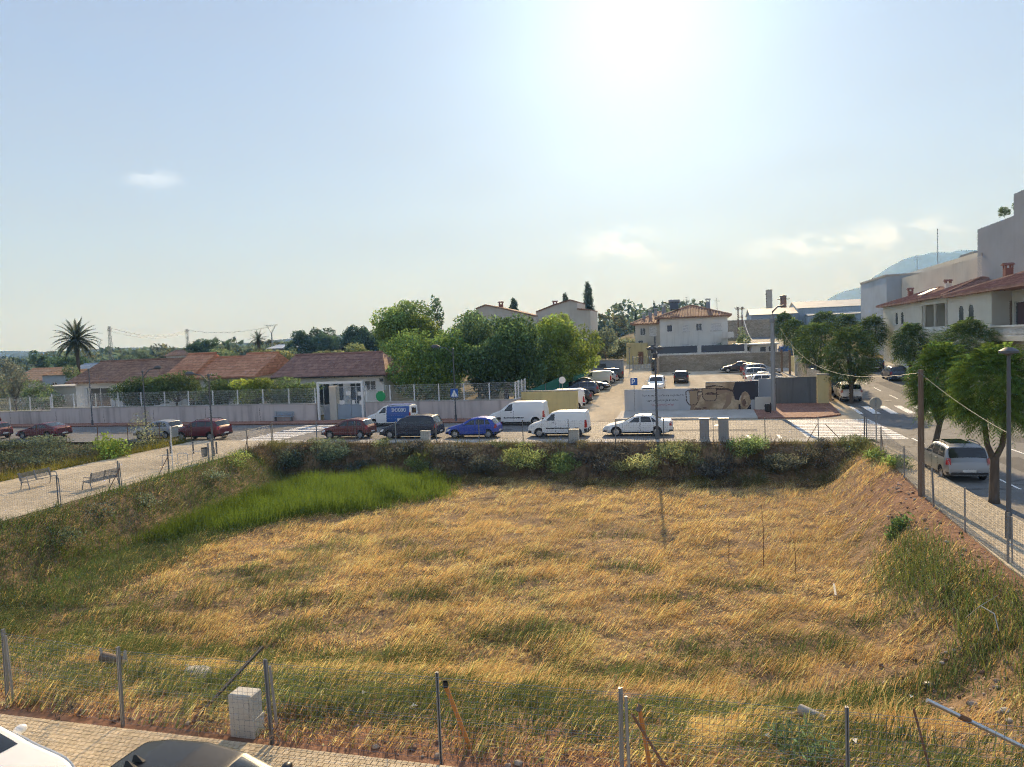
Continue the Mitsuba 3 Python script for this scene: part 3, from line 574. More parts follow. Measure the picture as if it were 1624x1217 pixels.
# the terrace of houses along the right side of the side street
HX = 25.0
b = thing('terrace_house', 'far end of the pale terrace with two small arched windows and a covered porch', 'house')
windowed(b, HX, HX + 9, 91.2, 108.6, 1.2, 9.75, 'wall_sage', [('W', 98.6, 99.9, 7.2, 8.8, 'arch'), ('W', 101.2, 102.5, 7.2, 8.8, 'arch'), ('W', 96.5, 97.5, 2.0, 4.2, 'door'), ('W', 103, 104.5, 2.6, 4.2, 'shutter')], deep=.35)
roof(b, HX - .7, HX + 9.6, 90.9, 109.3, 9.85, HX + 4.4, HX + 4.6, 11.6, 'tile_red', ribs=.26)
chimney(b, HX + 2.2, 104, 10.9, .6, .55, 'red_clay'); chimney(b, HX + 4, 95.5, 11.2, .6, .6, 'wall_white')
b = thing('terrace_house', 'middle of the pale terrace with an open terrace on round columns', 'house')
windowed(b, HX + 2.6, HX + 9, 82.6, 91.1, .8, 9.7, 'wall_sage', [('W', 84.4, 86.8, 6.4, 8.9, 'open'), ('W', 87.6, 90.0, 6.4, 8.9, 'open')])
windowed(b, HX, HX + 2.59, 82.6, 91.1, .8, 6.1, 'wall_sage', [('W', 85, 87, 1.8, 3.8, 'shutter')], name='terrace_base')
obj('parapet', MB().box(HX - .05, HX + .15, 82.62, 91.08, 6.101, 6.75), 'wall_white', b)
for y in (83.2, 86.8, 90.5): obj('column', MB().lathe([(.2, 6.75), (.17, 6.9), (.17, 9.0), (.24, 9.2)], (HX + .15, y, 0), 14), 'wall_cream', b, smooth=40)
obj('lintel', MB().box(HX - .05, HX + 2.58, 82.62, 91.08, 9.2, 9.72), 'wall_sage', b)
roof(b, HX - .7, HX + 9.6, 82.2, 90.85, 9.9, HX + 4.4, HX + 4.6, 11.75, 'tile_red', ribs=.26)
obj('skylight', hull([(HX + .6, 92.4, 10.5), (HX + .6, 95, 10.5), (HX + 2, 92.4, 11.1), (HX + 2, 95, 11.1), (HX + .6, 92.4, 10.6), (HX + .6, 95, 10.6), (HX + 2, 92.4, 11.2), (HX + 2, 95, 11.2)]), 'bright_steel', b)
b = thing('terrace_house', 'near part of the pale terrace with paired arched windows and a balustraded balcony', 'house')
windowed(b, HX, HX + 9, 71.2, 82.5, .5, 9.65, 'wall_sage', [('W', 75.4, 76.8, 6.9, 8.75, 'arch'), ('W', 78.0, 79.4, 6.9, 8.75, 'arch'), ('W', 74, 75.8, 1.4, 3.6, 'shutter'), ('W', 78.5, 79.8, 1.4, 3.6, 'shutter')], deep=.35)
windowed(b, HX + 1.5, HX + 9, 48, 71.1, .3, 9.6, 'wall_sage', [('W', 50, 70.6, 5.9, 8.6, 'open'), ('W', 62.4, 64.0, .4, 3.2, 'shutter'), ('W', 66.5, 68, .4, 3.0, 'door')], name='set_back_wall')
obj('balcony', MB().box(HX - .3, HX + 1.49, 48, 71.1, 5.35, 5.75), 'wall_sage', b); obj('handrail', MB().box(HX - .28, HX - .02, 48, 70.6, 6.5, 6.65), 'wall_white', b)
obj('balcony_pier', MB().box(HX - .3, HX, 70.62, 71.1, 5.75, 6.75), 'wall_white', b)
for k in range(46):
    obj('baluster', MB().lathe([(.07, 5.75), (.07, 5.8), (.045, 5.85), (.085, 6.03), (.045, 6.3), (.07, 6.42), (.07, 6.5)], (HX - .15, 70.3 - k * .25, 0), 8), 'wall_white', b, smooth=50)
obj('awning', MB().box(HX + 1.3, HX + 1.42, 60.2, 69.4, 6.2, 8.5), 'awning', b)
obj('awning_post', MB().tube([(HX + .9, 69.7, 5.75), (HX + .9, 69.7, 8.7)], .09, 8), 'wood', b)
roof(b, HX - .7, HX + 9.6, 47.5, 82.15, 9.8, HX + 4.4, HX + 4.6, 11.9, 'tile_red', ribs=.26)
chimney(b, HX + 2.4, 74.3, 11.0, .75, .62, 'red_clay')
# ---------------------------------------------------------------- walls and fences
def tri_bars(P, Q, r):
    """Thin three-sided wires from P[i] to Q[i]."""
    P, Q = np.asarray(P, float), np.asarray(Q, float); d = Q - P; d /= np.linalg.norm(d, axis=1, keepdims=True)
    a = np.cross(d, np.where(np.abs(d[:, 2:]) < .9, [0, 0, 1.0], [1.0, 0, 0])); a /= np.linalg.norm(a, axis=1, keepdims=True); b = np.cross(d, a)
    o = np.stack([math.cos(t) * a + math.sin(t) * b for t in (0, 2.0944, 4.1888)], 1) * r
    v = np.stack([P[:, None] + o, Q[:, None] + o], 1).reshape(-1, 3); k = np.arange(len(P))[:, None, None] * 6
    f = np.array([[0, 1, 4, 3], [1, 2, 5, 4], [2, 0, 3, 5]])[None] + k
    return v, f.reshape(-1, 4)
def wire_mesh(path, h0, h1, sx, sz, r, zf, slack=0.0):
    """A welded mesh along the plan polyline: upright and level wires between h0 and h1 above the ground zf."""
    P, Q = [], []
    path = np.asarray(path, float)
    for a, b in zip(path[:-1], path[1:]):
        L = np.linalg.norm(b - a); n = max(1, round(L / sx)); t = np.linspace(0, 1, n + 1); xy = a + (b - a) * t[:, None]
        dz = -slack * np.sin(np.pi * t) ** 1.0; z = zf(xy[:, 0], xy[:, 1])
        P += [np.c_[xy[1:], z[1:] + h0 + dz[1:] * .3]]; Q += [np.c_[xy[1:], z[1:] + h1 + dz[1:]]]
        for k, hh in enumerate(np.arange(h0, h1 + 1e-6, sz)):
            w = (hh - h0) / (h1 - h0); j = np.linspace(0, n, max(2, n // 6)).astype(int); zz = z[j] + hh + dz[j] * w
            P += [np.c_[xy[j][:-1], zz[:-1]]]; Q += [np.c_[xy[j][1:], zz[1:]]]
    return tri_bars(np.vstack(P), np.vstack(Q), r)
def lotz(x, y): return np.full(np.shape(x), 0.07)
def post_mesh(x, y, z, h, w=.055, lean=(0, 0), cap=True):
    m = MB(); q = (x + lean[0], y + lean[1], z + h); m.bar((x, y, z - .3), q, w, w * .25, up=(1, 0, 0))
    return m.bar((x + w * .45, y, z - .3), (q[0] + w * .45, q[1], q[2]), w * .25, w)
def lot_fence(label, posts, braces=(), sx=.1, sz=.1, h=1.42, r=.0022, slack=.03, double=()):
    f = thing('wire_fence', label, 'fence')
    lr = np.random.default_rng(len(posts))
    for k, (x, y) in enumerate(posts):
        l = lr.normal(0, .025, 2); obj('post', post_mesh(x, y, .05, h + .06, .06, l), 'galvanised' if k % 3 else 'steel_grey', f)
        if k in double: obj('post', MB().tube([(x + .14, y + .02, -.1), (x + .10 + l[0], y, h)], .024, 8), 'galvanised', f, smooth=40)
    for (x0, y0, x1, y1) in braces: obj('brace', MB().tube([(x0, y0, .0), (x1, y1, 1.15)], .022, 7), 'rust', f, smooth=40)
    obj('wire_mesh', wire_mesh(posts, .06, h - .03, sx, sz, r, lotz, slack), 'steel_grey', f, kind='stuff')
    obj('tension_wire', tri_bars([(*p, .07 + h * t) for p in posts[:-1] for t in (.98, .5)], [(*p, .07 + h * t) for p in posts[1:] for t in (.98, .5)], .0035), 'galvanised', f)
NX = [-25.4, -22.4, -19.4, -16.35, -13.2, -10.2, -7.15, -4.1, -1.25, 1.88, 5.0, 8.05]
lot_fence('welded mesh fence along the near pavement at the front of the vacant lot', [(x, 10.4 + max(0, -10.3 - x) * .11) for x in NX], [(-0.4, 10.55, -1.05, 10.42)], double=(4, 6, 8), sx=.1, sz=.1, r=.0027)
lot_fence('mesh fence along the right pavement, running to the corner crossing', [(8.05, 10.4), (8.1, 14), (8.15, 18.4), (8.2, 22.3), (8.25, 25.7), (8.35, 29.2), (8.75, 34.6), (9.4, 41.7), (9.6, 45.9)], [(9.35, 40.6, 9.42, 41.6)], double=(3,), r=.003)
lot_fence('mesh fence on top of the far bank behind the parked cars', [(9.5, 46.1)] + [(x, 46.1) for x in np.arange(7.0, -29.5, -3.05)] + [(-30.1, 46.1)], [(6.3, 46.05, 6.95, 46.1), (-23.6, 46.05, -24, 46.1), (8.4, 46.0, 7.4, 46.1)], sx=.15, sz=.15, r=.003, h=1.5)
lot_fence('mesh fence along the paved path at the left of the lot', [(float(lot_left(y)) + .05, y) for y in (10.5, 14, 18, 22, 26, 30, 34, 38.4, 42.6, 46.0)], [(-28.6, 29.2, -28.45, 30), (-29.0, 33.1, -28.9, 34), (-29.4, 41.6, -29.7, 42.6)], sx=.12, sz=.12, r=.003, double=(4, 5))
f = thing('wire_fence', 'rusty sparse fence posts around the dark overgrown plot at the far left', 'fence')
for x, y in ((-38, 47.3), (-41, 47.4), (-44, 47.4), (-47, 47.5), (-50, 47.4), (-53, 47.4), (-56, 47.5), (-59, 47.4)): obj('post', MB().tube([(x, y, -.3), (x + .03, y, 1.5)], .03, 6), 'rust', f)
obj('wire_mesh', wire_mesh([(-38, 47.4), (-59, 47.4)], .1, 1.4, .2, .2, .003, lotz), 'steel_grey', f, kind='stuff')

def wall_fence(parent, x0, x1, y, z0, h, pitch, posts_extra=()):
    xs = np.linspace(x0, x1, max(2, round((x1 - x0) / pitch) + 1))
    for x in xs: obj('post', MB().box(x - .04, x + .04, y - .04, y + .04, z0, z0 + h), 'white_paint', parent)
    P, Q = [], []
    for z in np.r_[np.arange(z0 + .08, z0 + h, .2), z0 + h - .03]: P.append((x0, y, z)); Q.append((x1, y, z))
    for x in np.arange(x0, x1, .1): P.append((x, y, z0 + .05)); Q.append((x, y, z0 + h - .03))
    obj('wire_panel', tri_bars(P, Q, .0045), 'white_paint', parent, kind='stuff')
w = thing('perimeter_wall', 'long pinkish rendered wall with white mesh fence left of the school gate', 'wall')
obj('wall', MB().box(-170, -66.1, 61, 61.25, -.3, 1.42).box(-66.1, -35.0, 61, 61.25, -.3, 1.68), 'wall_pink', w)
for x in np.arange(-96, -35, 6.1): obj('joint', MB().box(x, x + .03, 60.985, 60.998, .12, 1.4), 'grout', w)
obj('coping', MB().box(-170, -66.1, 60.95, 61.3, 1.42, 1.5).box(-66.098, -34.95, 60.95, 61.3, 1.68, 1.76), 'concrete', w)
wall_fence(w, -96, -66.2, 61.12, 1.5, 1.45, 2.6); wall_fence(w, -66.0, -35.1, 61.12, 1.76, 1.45, 2.75)
w = thing('perimeter_wall', 'pinkish rendered wall with white mesh fence right of the school gate, behind the vans', 'wall')
obj('wall', MB().box(-29.9, -15.4, 61, 61.25, -.3, 1.72).box(-15.65, -15.4, 61.26, 66, -.3, 1.8), 'wall_pink', w)
obj('coping', MB().box(-29.95, -15.35, 60.95, 61.3, 1.72, 1.80), 'concrete', w)
wall_fence(w, -29.8, -15.5, 61.12, 1.8, 1.5, 2.55)
for y in (62.4, 63.7, 65): obj('post', MB().box(-15.57, -15.49, y - .04, y + .04, 1.8, 3.4), 'white_paint', w)
obj('wire_panel', tri_bars([(-15.53, 61.2, z) for z in np.arange(1.9, 3.35, .2)] + [(-15.53, y, 1.85) for y in np.arange(61.2, 65, .1)], [(-15.53, 65, z) for z in np.arange(1.9, 3.35, .2)] + [(-15.53, y, 3.3) for y in np.arange(61.2, 65, .1)], .0045), 'white_paint', w, kind='stuff')
obj('roundel', MB().lathe([(0, -.02), (.48, -.02), (.48, .02), (0, .02)], (-28.3, 60.98, 2.3), 28, axis='y'), 'sign_green', w)
g = thing('school_gate', 'grey metal school gate with white frame and pinned notices', 'gate')
for x in (-34.75, -30.2): obj('post', MB().box(x - .09, x + .09, 61.0, 61.2, 0, 3.75), 'white_paint', g)
obj('beam', MB().box(-34.65, -30.3, 61.02, 61.18, 3.55, 3.75), 'white_paint', g)
obj('pillar', MB().box(-33.9, -33.2, 61.6, 62.3, 0, 3.3), 'wall_cream', g)
obj('side_wall', MB().box(-34.6, -33.91, 61.7, 61.95, 0, 1.5), 'wall_grey', g)
for x0, x1 in ((-33.15, -31.75), (-31.7, -30.3)):
    l = obj('leaf', MB().box(x0, x1, 61.75, 61.82, .15, 1.6), 'cladding_blue', g); fr = MB()
    for x in np.arange(x0, x1, .12): fr.bar((x, 61.78, 1.6), (x, 61.78, 3.2), .02)
    fr.bar((x0, 61.78, 3.2), (x1, 61.78, 3.2), .06); obj('bars', fr, 'cladding_blue', l)
for x, z, w_ in ((-32.9, 1.55, .5), (-31.6, 1.55, .32), (-30.85, 1.52, .32), (-32.2, 2.4, .5), (-31.0, 2.35, .8)): obj('notice', MB().box(x, x + w_, 61.7, 61.72, z, z + .38), 'white_paint', g)

w = thing('yellow_wall', 'plain ochre yellow wall at the entrance of the dirt car park', 'wall')
obj('wall', hull([(-15.35, 62.6, -.2), (-10.0, 61.2, -.2), (-15.35, 62.85, -.2), (-10.0, 61.45, -.2), (-15.35, 62.6, 2.3), (-10.0, 61.2, 2.4), (-15.35, 62.85, 2.3), (-10.0, 61.45, 2.4)]), 'wall_yellow', w)
obj('coping', MB().bar((-15.4, 62.73, 2.38), (-9.95, 61.33, 2.46), .32, .07), 'concrete', w)
f = thing('screen_fence', 'green netting fence along the left side of the dirt car park', 'fence')
pts = [(-15.2, 64.2), (-14.7, 70), (-14.4, 76), (-14.1, 83), (-13.6, 92)]
for (x, y), (x2, y2) in zip(pts[:-1], pts[1:]): obj('netting', hull([(x, y, float(land(x, y)) + .1), (x2, y2, float(land(x2, y2)) + .1), (x, y, float(land(x, y)) + 2.1), (x2, y2, float(land(x2, y2)) + 2.1), (x + .02, y, float(land(x, y)) + .1), (x2 + .02, y2, float(land(x2, y2)) + .1), (x + .02, y, float(land(x, y)) + 2.1), (x2 + .02, y2, float(land(x2, y2)) + 2.1)]), 'netting', f)
for x, y in pts: obj('post', MB().tube([(x + .06, y, float(land(x, y)) - .2), (x + .06, y, float(land(x, y)) + 2.2)], .035, 7), 'galvanised', f)
w = thing('gate_wall', 'grey wall with a dark vent behind the left row of parked cars', 'wall')
obj('wall', MB().box(-13.5, -9.2, 94, 94.25, 1, 4.0), 'wall_grey', w); obj('vent', MB().box(-12.6, -11.5, 93.95, 93.995, 3.1, 3.6), 'dark_slate', w); obj('coping', MB().box(-13.55, -9.15, 93.9, 94.35, 4.0, 4.1), 'concrete', w)
g = thing('bar_gate', 'thin steel bar gate across the track at the back of the car park', 'gate')
for x in (-9.0, -6.3): obj('post', MB().box(x - .06, x + .06, 105.9, 106.05, 1.9, 4.2), 'steel_grey', g)
m = MB()
for x in np.arange(-8.85, -6.4, .22): m.bar((x, 106, 2.2), (x, 106, 4.0), .04)
m.bar((-8.9, 106, 4.0), (-6.4, 106, 4.0), .06).bar((-8.9, 106, 2.25), (-6.4, 106, 2.25), .06); obj('bars', m, 'steel_grey', g)
p_ = thing('solar_lamp', 'small solar street lamp beside the bar gate', 'lamp'); obj('pole', MB().tube([(-9.3, 104, 2), (-9.3, 104, 5.6)], .06, 7), 'steel_grey', p_); obj('panel', MB().bar((-10.2, 104, 5.75), (-9.0, 104, 5.5), .7, .06), 'glass', p_)
w = thing('block_wall', 'bare concrete block wall along the back of the car park', 'wall')
obj('wall', MB().box(-5.0, 11.9, 102, 102.22, 1.2, 4.15), 'block_wall', w); obj('coping', MB().box(-5.05, 11.95, 101.95, 102.27, 4.15, 4.23), 'concrete', w)
for x in (-2.6, 1.3, 5.2, 9.1): obj('pilaster', MB().box(x - .2, x + .2, 101.8, 101.998, 1.2, 4.1), 'block_wall', w)
obj('return_wall', MB().box(-5.2, -5.001, 98.5, 102, 1.2, 4.0), 'block_wall', w)
w = thing('side_wall', 'low stepped walls of ochre render and bare block between car park and side street', 'wall')
obj('render_wall', MB().box(11.75, 12.0, 92, 99.5, 1, 3.7), 'wall_yellow', w); obj('wall', MB().box(11.6, 11.85, 84, 91.5, .5, 3.2).box(11.6, 11.85, 76, 83.9, .3, 2.8).box(11.4, 11.65, 69.2, 75.9, 0, 2.6), 'block_wall', w); obj('pier', MB().box(11.4, 12.0, 91.6, 91.95, 1, 4.0), 'wall_cream', w)
for x, y in ((10.5, 97), (11.0, 93)): obj('timber_post', MB().box(x - .12, x + .12, y - .12, y + .12, 1, 4.6), 'wood', w)
w = thing('car_park_gate', 'dark grey sliding steel gate beside the ochre pillar', 'gate')
obj('panel', MB().box(6.4, 10.15, 67.5, 67.58, .45, 2.75), 'gate_metal', w); m = MB()
for x in np.arange(6.5, 10.1, .3): m.box(x, x + .03, 67.47, 67.498, .5, 2.7)
m.box(6.4, 10.15, 67.44, 67.498, 2.7, 2.78).box(6.4, 10.15, 67.44, 67.498, .42, .5); obj('rib', m, 'gate_metal', w); obj('rail', MB().box(5.6, 10.2, 67.3, 67.7, .3, .4), 'concrete', w)
w = thing('gate_pillar', 'ochre yellow pillar at the end of the grey gate', 'pillar'); obj('shaft', MB().box(10.2, 11.1, 67.2, 67.9, 0, 2.95), 'wall_yellow', w); obj('cap', MB().box(10.15, 11.15, 67.15, 67.95, 2.95, 3.03), 'concrete', w)

# the painted wall: flat painting and lettering on real masonry
MWY = 64.3
w = thing('mural_wall', 'low wall painted with a huge bespectacled face and handwritten lines', 'wall')
obj('wall', MB().box(-6.3, .75, MWY, MWY + .22, -.1, 2.2).box(.752, 5.1, MWY, MWY + .22, -.1, 2.72), 'mural_base', w)
obj('service_box', MB().box(4.75, 6.1, MWY - .45, MWY - .06, 0, 1.35), 'wall_cream', w)
obj('side_wall', MB().box(5.102, 6.2, MWY + .25, MWY + .45, 0, 2.9), 'wall_grey', w)
def mural(name, poly, bsdf, lift):
    from shapely.geometry import MultiPolygon
    poly = poly.intersection(sbox(.0, .17, 7.05, 2.19).union(sbox(7.0, .17, 11.39, 2.71)))
    m = MB()
    for gm in getattr(poly, 'geoms', [poly]):
        if gm.area > 1e-4: m.prism(gm, 0, .003, lambda v: np.c_[v[:, 0] - 6.3, MWY - lift - v[:, 2], v[:, 1]])
    if m.v: obj(name, m, bsdf, w)
def q(pts): return Polygon([((x - 25) / 139.0, (412 - y) / 118.0 + .18) for x, y in pts])
def el(x, y, rx, ry): return trimesh and Polygon([(x + rx * math.cos(t), y + ry * math.sin(t)) for t in np.linspace(0, 2 * math.pi, 28)[:-1]])
def qe(x, y, rx, ry): return q(list(el(x, y, rx, ry).exterior.coords))
mural('painted_face', q([(815, 420), (822, 380), (850, 340), (862, 300), (830, 240), (820, 165), (960, 120), (1340, 115), (1380, 300), (1520, 300), (1500, 420)]), 'skin_a', .004)
mural('painted_shade', q([(860, 400), (875, 372), (930, 385), (985, 372), (1005, 340), (985, 300), (1025, 350), (1040, 395), (1000, 405)]).buffer(.03), 'skin_b', .008)
mural('painted_shade', q([(820, 300), (860, 290), (900, 250), (960, 235), (900, 330), (850, 390), (815, 400)]), 'skin_b', .0085)
mural('painted_shade', q([(820, 165), (960, 160), (1250, 190), (1300, 210), (1180, 235), (1120, 230), (940, 190), (900, 225), (830, 235)]), 'skin_b', .009)
mural('painted_shade', q([(1240, 240), (1300, 250), (1290, 330), (1240, 380), (1180, 400), (1230, 320)]), 'skin_b', .0095)
mural('painted_nostril', qe(905, 385, 34, 12).union(qe(985, 378, 24, 10)), 'skin_c', .012)
mural('painted_hair', q([(1310, 215), (1325, 160), (1345, 115), (1400, 100), (1600, 95), (1600, 300), (1510, 300), (1490, 250), (1440, 225), (1395, 265), (1380, 305), (1335, 295)]), 'ink', .012)
mural('painted_hair', q([(1475, 365), (1515, 350), (1515, 420), (1470, 420)]).union(q([(1375, 350), (1395, 340), (1400, 400), (1375, 400)])), 'ink', .012)
mural('painted_ear', qe(1450, 305, 58, 88), 'skin_a', .016); mural('painted_ear_fold', qe(1450, 305, 48, 76).difference(qe(1462, 300, 34, 60)), 'skin_b', .019)
mural('painted_ear_fold', qe(1440, 330, 22, 36), 'skin_c', .02)
def lens(x0, x1, y0, y1, t=7):
    o = q([(x0, y0 + 14), (x0 + 18, y0), (x1, y0), (x1, y1 - 26), (x1 - 24, y1), (x0 + 38, y1), (x0 + 8, y1 - 38)]).buffer(.02)
    return o, o.difference(o.buffer(-t / 118.0))
for x0, x1, y0, y1 in ((955, 1125, 176, 306), (765, 908, 196, 345)):
    o, fr = lens(x0, x1, y0, y1); mural('painted_lens', o.intersection(sbox(5.65, 0, 12, 3)), 'skin_mid', .013); mural('painted_spectacles', fr, 'ink_brown', .022)
mural('painted_shade', q([(800, 200), (900, 205), (905, 265), (860, 285), (820, 270)]), 'skin_c', .011)
mural('painted_spectacles', q([(905, 205), (960, 205), (960, 216), (905, 218)]).union(q([(1122, 176), (1250, 180), (1330, 206), (1320, 222), (1240, 196), (1122, 196)])), 'ink_brown', .022)
mural('painted_brow', q([(950, 182), (1000, 158), (1100, 146), (1190, 158), (1230, 172), (1120, 158), (1010, 170)]), 'ink_brown', .024)
mural('painted_eye', q([(985, 238), (1020, 220), (1070, 216), (1115, 232), (1170, 246), (1080, 244), (1030, 243)]), 'ink_brown', .024); mural('painted_eye', qe(1052, 233, 22, 14), 'skin_c', .026)
mural('painted_brow', q([(822, 165), (900, 168), (915, 190), (860, 186)]), 'ink', .024)
for text, x, z, hgt, mt in (('Aquí ha nacido un día que no podíamos', 1.55, 1.56, .16, 'ink'), ('más: ¿puede no pedirme tú?', 1.95, 1.12, .16, 'ink'), ('Comparsa Caritat', 2.35, .72, .17, 'ink_red')):
    tm = meshkit.text_mesh(text, hgt, .004); v = np.array(tm.vertices); L = {0: 3.65}.get(0); s = (3.6 if x < 1.7 else 2.75 if x < 2.1 else 1.95) / v[:, 0].max(); v[:, 0] *= s
    obj('lettering', (np.c_[x - 6.3 + v[:, 0], MWY - .003 - v[:, 2], z + v[:, 1]], tm.faces), mt, w)

# ---------------------------------------------------------------- street furniture
def lamp_post(label, x, y, h, arm, z=0.1, r=.055, up=.25, single=True, mt='lamp_grey'):
    p = thing('street_lamp', label, 'street lamp')
    obj('pole', MB().lathe([(r * 1.9, z - .1), (r * 1.9, z + .45), (r * 1.15, z + .55), (r * .75, z + h)], (x, y, 0), 12), mt, p, smooth=40)
    ax, ay = arm; L = math.hypot(ax, ay)
    if L > .01:
        obj('arm', MB().tube([(x, y, z + h - .35), (x + ax * .5, y + ay * .5, z + h + up * .6), (x + ax, y + ay, z + h + up)], .035, 7), mt, p, smooth=40)
        obj('lamp_head', MB().tube([(x + ax * .95, y + ay * .95, z + h + up), (x + ax * 1.1, y + ay * 1.1, z + h + up + .03), (x + ax * 1.4, y + ay * 1.4, z + h + up + .03), (x + ax * 1.55, y + ay * 1.55, z + h + up)], [.05, .13, .15, .03], 8), mt, p, smooth=50)
    obj('finial', MB().lathe([(.05, z + h), (.1, z + h + .05), (.09, z + h + .16), (0, z + h + .2)], (x, y, 0), 10), mt, p, smooth=40)
    return p
lamp_post('slim grey street lamp at the pinkish wall, leftmost of all lamps', -59.1, 59.2, 5.5, (.0, -.0))
lamp_post('grey street lamp behind the silver white hatchback at the left', -42.1, 47.3, 5.4, (.9, .3), up=.35)
lamp_post('grey street lamp by the bicycle hoops with its head reaching left', -30.7, 40.2, 5.2, (-1.3, .2), up=.2)
p = lamp_post('street lamp at the school wall carrying a pedestrian sign', -20.5, 59.3, 6.2, (-1.2, -.3), z=.12, up=.35)
lamp_post('tall dark street lamp standing in front of the white saloon', -2.58, 47.35, 5.9, (.01, 0), r=.075, mt='lamp_grey')
p = 'street_lamp_004'
m = MB()
for s in (-1, 1): m.tube([(-2.58, 47.35, 5.9), (-2.58 + s * .3, 47.35, 6.05), (-2.58 + s * .55, 47.35, 6.0)], [.05, .14, .05], 8)
obj('lamp_head', m.lathe([(.03, 6.1), (.05, 6.3), (.06, 6.75), (.02, 6.8)], (-2.58, 47.35, 0), 8), 'lamp_grey', p, smooth=50); obj('control_box', MB().box(-2.72, -2.44, 47.2, 47.5, 5.35, 5.72), 'dark_slate', p)
p = thing('street_lamp', 'tall dark lamp pole with flat disc head at the right edge', 'street lamp')
obj('pole', MB().lathe([(.095, -.1), (.095, .9), (.07, 1.0), (.05, 5.75)], (9.2, 24.9, 0), 12), 'lamp_grey', p, smooth=40); obj('lamp_head', MB().lathe([(.06, 5.75), (.12, 5.8), (.27, 5.83), (.27, 5.9), (.1, 6.0), (0, 6.0)], (9.2, 24.9, 0), 18), 'lamp_grey', p, smooth=40)
p = thing('utility_pole', 'thick pale grey concrete pole with a curved arm at the end of the painted wall', 'pole')
obj('shaft', MB().lathe([(.2, 0), (.19, 3), (.15, 8.2)], (6.15, 63.2, 0), 14), 'galvanised', p, smooth=40); obj('arm', MB().tube([(6.15, 63.2, 8.0), (6.2, 63.2, 8.5), (6.6, 63.1, 8.9), (7.1, 63.0, 8.95)], [.1, .07, .06, .09], 8), 'lamp_grey', p, smooth=40); obj('collar', MB().lathe([(.2, 7.6), (.21, 7.65), (.21, 7.85), (.2, 7.9)], (6.15, 63.2, 0), 14), 'steel_grey', p)
p = thing('utility_pole', 'weathered wooden pole beside the right pavement fence', 'pole')
obj('shaft', MB().lathe([(.13, -.6), (.12, 2), (.095, 5.05), (0, 5.06)], (8.5, 31.2, 0), 12), 'wood', p, smooth=40); obj('hook', MB().tube([(8.5, 31.2, 4.9), (8.35, 31.1, 4.95)], .02, 6), 'galvanised', p)
p = thing('utility_pole', 'paired wooden poles with a crossarm right of the white house', 'pole')
for dx in (-.45, .45): obj('shaft', MB().tube([(8.6 + dx, 150, 3.5), (8.6 + dx * .8, 150, 12.2)], .13, 8), 'wood', p, smooth=40)
obj('crossarm', MB().bar((7.7, 150, 11.8), (9.5, 150, 11.8), .16).bar((8.2, 150, 10.2), (9, 150, 10.2), .14), 'wood', p)
for dx in (-1.2, -.7, .7): obj('insulator', MB().lathe([(.06, 11.9), (.1, 12), (.06, 12.2), (0, 12.25)], (8.6 + dx * .8, 150, 0), 8), 'steel_grey', p)
def cable(label, pts, sag, r=.02, mt='black_metal', n=22):
    m = MB()
    for a, b, s in zip(pts[:-1], pts[1:], sag):
        t = np.linspace(0, 1, n); P = np.array(a) + (np.array(b) - a) * t[:, None]; P[:, 2] -= 4 * s * t * (1 - t); m.tube(P, r, 4, cap=False)
    return tag(obj('cable', m, mt), label, 'cable')
cable('pale slack cable sagging from the tree row to the wooden pole', [(10.15, 95, 7.4), (8.45, 31.1, 4.95), (9.15, 24.9, 3.4)], [2.1, .12], .008, 'steel_grey')
cable('pale cable drooping from the paired wooden poles into the scrub', [(8.9, 150, 11.6), (9.2, 121, 5.6)], [1.6], .05, 'white_paint')
def pylon(label, x, y, z0, h, w, arms):
    p = thing('pylon', label, 'pylon'); m = MB(); n = 8
    for k in range(n):
        a, b = k / n, (k + 1) / n; wa, wb = w * (1 - .7 * a), w * (1 - .7 * b); za, zb = z0 + h * a, z0 + h * b
        for (i, j), (i2, j2) in zip(((-1, -1), (1, -1), (1, 1), (-1, 1)), ((1, -1), (1, 1), (-1, 1), (-1, -1))):
            m.bar((x + i * wa, y + j * wa, za), (x + i * wb, y + j * wb, zb), .09); m.bar((x + i * wa, y + j * wa, za), (x + i2 * wb, y + j2 * wb, zb), .055); m.bar((x + i * wb, y + j * wb, zb), (x + i2 * wb, y + j2 * wb, zb), .05)
    obj('lattice', m, 'steel_grey', p)
    for t, L in arms: obj('arm', MB().bar((x - L, y, z0 + h * t), (x + L, y, z0 + h * t), .14).bar((x - L, y, z0 + h * t), (x, y, z0 + h * (t + .05)), .09).bar((x + L, y, z0 + h * t), (x, y, z0 + h * (t + .05)), .09), 'steel_grey', p)
    return p
pylon('lattice pylon right of the palm tree', -161.6, 170, 0, 16.0, .65, [(.93, .8)])
pylon('lattice pylon above the orange school roof', -183.8, 230, 0, 16.7, .75, [(.95, 1.0)])
for lb, x, y, h in (('thin steel mast with a forked head right of the palm crown', -292, 300, 16.5), ('thin steel mast with a forked head above the small palm', -128.9, 200, 15.4)):
    p = thing('power_mast', lb, 'mast'); obj('shaft', MB().tube([(x, y, 0), (x, y, h - 2.5)], .2, 7), 'steel_grey', p); obj('fork', MB().bar((x, y, h - 2.6), (x - 1.6, y, h), .16).bar((x, y, h - 2.6), (x + 1.6, y, h), .16).bar((x - 2.2, y, h - .1), (x + 2.2, y, h - .1), .14), 'steel_grey', p)
cable('power lines running from pylon to pylon above the school roofs', [(-161.4, 170, 15.6), (-183.6, 230, 16.3), (-128.9, 200, 14.9)], [2.2, 1.4], .05)
cable('lower power line sagging between the two lattice pylons', [(-161.4, 170, 14.6), (-183.6, 230, 15.4)], [2.0], .045)
def round_plate(p, x, y, z, r, mt, nm='plate', n=24): return obj(nm, MB().lathe([(0, -.015), (r, -.015), (r, .015), (0, .015)], (x, y, z), n, axis='y'), mt, p)
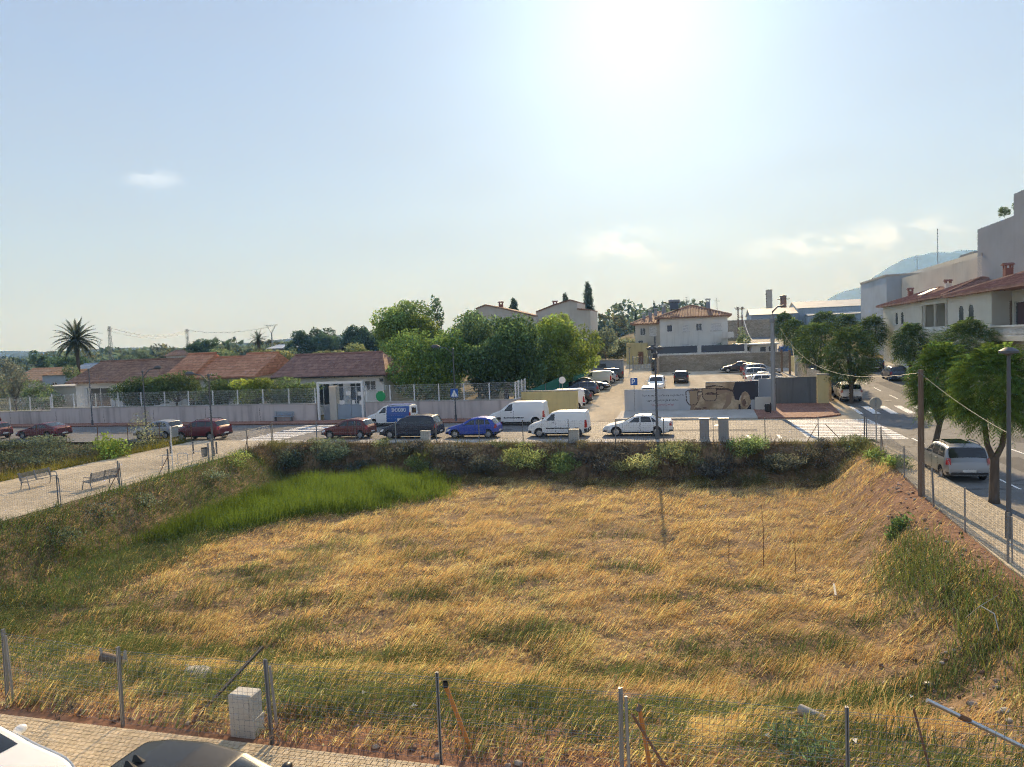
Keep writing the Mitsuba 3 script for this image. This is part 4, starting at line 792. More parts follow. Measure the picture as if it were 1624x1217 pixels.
p = thing('round_sign', 'grey back of a round traffic sign at the corner crossing', 'sign'); obj('pole', MB().tube([(10.0, 45.3, 0), (10.0, 45.3, 2.75)], .035, 8), 'galvanised', p); round_plate(p, 10.0, 45.36, 2.45, .33, 'sign_back')
p = thing('round_sign', 'small pale round sign standing at the ochre yellow wall', 'sign'); obj('pole', MB().tube([(-11.5, 62.3, 0), (-11.5, 62.3, 3.5)], .035, 8), 'galvanised', p); round_plate(p, -11.5, 62.25, 3.3, .3, 'white_paint')
p = thing('parking_sign', 'blue square sign with a white P in front of the painted wall', 'sign'); obj('pole', MB().tube([(-5.35, 63.5, .1), (-5.35, 63.5, 3.25)], .03, 8), 'galvanised', p); pl = obj('plate', MB().box(-5.66, -5.04, 63.41, 63.44, 2.65, 3.27), 'sign_blue', p)
tm = meshkit.text_mesh('P', .4, .006, bold=True); v = np.array(tm.vertices); obj('symbol', (np.c_[v[:, 0] - v[:, 0].mean() - 5.35, 63.408 - v[:, 2], v[:, 1] + 2.76], tm.faces), 'lettering_white', pl)
p = thing('pedestrian_sign', 'blue crossing sign with white triangle on the lamp at the school wall', 'sign'); pl = obj('plate', MB().box(-20.85, -20.15, 59.15, 59.18, 2.2, 2.95), 'sign_blue', p); obj('symbol', MB().prism([(-20.8, 2.28), (-20.2, 2.28), (-20.5, 2.88)], 0, .004, lambda v: np.c_[v[:, 0], 59.148 - v[:, 2], v[:, 1]]), 'lettering_white', pl)
mk = MB().bar((-20.5, 59.14, 2.33), (-20.52, 59.14, 2.55), .05, .01).bar((-20.52, 59.139, 2.5), (-20.44, 59.139, 2.36), .04, .01).lathe([(0, 59.132), (.04, 59.132), (.04, 59.142)], (-20.52, 0, 2.66), 10, axis='y'); obj('figure', mk, 'ink', pl)
p = thing('signpost', 'slim white post with a narrow sign seen edge on by the bicycle hoops', 'sign'); obj('pole', MB().tube([(-29.75, 35.3, 0), (-29.75, 35.3, 2.65)], .035, 8), 'white_paint', p); obj('plate', MB().box(-29.78, -29.72, 35.4, 35.9, 2.0, 2.6), 'sign_back', p)
def cabinet(label, x, y, w, d, h, mt, base='concrete', z=.1, nm='utility_cabinet'):
    c = thing(nm, label, 'cabinet'); obj('base', MB().box(x - w / 2 - .03, x + w / 2 + .03, y - d / 2 - .03, y + d / 2 + .03, z - .4, z + .12), base, c)
    obj('body', hull([(x + i * (w / 2 - e), y + j * (d / 2 - e), zz) for i in (-1, 1) for j in (-1, 1) for e, zz in ((0, z + .12), (0, z + h - .02), (.02, z + h))]), mt, c)
    obj('lid', MB().box(x - w / 2 - .025, x + w / 2 + .025, y - d / 2 - .025, y + d / 2 + .025, z + h, z + h + .03), mt, c); obj('door', MB().box(x - w / 2 + .05, x + w / 2 - .05, y - d / 2 - .012, y - d / 2 - .002, z + .2, z + h - .08), mt, c)
cabinet('small white utility box at the tail of the dark blue people carrier', -18.35, 46.5, .62, .35, .85, 'offwhite', z=0)
cabinet('small white utility box in front of the white van with black bumpers', -7.9, 46.4, .62, .35, .9, 'offwhite', z=0)
cabinet('grey steel cabinet on the far bank, left one of the tall pair', .38, 46.9, .58, .4, 1.35, 'galvanised'); cabinet('grey steel cabinet on the far bank, right one of the tall pair', 1.55, 46.9, .62, .4, 1.38, 'galvanised')
c = thing('utility_box', 'pale meter box on a beige masonry plinth at the near fence', 'cabinet')
obj('plinth', MB().box(-8.0, -7.53, 10.47, 10.78, -.3, .38), 'wall_cream', c); obj('body', hull([(-7.775 + i * (.225 - e), 10.62 + j * (.15 - e), zz) for i in (-1, 1) for j in (-1, 1) for e, zz in ((0, .385), (0, .80), (.02, .82))]), 'offwhite', c); obj('door', MB().box(-7.95, -7.6, 10.455, 10.467, .43, .77), 'offwhite', c)

def bench(label, x, y, face, L=1.75):
    """Steel bench along y; face = +1 looks towards +x."""
    b = thing('bench', label, 'bench'); s = face
    st = MB(); bk = MB()
    for k in range(9): a = .05 + k * .052; st.bar((x + s * (.25 - a), y - L / 2, .54 - .01 * k), (x + s * (.25 - a), y + L / 2, .54 - .01 * k), .03, .02)
    for k in range(8): h = .58 + k * .05; bk.bar((x - s * (.25 + .012 * k), y - L / 2, h), (x - s * (.25 + .012 * k), y + L / 2, h), .02, .03)
    obj('seat', st, 'steel_grey', b); obj('backrest', bk, 'steel_grey', b)
    for yy in (y - L / 2 + .08, y, y + L / 2 - .08):
        fr = MB().bar((x - s * .22, yy, .48), (x - s * .35, yy, .98), .05).bar((x - s * .22, yy, .5), (x + s * .22, yy, .52), .05)
        obj('frame', fr, 'steel_grey', b)
    for yy in (y - L / 2 + .08, y + L / 2 - .08):
        obj('leg', MB().tube([(x + s * .2, yy, .5), (x + s * .26, yy, .3), (x + s * .3, yy, .1)], .025, 7), 'steel_grey', b); obj('leg', MB().tube([(x - s * .2, yy, .5), (x - s * .25, yy, .3), (x - s * .3, yy, .1)], .025, 7), 'steel_grey', b)
        obj('armrest', MB().tube([(x - s * .28, yy, .72), (x + s * .15, yy, .74), (x + s * .22, yy, .52)], .022, 7), 'steel_grey', b)
bench('steel slatted bench on the outer side of the paved path, leftmost', -33.8, 30.2, 1, 1.9); bench('steel slatted bench on the paved path right against the lot fence', -30.1, 30.4, -1, 1.9)
b = thing('bench', 'bluish bench against the pinkish wall between crossing and gate', 'bench')
for k in range(4): obj('slat', MB().box(-39.4, -37.3, 60.5 + k * .09, 60.57 + k * .09, .56, .6), 'cladding_blue', b)
for k in range(4): obj('slat', MB().box(-39.4, -37.3, 60.87, 60.9, .66 + k * .1, .73 + k * .1), 'cladding_blue', b)
for x in (-39.2, -37.5): obj('leg', MB().box(x - .03, x + .03, 60.5, 60.86, .1, .558).box(x - .03, x + .03, 60.861, 60.868, .1, 1.05), 'steel_grey', b)
for k, (x, y, l) in enumerate(((-35.0, 41.4, 'grey bollard at the path mouth, leftmost of the three'), (-33.1, 41.3, 'grey bollard at the path mouth, between the other two'), (-31.2, 41.2, 'grey bollard at the path mouth, next to the lamp'))):
    p = thing('bollard', l, 'bollard', 'bollards across the mouth of the path'); obj('post', MB().lathe([(.055, 0), (.055, .85), (.045, .9), (0, .92)], (x, y, 0), 12), 'lamp_grey', p, smooth=40); obj('foot', MB().lathe([(.09, .1), (.09, .13), (.056, .14)], (x, y, 0), 12), 'black_metal', p)
for x, y, l in ((-31.3, 36.7, 'steel bicycle hoop nearest of the three on the path'), (-30.85, 37.5, 'steel bicycle hoop in the middle of the three on the path'), (-30.4, 38.3, 'steel bicycle hoop farthest of the three, by the litter bin')):
    p = thing('bicycle_hoop', l, 'bicycle stand', 'bicycle hoops on the path'); t = np.linspace(0, math.pi, 9)
    obj('hoop', MB().tube([(x - .36, y, .05), (x - .36, y, .62)] + [(x - .26 - .1 * math.cos(a), y, .62 + .1 * math.sin(a)) for a in np.linspace(0, math.pi / 2, 4)[1:]] + [(x + .26 + .1 * math.sin(a), y, .62 + .1 * math.cos(a)) for a in np.linspace(0, math.pi / 2, 4)] + [(x + .36, y, .05)], .026, 8), 'bright_steel', p, smooth=50)
    obj('base_plate', MB().box(x - .42, x - .3, y - .06, y + .06, .1, .112).box(x + .3, x + .42, y - .06, y + .06, .1, .112), 'steel_grey', p)
p = thing('litter_bin', 'grey litter bin hung on a post at the edge of the path', 'bin'); obj('post', MB().tube([(-29.45, 38.1, 0), (-29.45, 38.1, 1.25)], .05, 8), 'galvanised', p); obj('body', MB().lathe([(.13, .42), (.17, .45), (.19, .95), (.16, .96), (.15, .5)], (-29.7, 38.05, 0), 14), 'steel_grey', p, smooth=40); obj('rim', MB().lathe([(.195, .93), (.2, .95), (.2, .99), (.16, .99)], (-29.7, 38.05, 0), 14), 'black_metal', p)
p = thing('litter_bin', 'black litter bin at the foot of the thick grey pole', 'bin'); obj('post', MB().tube([(5.75, 61.6, .1), (5.75, 61.6, 1.1)], .04, 8), 'black_metal', p); obj('body', MB().lathe([(.18, .35), (.25, .4), (.28, .95), (.24, .96), (.2, .45)], (5.55, 61.5, 0), 14), 'black_metal', p, smooth=40)

# ---------------------------------------------------------------- things lying about in the lot
def fz(x, y): return float(floor(np.array([x]), np.array([y]))[0])
def lying(name, label, cat, x, y, z=None): return thing(name, label, cat)
p = thing('leaning_pole', 'black pole leaning against the pale meter box', 'pole'); obj('tube', MB().tube([(-8.9, 10.7, fz(-8.9, 10.8) + .1), (-8.95, 12.9, .55)], .035, 8), 'black_metal', p); obj('ferrule', MB().tube([(-8.9, 10.67, fz(-8.9, 10.8) + .06), (-8.9, 10.76, fz(-8.9, 10.8) + .14)], .042, 8), 'rust', p)
p = thing('orange_strut', 'orange painted strut bracing the fence post on the near side', 'strut'); obj('tube', MB().tube([(-4.0, 10.5, 1.3), (-3.75, 10.85, .1)], .035, 8), 'orange_paint', p); obj('collar', MB().lathe([(.045, 1.27), (.045, 1.36)], (-4.0, 10.5, 0), 8), 'black_metal', p)
p = thing('orange_strut', 'short orange strut tied between the tripled fence posts', 'strut'); obj('tube', MB().tube([(-.95, 10.5, 1.25), (-.82, 10.7, .15)], .033, 8), 'orange_paint', p); obj('wrap', MB().tube([(-.97, 10.46, 1.18), (-.93, 10.52, 1.24)], .04, 8), 'wood', p)
p = thing('steel_pipe', 'long pale steel pipe sloping across the bottom right corner', 'pipe'); obj('tube', MB().tube([(3.3, 11.9, 1.0), (5.6, 12.1, -.15)], .035, 10), 'bright_steel', p, smooth=40); obj('coupling', MB().tube([(3.75, 11.94, .775), (3.9, 11.953, .70)], .045, 10), 'rust', p)
p = thing('rusty_rod', 'thin dark rod standing askew in the bottom right grass', 'rod'); obj('bar', MB().tube([(2.85, 10.9, 1.35), (3.2, 10.8, -.2)], .018, 6), 'rust', p)
z = fz(1.9, 13.8); p = thing('concrete_pipe', 'short white pipe section lying in the straw at bottom right', 'pipe')
ang = np.linspace(0, 2 * np.pi, 15); obj('shell', MB().tube([(1.72, 13.95, z + .16), (2.15, 13.65, z + .12)], .11, 14, cap=False).tube([(2.15, 13.65, z + .12), (1.72, 13.95, z + .16)], .09, 14, cap=False), 'concrete', p, smooth=40); obj('broken_rim', MB().tube([(2.13, 13.66, z + .12), (2.2, 13.61, z + .115)], .122, 14, cap=False), 'rust', p, smooth=40)
tag(obj('plank', MB().bar((.7, 14.1, fz(.7, 14.1) + .12), (1.65, 13.85, fz(1.65, 13.8) + .14), .07, .03), 'wood'), 'pale weathered plank beside the white pipe section', 'plank')
z = fz(-13.3, 13.4); p = thing('debris_roll', 'grey roll of rubble with two pale pointed ends in the left grass', 'debris')
obj('roll', MB().tube([(-13.55, 13.4, z + .17), (-13.02, 13.33, z + .15)], .12, 12), 'wood', p, smooth=40)
for x, s in ((-13.58, -1), (-13.0, 1)): obj('end', hull([(x, 13.35, z + .05), (x + .05, 13.35, z + .05), (x, 13.5, z + .05), (x + .05, 13.5, z + .05), (x + s * .06, 13.4, z + .4), (x + s * .06 + .04, 13.42, z + .38)]), 'offwhite', p)
def rock(name, label, x, y, r, mt, seed, sz=.6, dz=0.0):
    s = trimesh.creation.icosphere(2, 1.0); v = np.array(s.vertices); n = meshkit.fbm(v * 1.6 + seed * 3.1, 3, seed); v = v * (0.65 + .7 * n[:, None]) * r; v[:, 2] *= sz; v += (x, y, fz(x, y) + r * .2 + dz)
    return tag(obj(name, (v, s.faces), mt, smooth=30), label, 'rubble')
rock('cement_lump', 'pale lump of hardened cement behind the meter box', -10.9, 13.2, .36, 'concrete', 3); rock('stone', 'dark flat stone among pebbles in the lower right of the lot', 5.1, 18.2, .12, 'steel_grey', 4); rock('stone', 'pale flat rock at the foot of the green strip, lower right', 5.4, 16.4, .11, 'clod', 5); rock('stone', 'pale chunk near the right bottom edge of the grass', 5.6, 15.3, .1, 'concrete', 6)
p = tag(obj('plank', MB().bar((4.15, 24.4, fz(4.2, 24.6) + .22), (4.25, 25.3, fz(4.2, 24.6) + .3), .06, .03), 'offwhite'), 'short pale stick lying in the dry grass right of the middle', 'stick')
tag(obj('branch', MB().tube([(6.3, 19.6, fz(6.3, 19.6) + .35), (6.5, 19.2, fz(6.5, 19.2) + .6), (6.65, 18.8, fz(6.6, 18.8) + .5), (6.6, 18.4, fz(6.6, 18.4) + .25)], [.006, .012, .014, .01], 6).tube([(6.5, 19.2, fz(6.5, 19.2) + .6), (6.85, 19.1, fz(6.8, 19.1) + .65)], [.01, .005], 5), 'offwhite', smooth=40), 'bare pale twig in the dark grass at the right edge', 'branch')
tag(obj('plastic_sheet', (np.array([(-10.1, 13.3, fz(-10, 13.3) + .12), (-9.7, 13.25, fz(-10, 13.3) + .2), (-9.65, 13.5, fz(-10, 13.5) + .15), (-10.05, 13.55, fz(-10, 13.5) + .22)]), np.array([[0, 1, 2, 3]])), 'netting'), 'scrap of green plastic beside the cement lump', 'litter')
# ---------------------------------------------------------------- vehicles
# s runs from the front bumper (0) to the tail (L); the local x of a vehicle is s - L/2, so that its nose points towards -x.
KINDS = {
 'hatch': dict(L=3.95, W=1.72, wheels=(.78, 3.28), r=.31, belt=(.92, 1.0), top=[(0, .5), (.05, .66), (.22, .77), (.95, .96), (1.15, 1.02), (1.95, 1.41), (2.5, 1.5), (3.1, 1.47), (3.5, 1.38), (3.82, 1.0), (3.92, .86), (3.95, .6)], ws=(1.18, 1.92), rw=(3.52, 3.80), sides=[(1.35, 1.95, 2.28, 2.28), (2.36, 2.36, 3.02, 2.98), (3.1, 3.06, 3.48, 3.28)], doors=[(1.15, 2.3), (2.34, 3.15)]),
 'saloon': dict(L=4.77, W=1.82, wheels=(.95, 3.68), r=.32, belt=(.9, .98), top=[(0, .48), (.05, .62), (.25, .73), (1.25, .94), (1.45, 1.0), (2.2, 1.38), (2.75, 1.47), (3.3, 1.43), (3.95, 1.13), (4.1, 1.08), (4.6, 1.04), (4.73, .92), (4.77, .6)], ws=(1.5, 2.2), rw=(3.34, 3.98), sides=[(1.65, 2.2, 2.55, 2.55), (2.63, 2.63, 3.35, 3.25), (3.42, 3.32, 3.8, 3.5)], doors=[(1.4, 2.58), (2.62, 3.5)]),
 'coupe': dict(L=4.6, W=1.84, wheels=(.95, 3.65), r=.33, belt=(.88, .96), top=[(0, .45), (.05, .58), (.25, .7), (1.3, .92), (1.5, .97), (2.3, 1.3), (2.8, 1.37), (3.3, 1.33), (4.05, 1.06), (4.45, .98), (4.56, .88), (4.6, .55)], ws=(1.55, 2.28), rw=(3.3, 4.0), sides=[(1.75, 2.3, 2.75, 2.75), (2.83, 2.83, 3.65, 3.3)], doors=[(1.45, 2.8)]),
 'mpv': dict(L=4.63, W=1.81, wheels=(.9, 3.75), r=.32, belt=(1.0, 1.08), top=[(0, .5), (.05, .7), (.25, .82), (1.0, 1.03), (1.2, 1.1), (2.0, 1.6), (2.5, 1.70), (3.5, 1.72), (4.2, 1.64), (4.5, 1.12), (4.6, .95), (4.63, .6)], ws=(1.2, 1.95), rw=(4.24, 4.48), sides=[(1.4, 2.0, 2.35, 2.35), (2.43, 2.43, 3.3, 3.3), (3.38, 3.38, 4.22, 4.05)], doors=[(1.3, 2.4), (2.44, 3.35)]),
 'estate': dict(L=4.42, W=1.76, wheels=(.9, 3.6), r=.31, belt=(.95, 1.03), top=[(0, .48), (.05, .66), (.22, .77), (1.05, .98), (1.2, 1.03), (2.0, 1.47), (2.5, 1.56), (3.5, 1.56), (4.02, 1.50), (4.3, 1.02), (4.38, .88), (4.42, .6)], ws=(1.22, 1.97), rw=(4.04, 4.27), sides=[(1.4, 2.0, 2.35, 2.35), (2.43, 2.43, 3.2, 3.2), (3.28, 3.28, 4.05, 3.85)], doors=[(1.25, 2.38), (2.42, 3.25)], rails=True),
 'suv': dict(L=4.35, W=1.82, wheels=(.85, 3.5), r=.35, belt=(1.05, 1.13), top=[(0, .6), (.05, .8), (.22, .92), (1.0, 1.1), (1.15, 1.15), (1.85, 1.55), (2.3, 1.63), (3.3, 1.62), (3.85, 1.54), (4.2, 1.12), (4.3, .98), (4.35, .65)], ws=(1.17, 1.82), rw=(3.88, 4.17), sides=[(1.4, 1.9, 2.25, 2.25), (2.33, 2.33, 3.05, 3.05), (3.13, 3.13, 3.8, 3.55)], doors=[(1.2, 2.28), (2.32, 3.1)], clear=.28, rails=True),
 'small_van': dict(L=4.28, W=1.82, wheels=(.85, 3.5), r=.32, belt=(1.14, 1.18), top=[(0, .58), (.05, .82), (.25, .95), (.85, 1.14), (1.0, 1.2), (1.7, 1.72), (2.1, 1.81), (3.9, 1.83), (4.17, 1.78), (4.24, 1.3), (4.28, .6)], ws=(1.0, 1.66), rw=None, sides=[(1.2, 1.75, 1.98, 1.98)], doors=[(1.05, 2.05)], van=True),
 'panel_van': dict(L=4.8, W=1.9, wheels=(.95, 4.0), r=.33, belt=(1.18, 1.2), top=[(0, .6), (.05, .84), (.25, .97), (.85, 1.16), (1.0, 1.24), (1.75, 1.8), (2.2, 1.93), (4.4, 1.94), (4.68, 1.88), (4.76, 1.3), (4.8, .6)], ws=(1.02, 1.72), rw=None, sides=[(1.25, 1.8, 2.1, 2.1)], doors=[(1.1, 2.18)], van=True),
}
def make_kind(d):
    L, W = d['L'], d['W']; ts, tz = np.array(d['top']).T; clear = d.get('clear', .2); van = d.get('van', False)
    ztop = lambda s: np.interp(s, ts, tz)
    zbot = lambda s: clear + .10 * ss(.5, 0, s) + .12 * ss(L - .6, L, s)
    wp = lambda s: W / 2 * (1 - .24 * (1 - ss(0, .75, s)) ** 2 - .12 * (1 - ss(0, .5, L - s)) ** 2)
    zb = lambda s: d['belt'][0] + (d['belt'][1] - d['belt'][0]) * s / L
    tum = .13 if van else .27
    def ring(s):
        w, t, bt = float(wp(s)), float(ztop(s)), float(zbot(s)); zl = min(float(zb(s)), t - .11); U = t - zl; ins = tum * max(0, U - .13); zm = bt + .5 * (zl - bt)
        return np.array([(0, bt), (.78 * w, bt), (.93 * w, bt + .06), (.985 * w, bt + .16), (w, zm), (.997 * w, zm + .6 * (zl - zm)), (.982 * w, zl), (.962 * w - ins * .25, zl + .28 * U), (.95 * w - ins * .62, zl + .62 * U), (.935 * w - ins, t - .08), (.90 * w - ins - .015, t - .03), (.78 * w - ins, t - .008), (.4 * w - ins * .5, t + .008), (0, t + .014)])
    S = np.unique(np.r_[0, .02, .05, .1, .16, .25, .38, np.linspace(.5, L - .5, 30), L - .38, L - .27, L - .18, L - .11, L - .05, L - .02, L, ts])
    rings = [ring(s) for s in S]; K = len(rings[0])
    V = []
    for s, r in zip(S, rings):
        full = np.vstack([r, (r * (-1, 1))[-2:0:-1]]); V.append(np.c_[np.full(len(full), s - L / 2), full])
    M = len(V[0]); V = np.vstack(V); n = len(S)
    i, j = np.meshgrid(np.arange(n - 1), np.arange(M), indexing='ij'); qd = np.stack([i * M + j, i * M + (j + 1) % M, (i + 1) * M + (j + 1) % M, (i + 1) * M + j], -1).reshape(-1, 4)
    fs = np.vstack([qd[:, [0, 1, 2]], qd[:, [0, 2, 3]]])
    for e, flip in ((0, False), ((n - 1) * M, True)):
        c = len(V); V = np.vstack([V, V[e:e + M].mean(0)]); jj = np.arange(M); f = np.stack([np.full(M, c), e + (jj + 1) % M, e + jj], 1); fs = np.vstack([fs, f[:, ::-1] if flip else f])
    tm = trimesh.Trimesh(V, fs, process=True); tm.fix_normals(); body = manifold3d.Manifold(manifold3d.Mesh(tm.vertices.astype(np.float32), tm.faces.astype(np.uint32)))
    R = d['r']; wells = []
    for s in d['wheels']:
        for sd in (-1, 1):
            c = manifold3d.Manifold.cylinder(.5, R + .06, R + .06, 28).rotate((90, 0, 0)).translate((s - L / 2, .25, R + .01)).translate((0, sd * (W / 2 - .02), 0))
            body = body - c; wells.append((s - L / 2, R + .01))
    bm = body.to_mesh(); bv, bf = bm.vert_properties[:, :3], bm.tri_verts; cen = bv[bf].mean(1); nr = np.cross(bv[bf[:, 1]] - bv[bf[:, 0]], bv[bf[:, 2]] - bv[bf[:, 0]]); nr /= np.linalg.norm(nr, axis=1, keepdims=True) + 1e-12
    inw = np.zeros(len(bf), bool)
    for x, z in wells:
        dx, dz = cen[:, 0] - x, cen[:, 2] - z; rr = np.hypot(dx, dz); side = np.abs(cen[:, 1]) < W / 2 - .24
        inw |= (rr < R + .058) & (np.abs(cen[:, 1]) > W / 2 - .34) & (((rr > R - .02) & (np.abs(nr[:, 1]) < .3) & (nr[:, 0] * dx + nr[:, 2] * dz < 0)) | (side & (np.abs(nr[:, 1]) > .9)))
    inw |= cen[:, 2] < clear + .015
    P = {}
    P['body'] = ('paint', mikit.ply((bv, bf[~inw]), smooth=32)); P['wheel_arch'] = ('trim', mikit.ply((bv, bf[inw])))
    def yside(s, z):
        r = ring(s); a = r[2:11]; return np.interp(z, a[:, 1], a[:, 0])
    def side_patch(sf0, sf1, sr0, sr1, lo, hi, off, nu=6, nv=5, sd=1):
        v = []
        for t in np.linspace(0, 1, nv):
            for u in np.linspace(0, 1, nu):
                s = (sf0 + (sf1 - sf0) * t) * (1 - u) + (sr0 + (sr1 - sr0) * t) * u; z = lo(s) + (max(hi(s), lo(s) + .01) - lo(s)) * t
                v.append((s - L / 2, sd * (yside(s, z) + off), z))
        a = (np.arange(nv - 1)[:, None] * nu + np.arange(nu - 1)[None]).reshape(-1); f = np.stack([a, a + 1, a + nu + 1, a + nu], -1)
        return np.array(v), f if sd < 0 else f[:, ::-1]
    lo = lambda s: float(zb(s)) + .035
    hi = lambda s: float(ztop(s)) - .115
    def add_(nm, mt, g, smooth=True): P[nm] = (mt, mikit.ply(g, smooth=smooth))
    k = 0
    for w in d['sides']:
        for sd in (-1, 1): add_('side_window' + (f'_{k:03d}' if k else ''), 'car_glass', side_patch(*w, lo, hi, .006, sd=sd)); k += 1
    def top_patch(s0, s1, k0, off, mt_, nu=7, nv=9):
        v = []
        for s in np.linspace(s0, s1, nu):
            r = ring(s); a = r[8:][::-1]; ym = r[9, 0] * k0 + .0
            for u in np.linspace(-1, 1, nv): v.append((s - L / 2, u * ym, np.interp(abs(u * ym), a[:, 0], a[:, 1])))
        v = np.array(v); a = (np.arange(nu - 1)[:, None] * nv + np.arange(nv - 1)[None]).reshape(-1); f = np.stack([a, a + nv, a + nv + 1, a + 1], -1)
        nn = np.cross(v[nv] - v[0], v[1] - v[0]); mid = trimesh.Trimesh(v, np.vstack([f[:, [0, 1, 2]], f[:, [0, 2, 3]]]), process=False); vn = mid.vertex_normals; vn = vn * np.sign(vn[:, 2:]); return v + vn * off, f
    add_('windscreen', 'car_glass', top_patch(*d['ws'], .97, .007, 0))
    if d['rw']: add_('rear_window', 'car_glass', top_patch(*d['rw'], .93, .007, 0))
    k = 0
    for a, b in d['doors']:
        for sd in (-1, 1):
            low = lambda s: clear + .17
            nm = 'door' + (f'_{k:03d}' if k else ''); add_(nm, 'paint', side_patch(a + .02, a + .02, b - .02, b - .02, low, lambda s: float(zb(s)) + .02, .004, 6, 6, sd))
            m = MB(); y = sd * (yside(b - .2, float(zb(b)) - .1) + .012); m.box(b - .26 - L / 2, b - .1 - L / 2, y - .012, y + .012, float(zb(b)) - .1, float(zb(b)) - .07); P[nm + '__handle'] = ('trim' if van else 'paint', mikit.ply(m.mesh()))
            sm = MB()
            for s in (a, b): g = side_patch(s - .008, s - .008, s + .008, s + .008, low, lambda s: float(zb(s)) + .02, .005, 2, 6, sd); sm.add(*g)
            P[nm + '__seam'] = ('trim', mikit.ply(sm.mesh())); k += 1
    for k, sd in enumerate((-1, 1)):
        sx = f'_{k:03d}' if k else ''
        t0 = float(ztop(.1)); add_('headlight' + sx, 'head_lamp', side_patch(.05, .1, .34, .48, lambda s: min(float(ztop(s)) - .2, t0 - .17), lambda s: min(float(ztop(s)), t0 + .1) - .09, .008, 6, 4, sd))
        zt = float(zb(L)) if not van else .95; add_('taillight' + sx, 'tail_lamp', side_patch(L - .22, L - .2, L - .015, L - .06, lambda s: zt - .26, lambda s: zt + .02 + (.25 if van else 0), .008, 6, 4, sd))
        m = MB(); mx = d['sides'][0][0] + .18 - L / 2; y = sd * (yside(mx + L / 2, float(zb(1.2)) + .03)); sp = trimesh.creation.icosphere(2, 1); v = np.array(sp.vertices) * (.07, .11, .075) + (mx, y + sd * .13, float(zb(1.2)) + .08); m.add(v, sp.faces); P['mirror' + sx] = ('paint', mikit.ply(m.mesh(), smooth=60))
        add_('sill' + sx, 'trim', side_patch(d['wheels'][0] + R + .1, d['wheels'][0] + R + .1, d['wheels'][1] - R - .1, d['wheels'][1] - R - .1, lambda s: clear + .03, lambda s: clear + .12, .006, 5, 2, sd))
        if van: add_('rub_strip' + sx, 'trim', side_patch(1.35, 1.35, 3.05, 3.05, lambda s: .62, lambda s: .70, .012, 5, 2, sd))
        if d.get('rails'): P['roof_rail' + sx] = ('trim', mikit.ply(MB().tube([(s - L / 2, sd * (ring(s)[9, 0] - .06), float(ztop(s)) + h) for s, h in ((d['ws'][1] + .25, .0), (d['ws'][1] + .4, .06), (L - 1.0, .06), (L - .75, .0))], .02, 6).mesh()))
    for nm, s0, s1, z0, z1 in (('front_bumper', .02, .26, clear + .1, clear + .3), ('rear_bumper', L - .24, L - .02, clear + .14, clear + (.42 if van else .26))):
        m = MB()
        for sd in (-1, 1): m.add(*side_patch(s0, s0, s1, s1, lambda s: z0, lambda s: z1, .009, 6, 3, sd))
        e = s0 if 'front' in nm else s1; y = yside(e, (z0 + z1) / 2); x = (-.012 if 'front' in nm else L + .0) - L / 2; m.box(x, x + .02, -y * .98, y * .98, z0, z1); P[nm] = ('trim', mikit.ply(m.mesh()))
    P['grille'] = ('trim', mikit.ply(MB().box(-.012 - L / 2, .03 - L / 2, -.42, .42, float(ztop(0)) - .16 + .02, float(ztop(.03)) - .05).mesh()))
    P['number_plate'] = ('plate', mikit.ply(MB().box(-.03 - L / 2, -.012 - L / 2, -.26, .26, clear + .22, clear + .33).mesh()))
    zr = float(ztop(L)) + (.12 if d['rw'] else .08); sr = float(np.interp(-zr - .05, -tz[-4:][::1], ts[-4:])) if False else L
    P['number_plate_001'] = ('plate', mikit.ply(MB().box(L / 2 + .012, L / 2 + .022, -.26, .26, float(ztop(L)) - .13, float(ztop(L)) - .02).mesh()))
    tyre = mikit.ply(MB().lathe([(R * .62, -.1), (R * .9, -.1), (R, -.07), (R, .07), (R * .9, .1), (R * .62, .1)], (0, 0, 0), 24, axis='y').mesh(), smooth=40)
    rm = MB().lathe([(0, -.05), (R * .2, -.055), (R * .22, -.03), (R * .6, -.02), (R * .66, -.09), (R * .68, -.09), (R * .68, .08)], (0, 0, 0), 24, axis='y')
    for a in range(5):
        t = a * 2 * math.pi / 5; rm.bar((R * .15 * math.cos(t), -.055, R * .15 * math.sin(t)), (R * .62 * math.cos(t), -.07, R * .62 * math.sin(t)), .06, .03)
    rim_ = mikit.ply(rm.mesh(), smooth=30)
    wheels = [(s - L / 2, sd * (W / 2 - .125), R, sd) for s in d['wheels'] for sd in (-1, 1)]
    return P, tyre, rim_, wheels
MADE = {k: make_kind(d) for k, d in KINDS.items()}
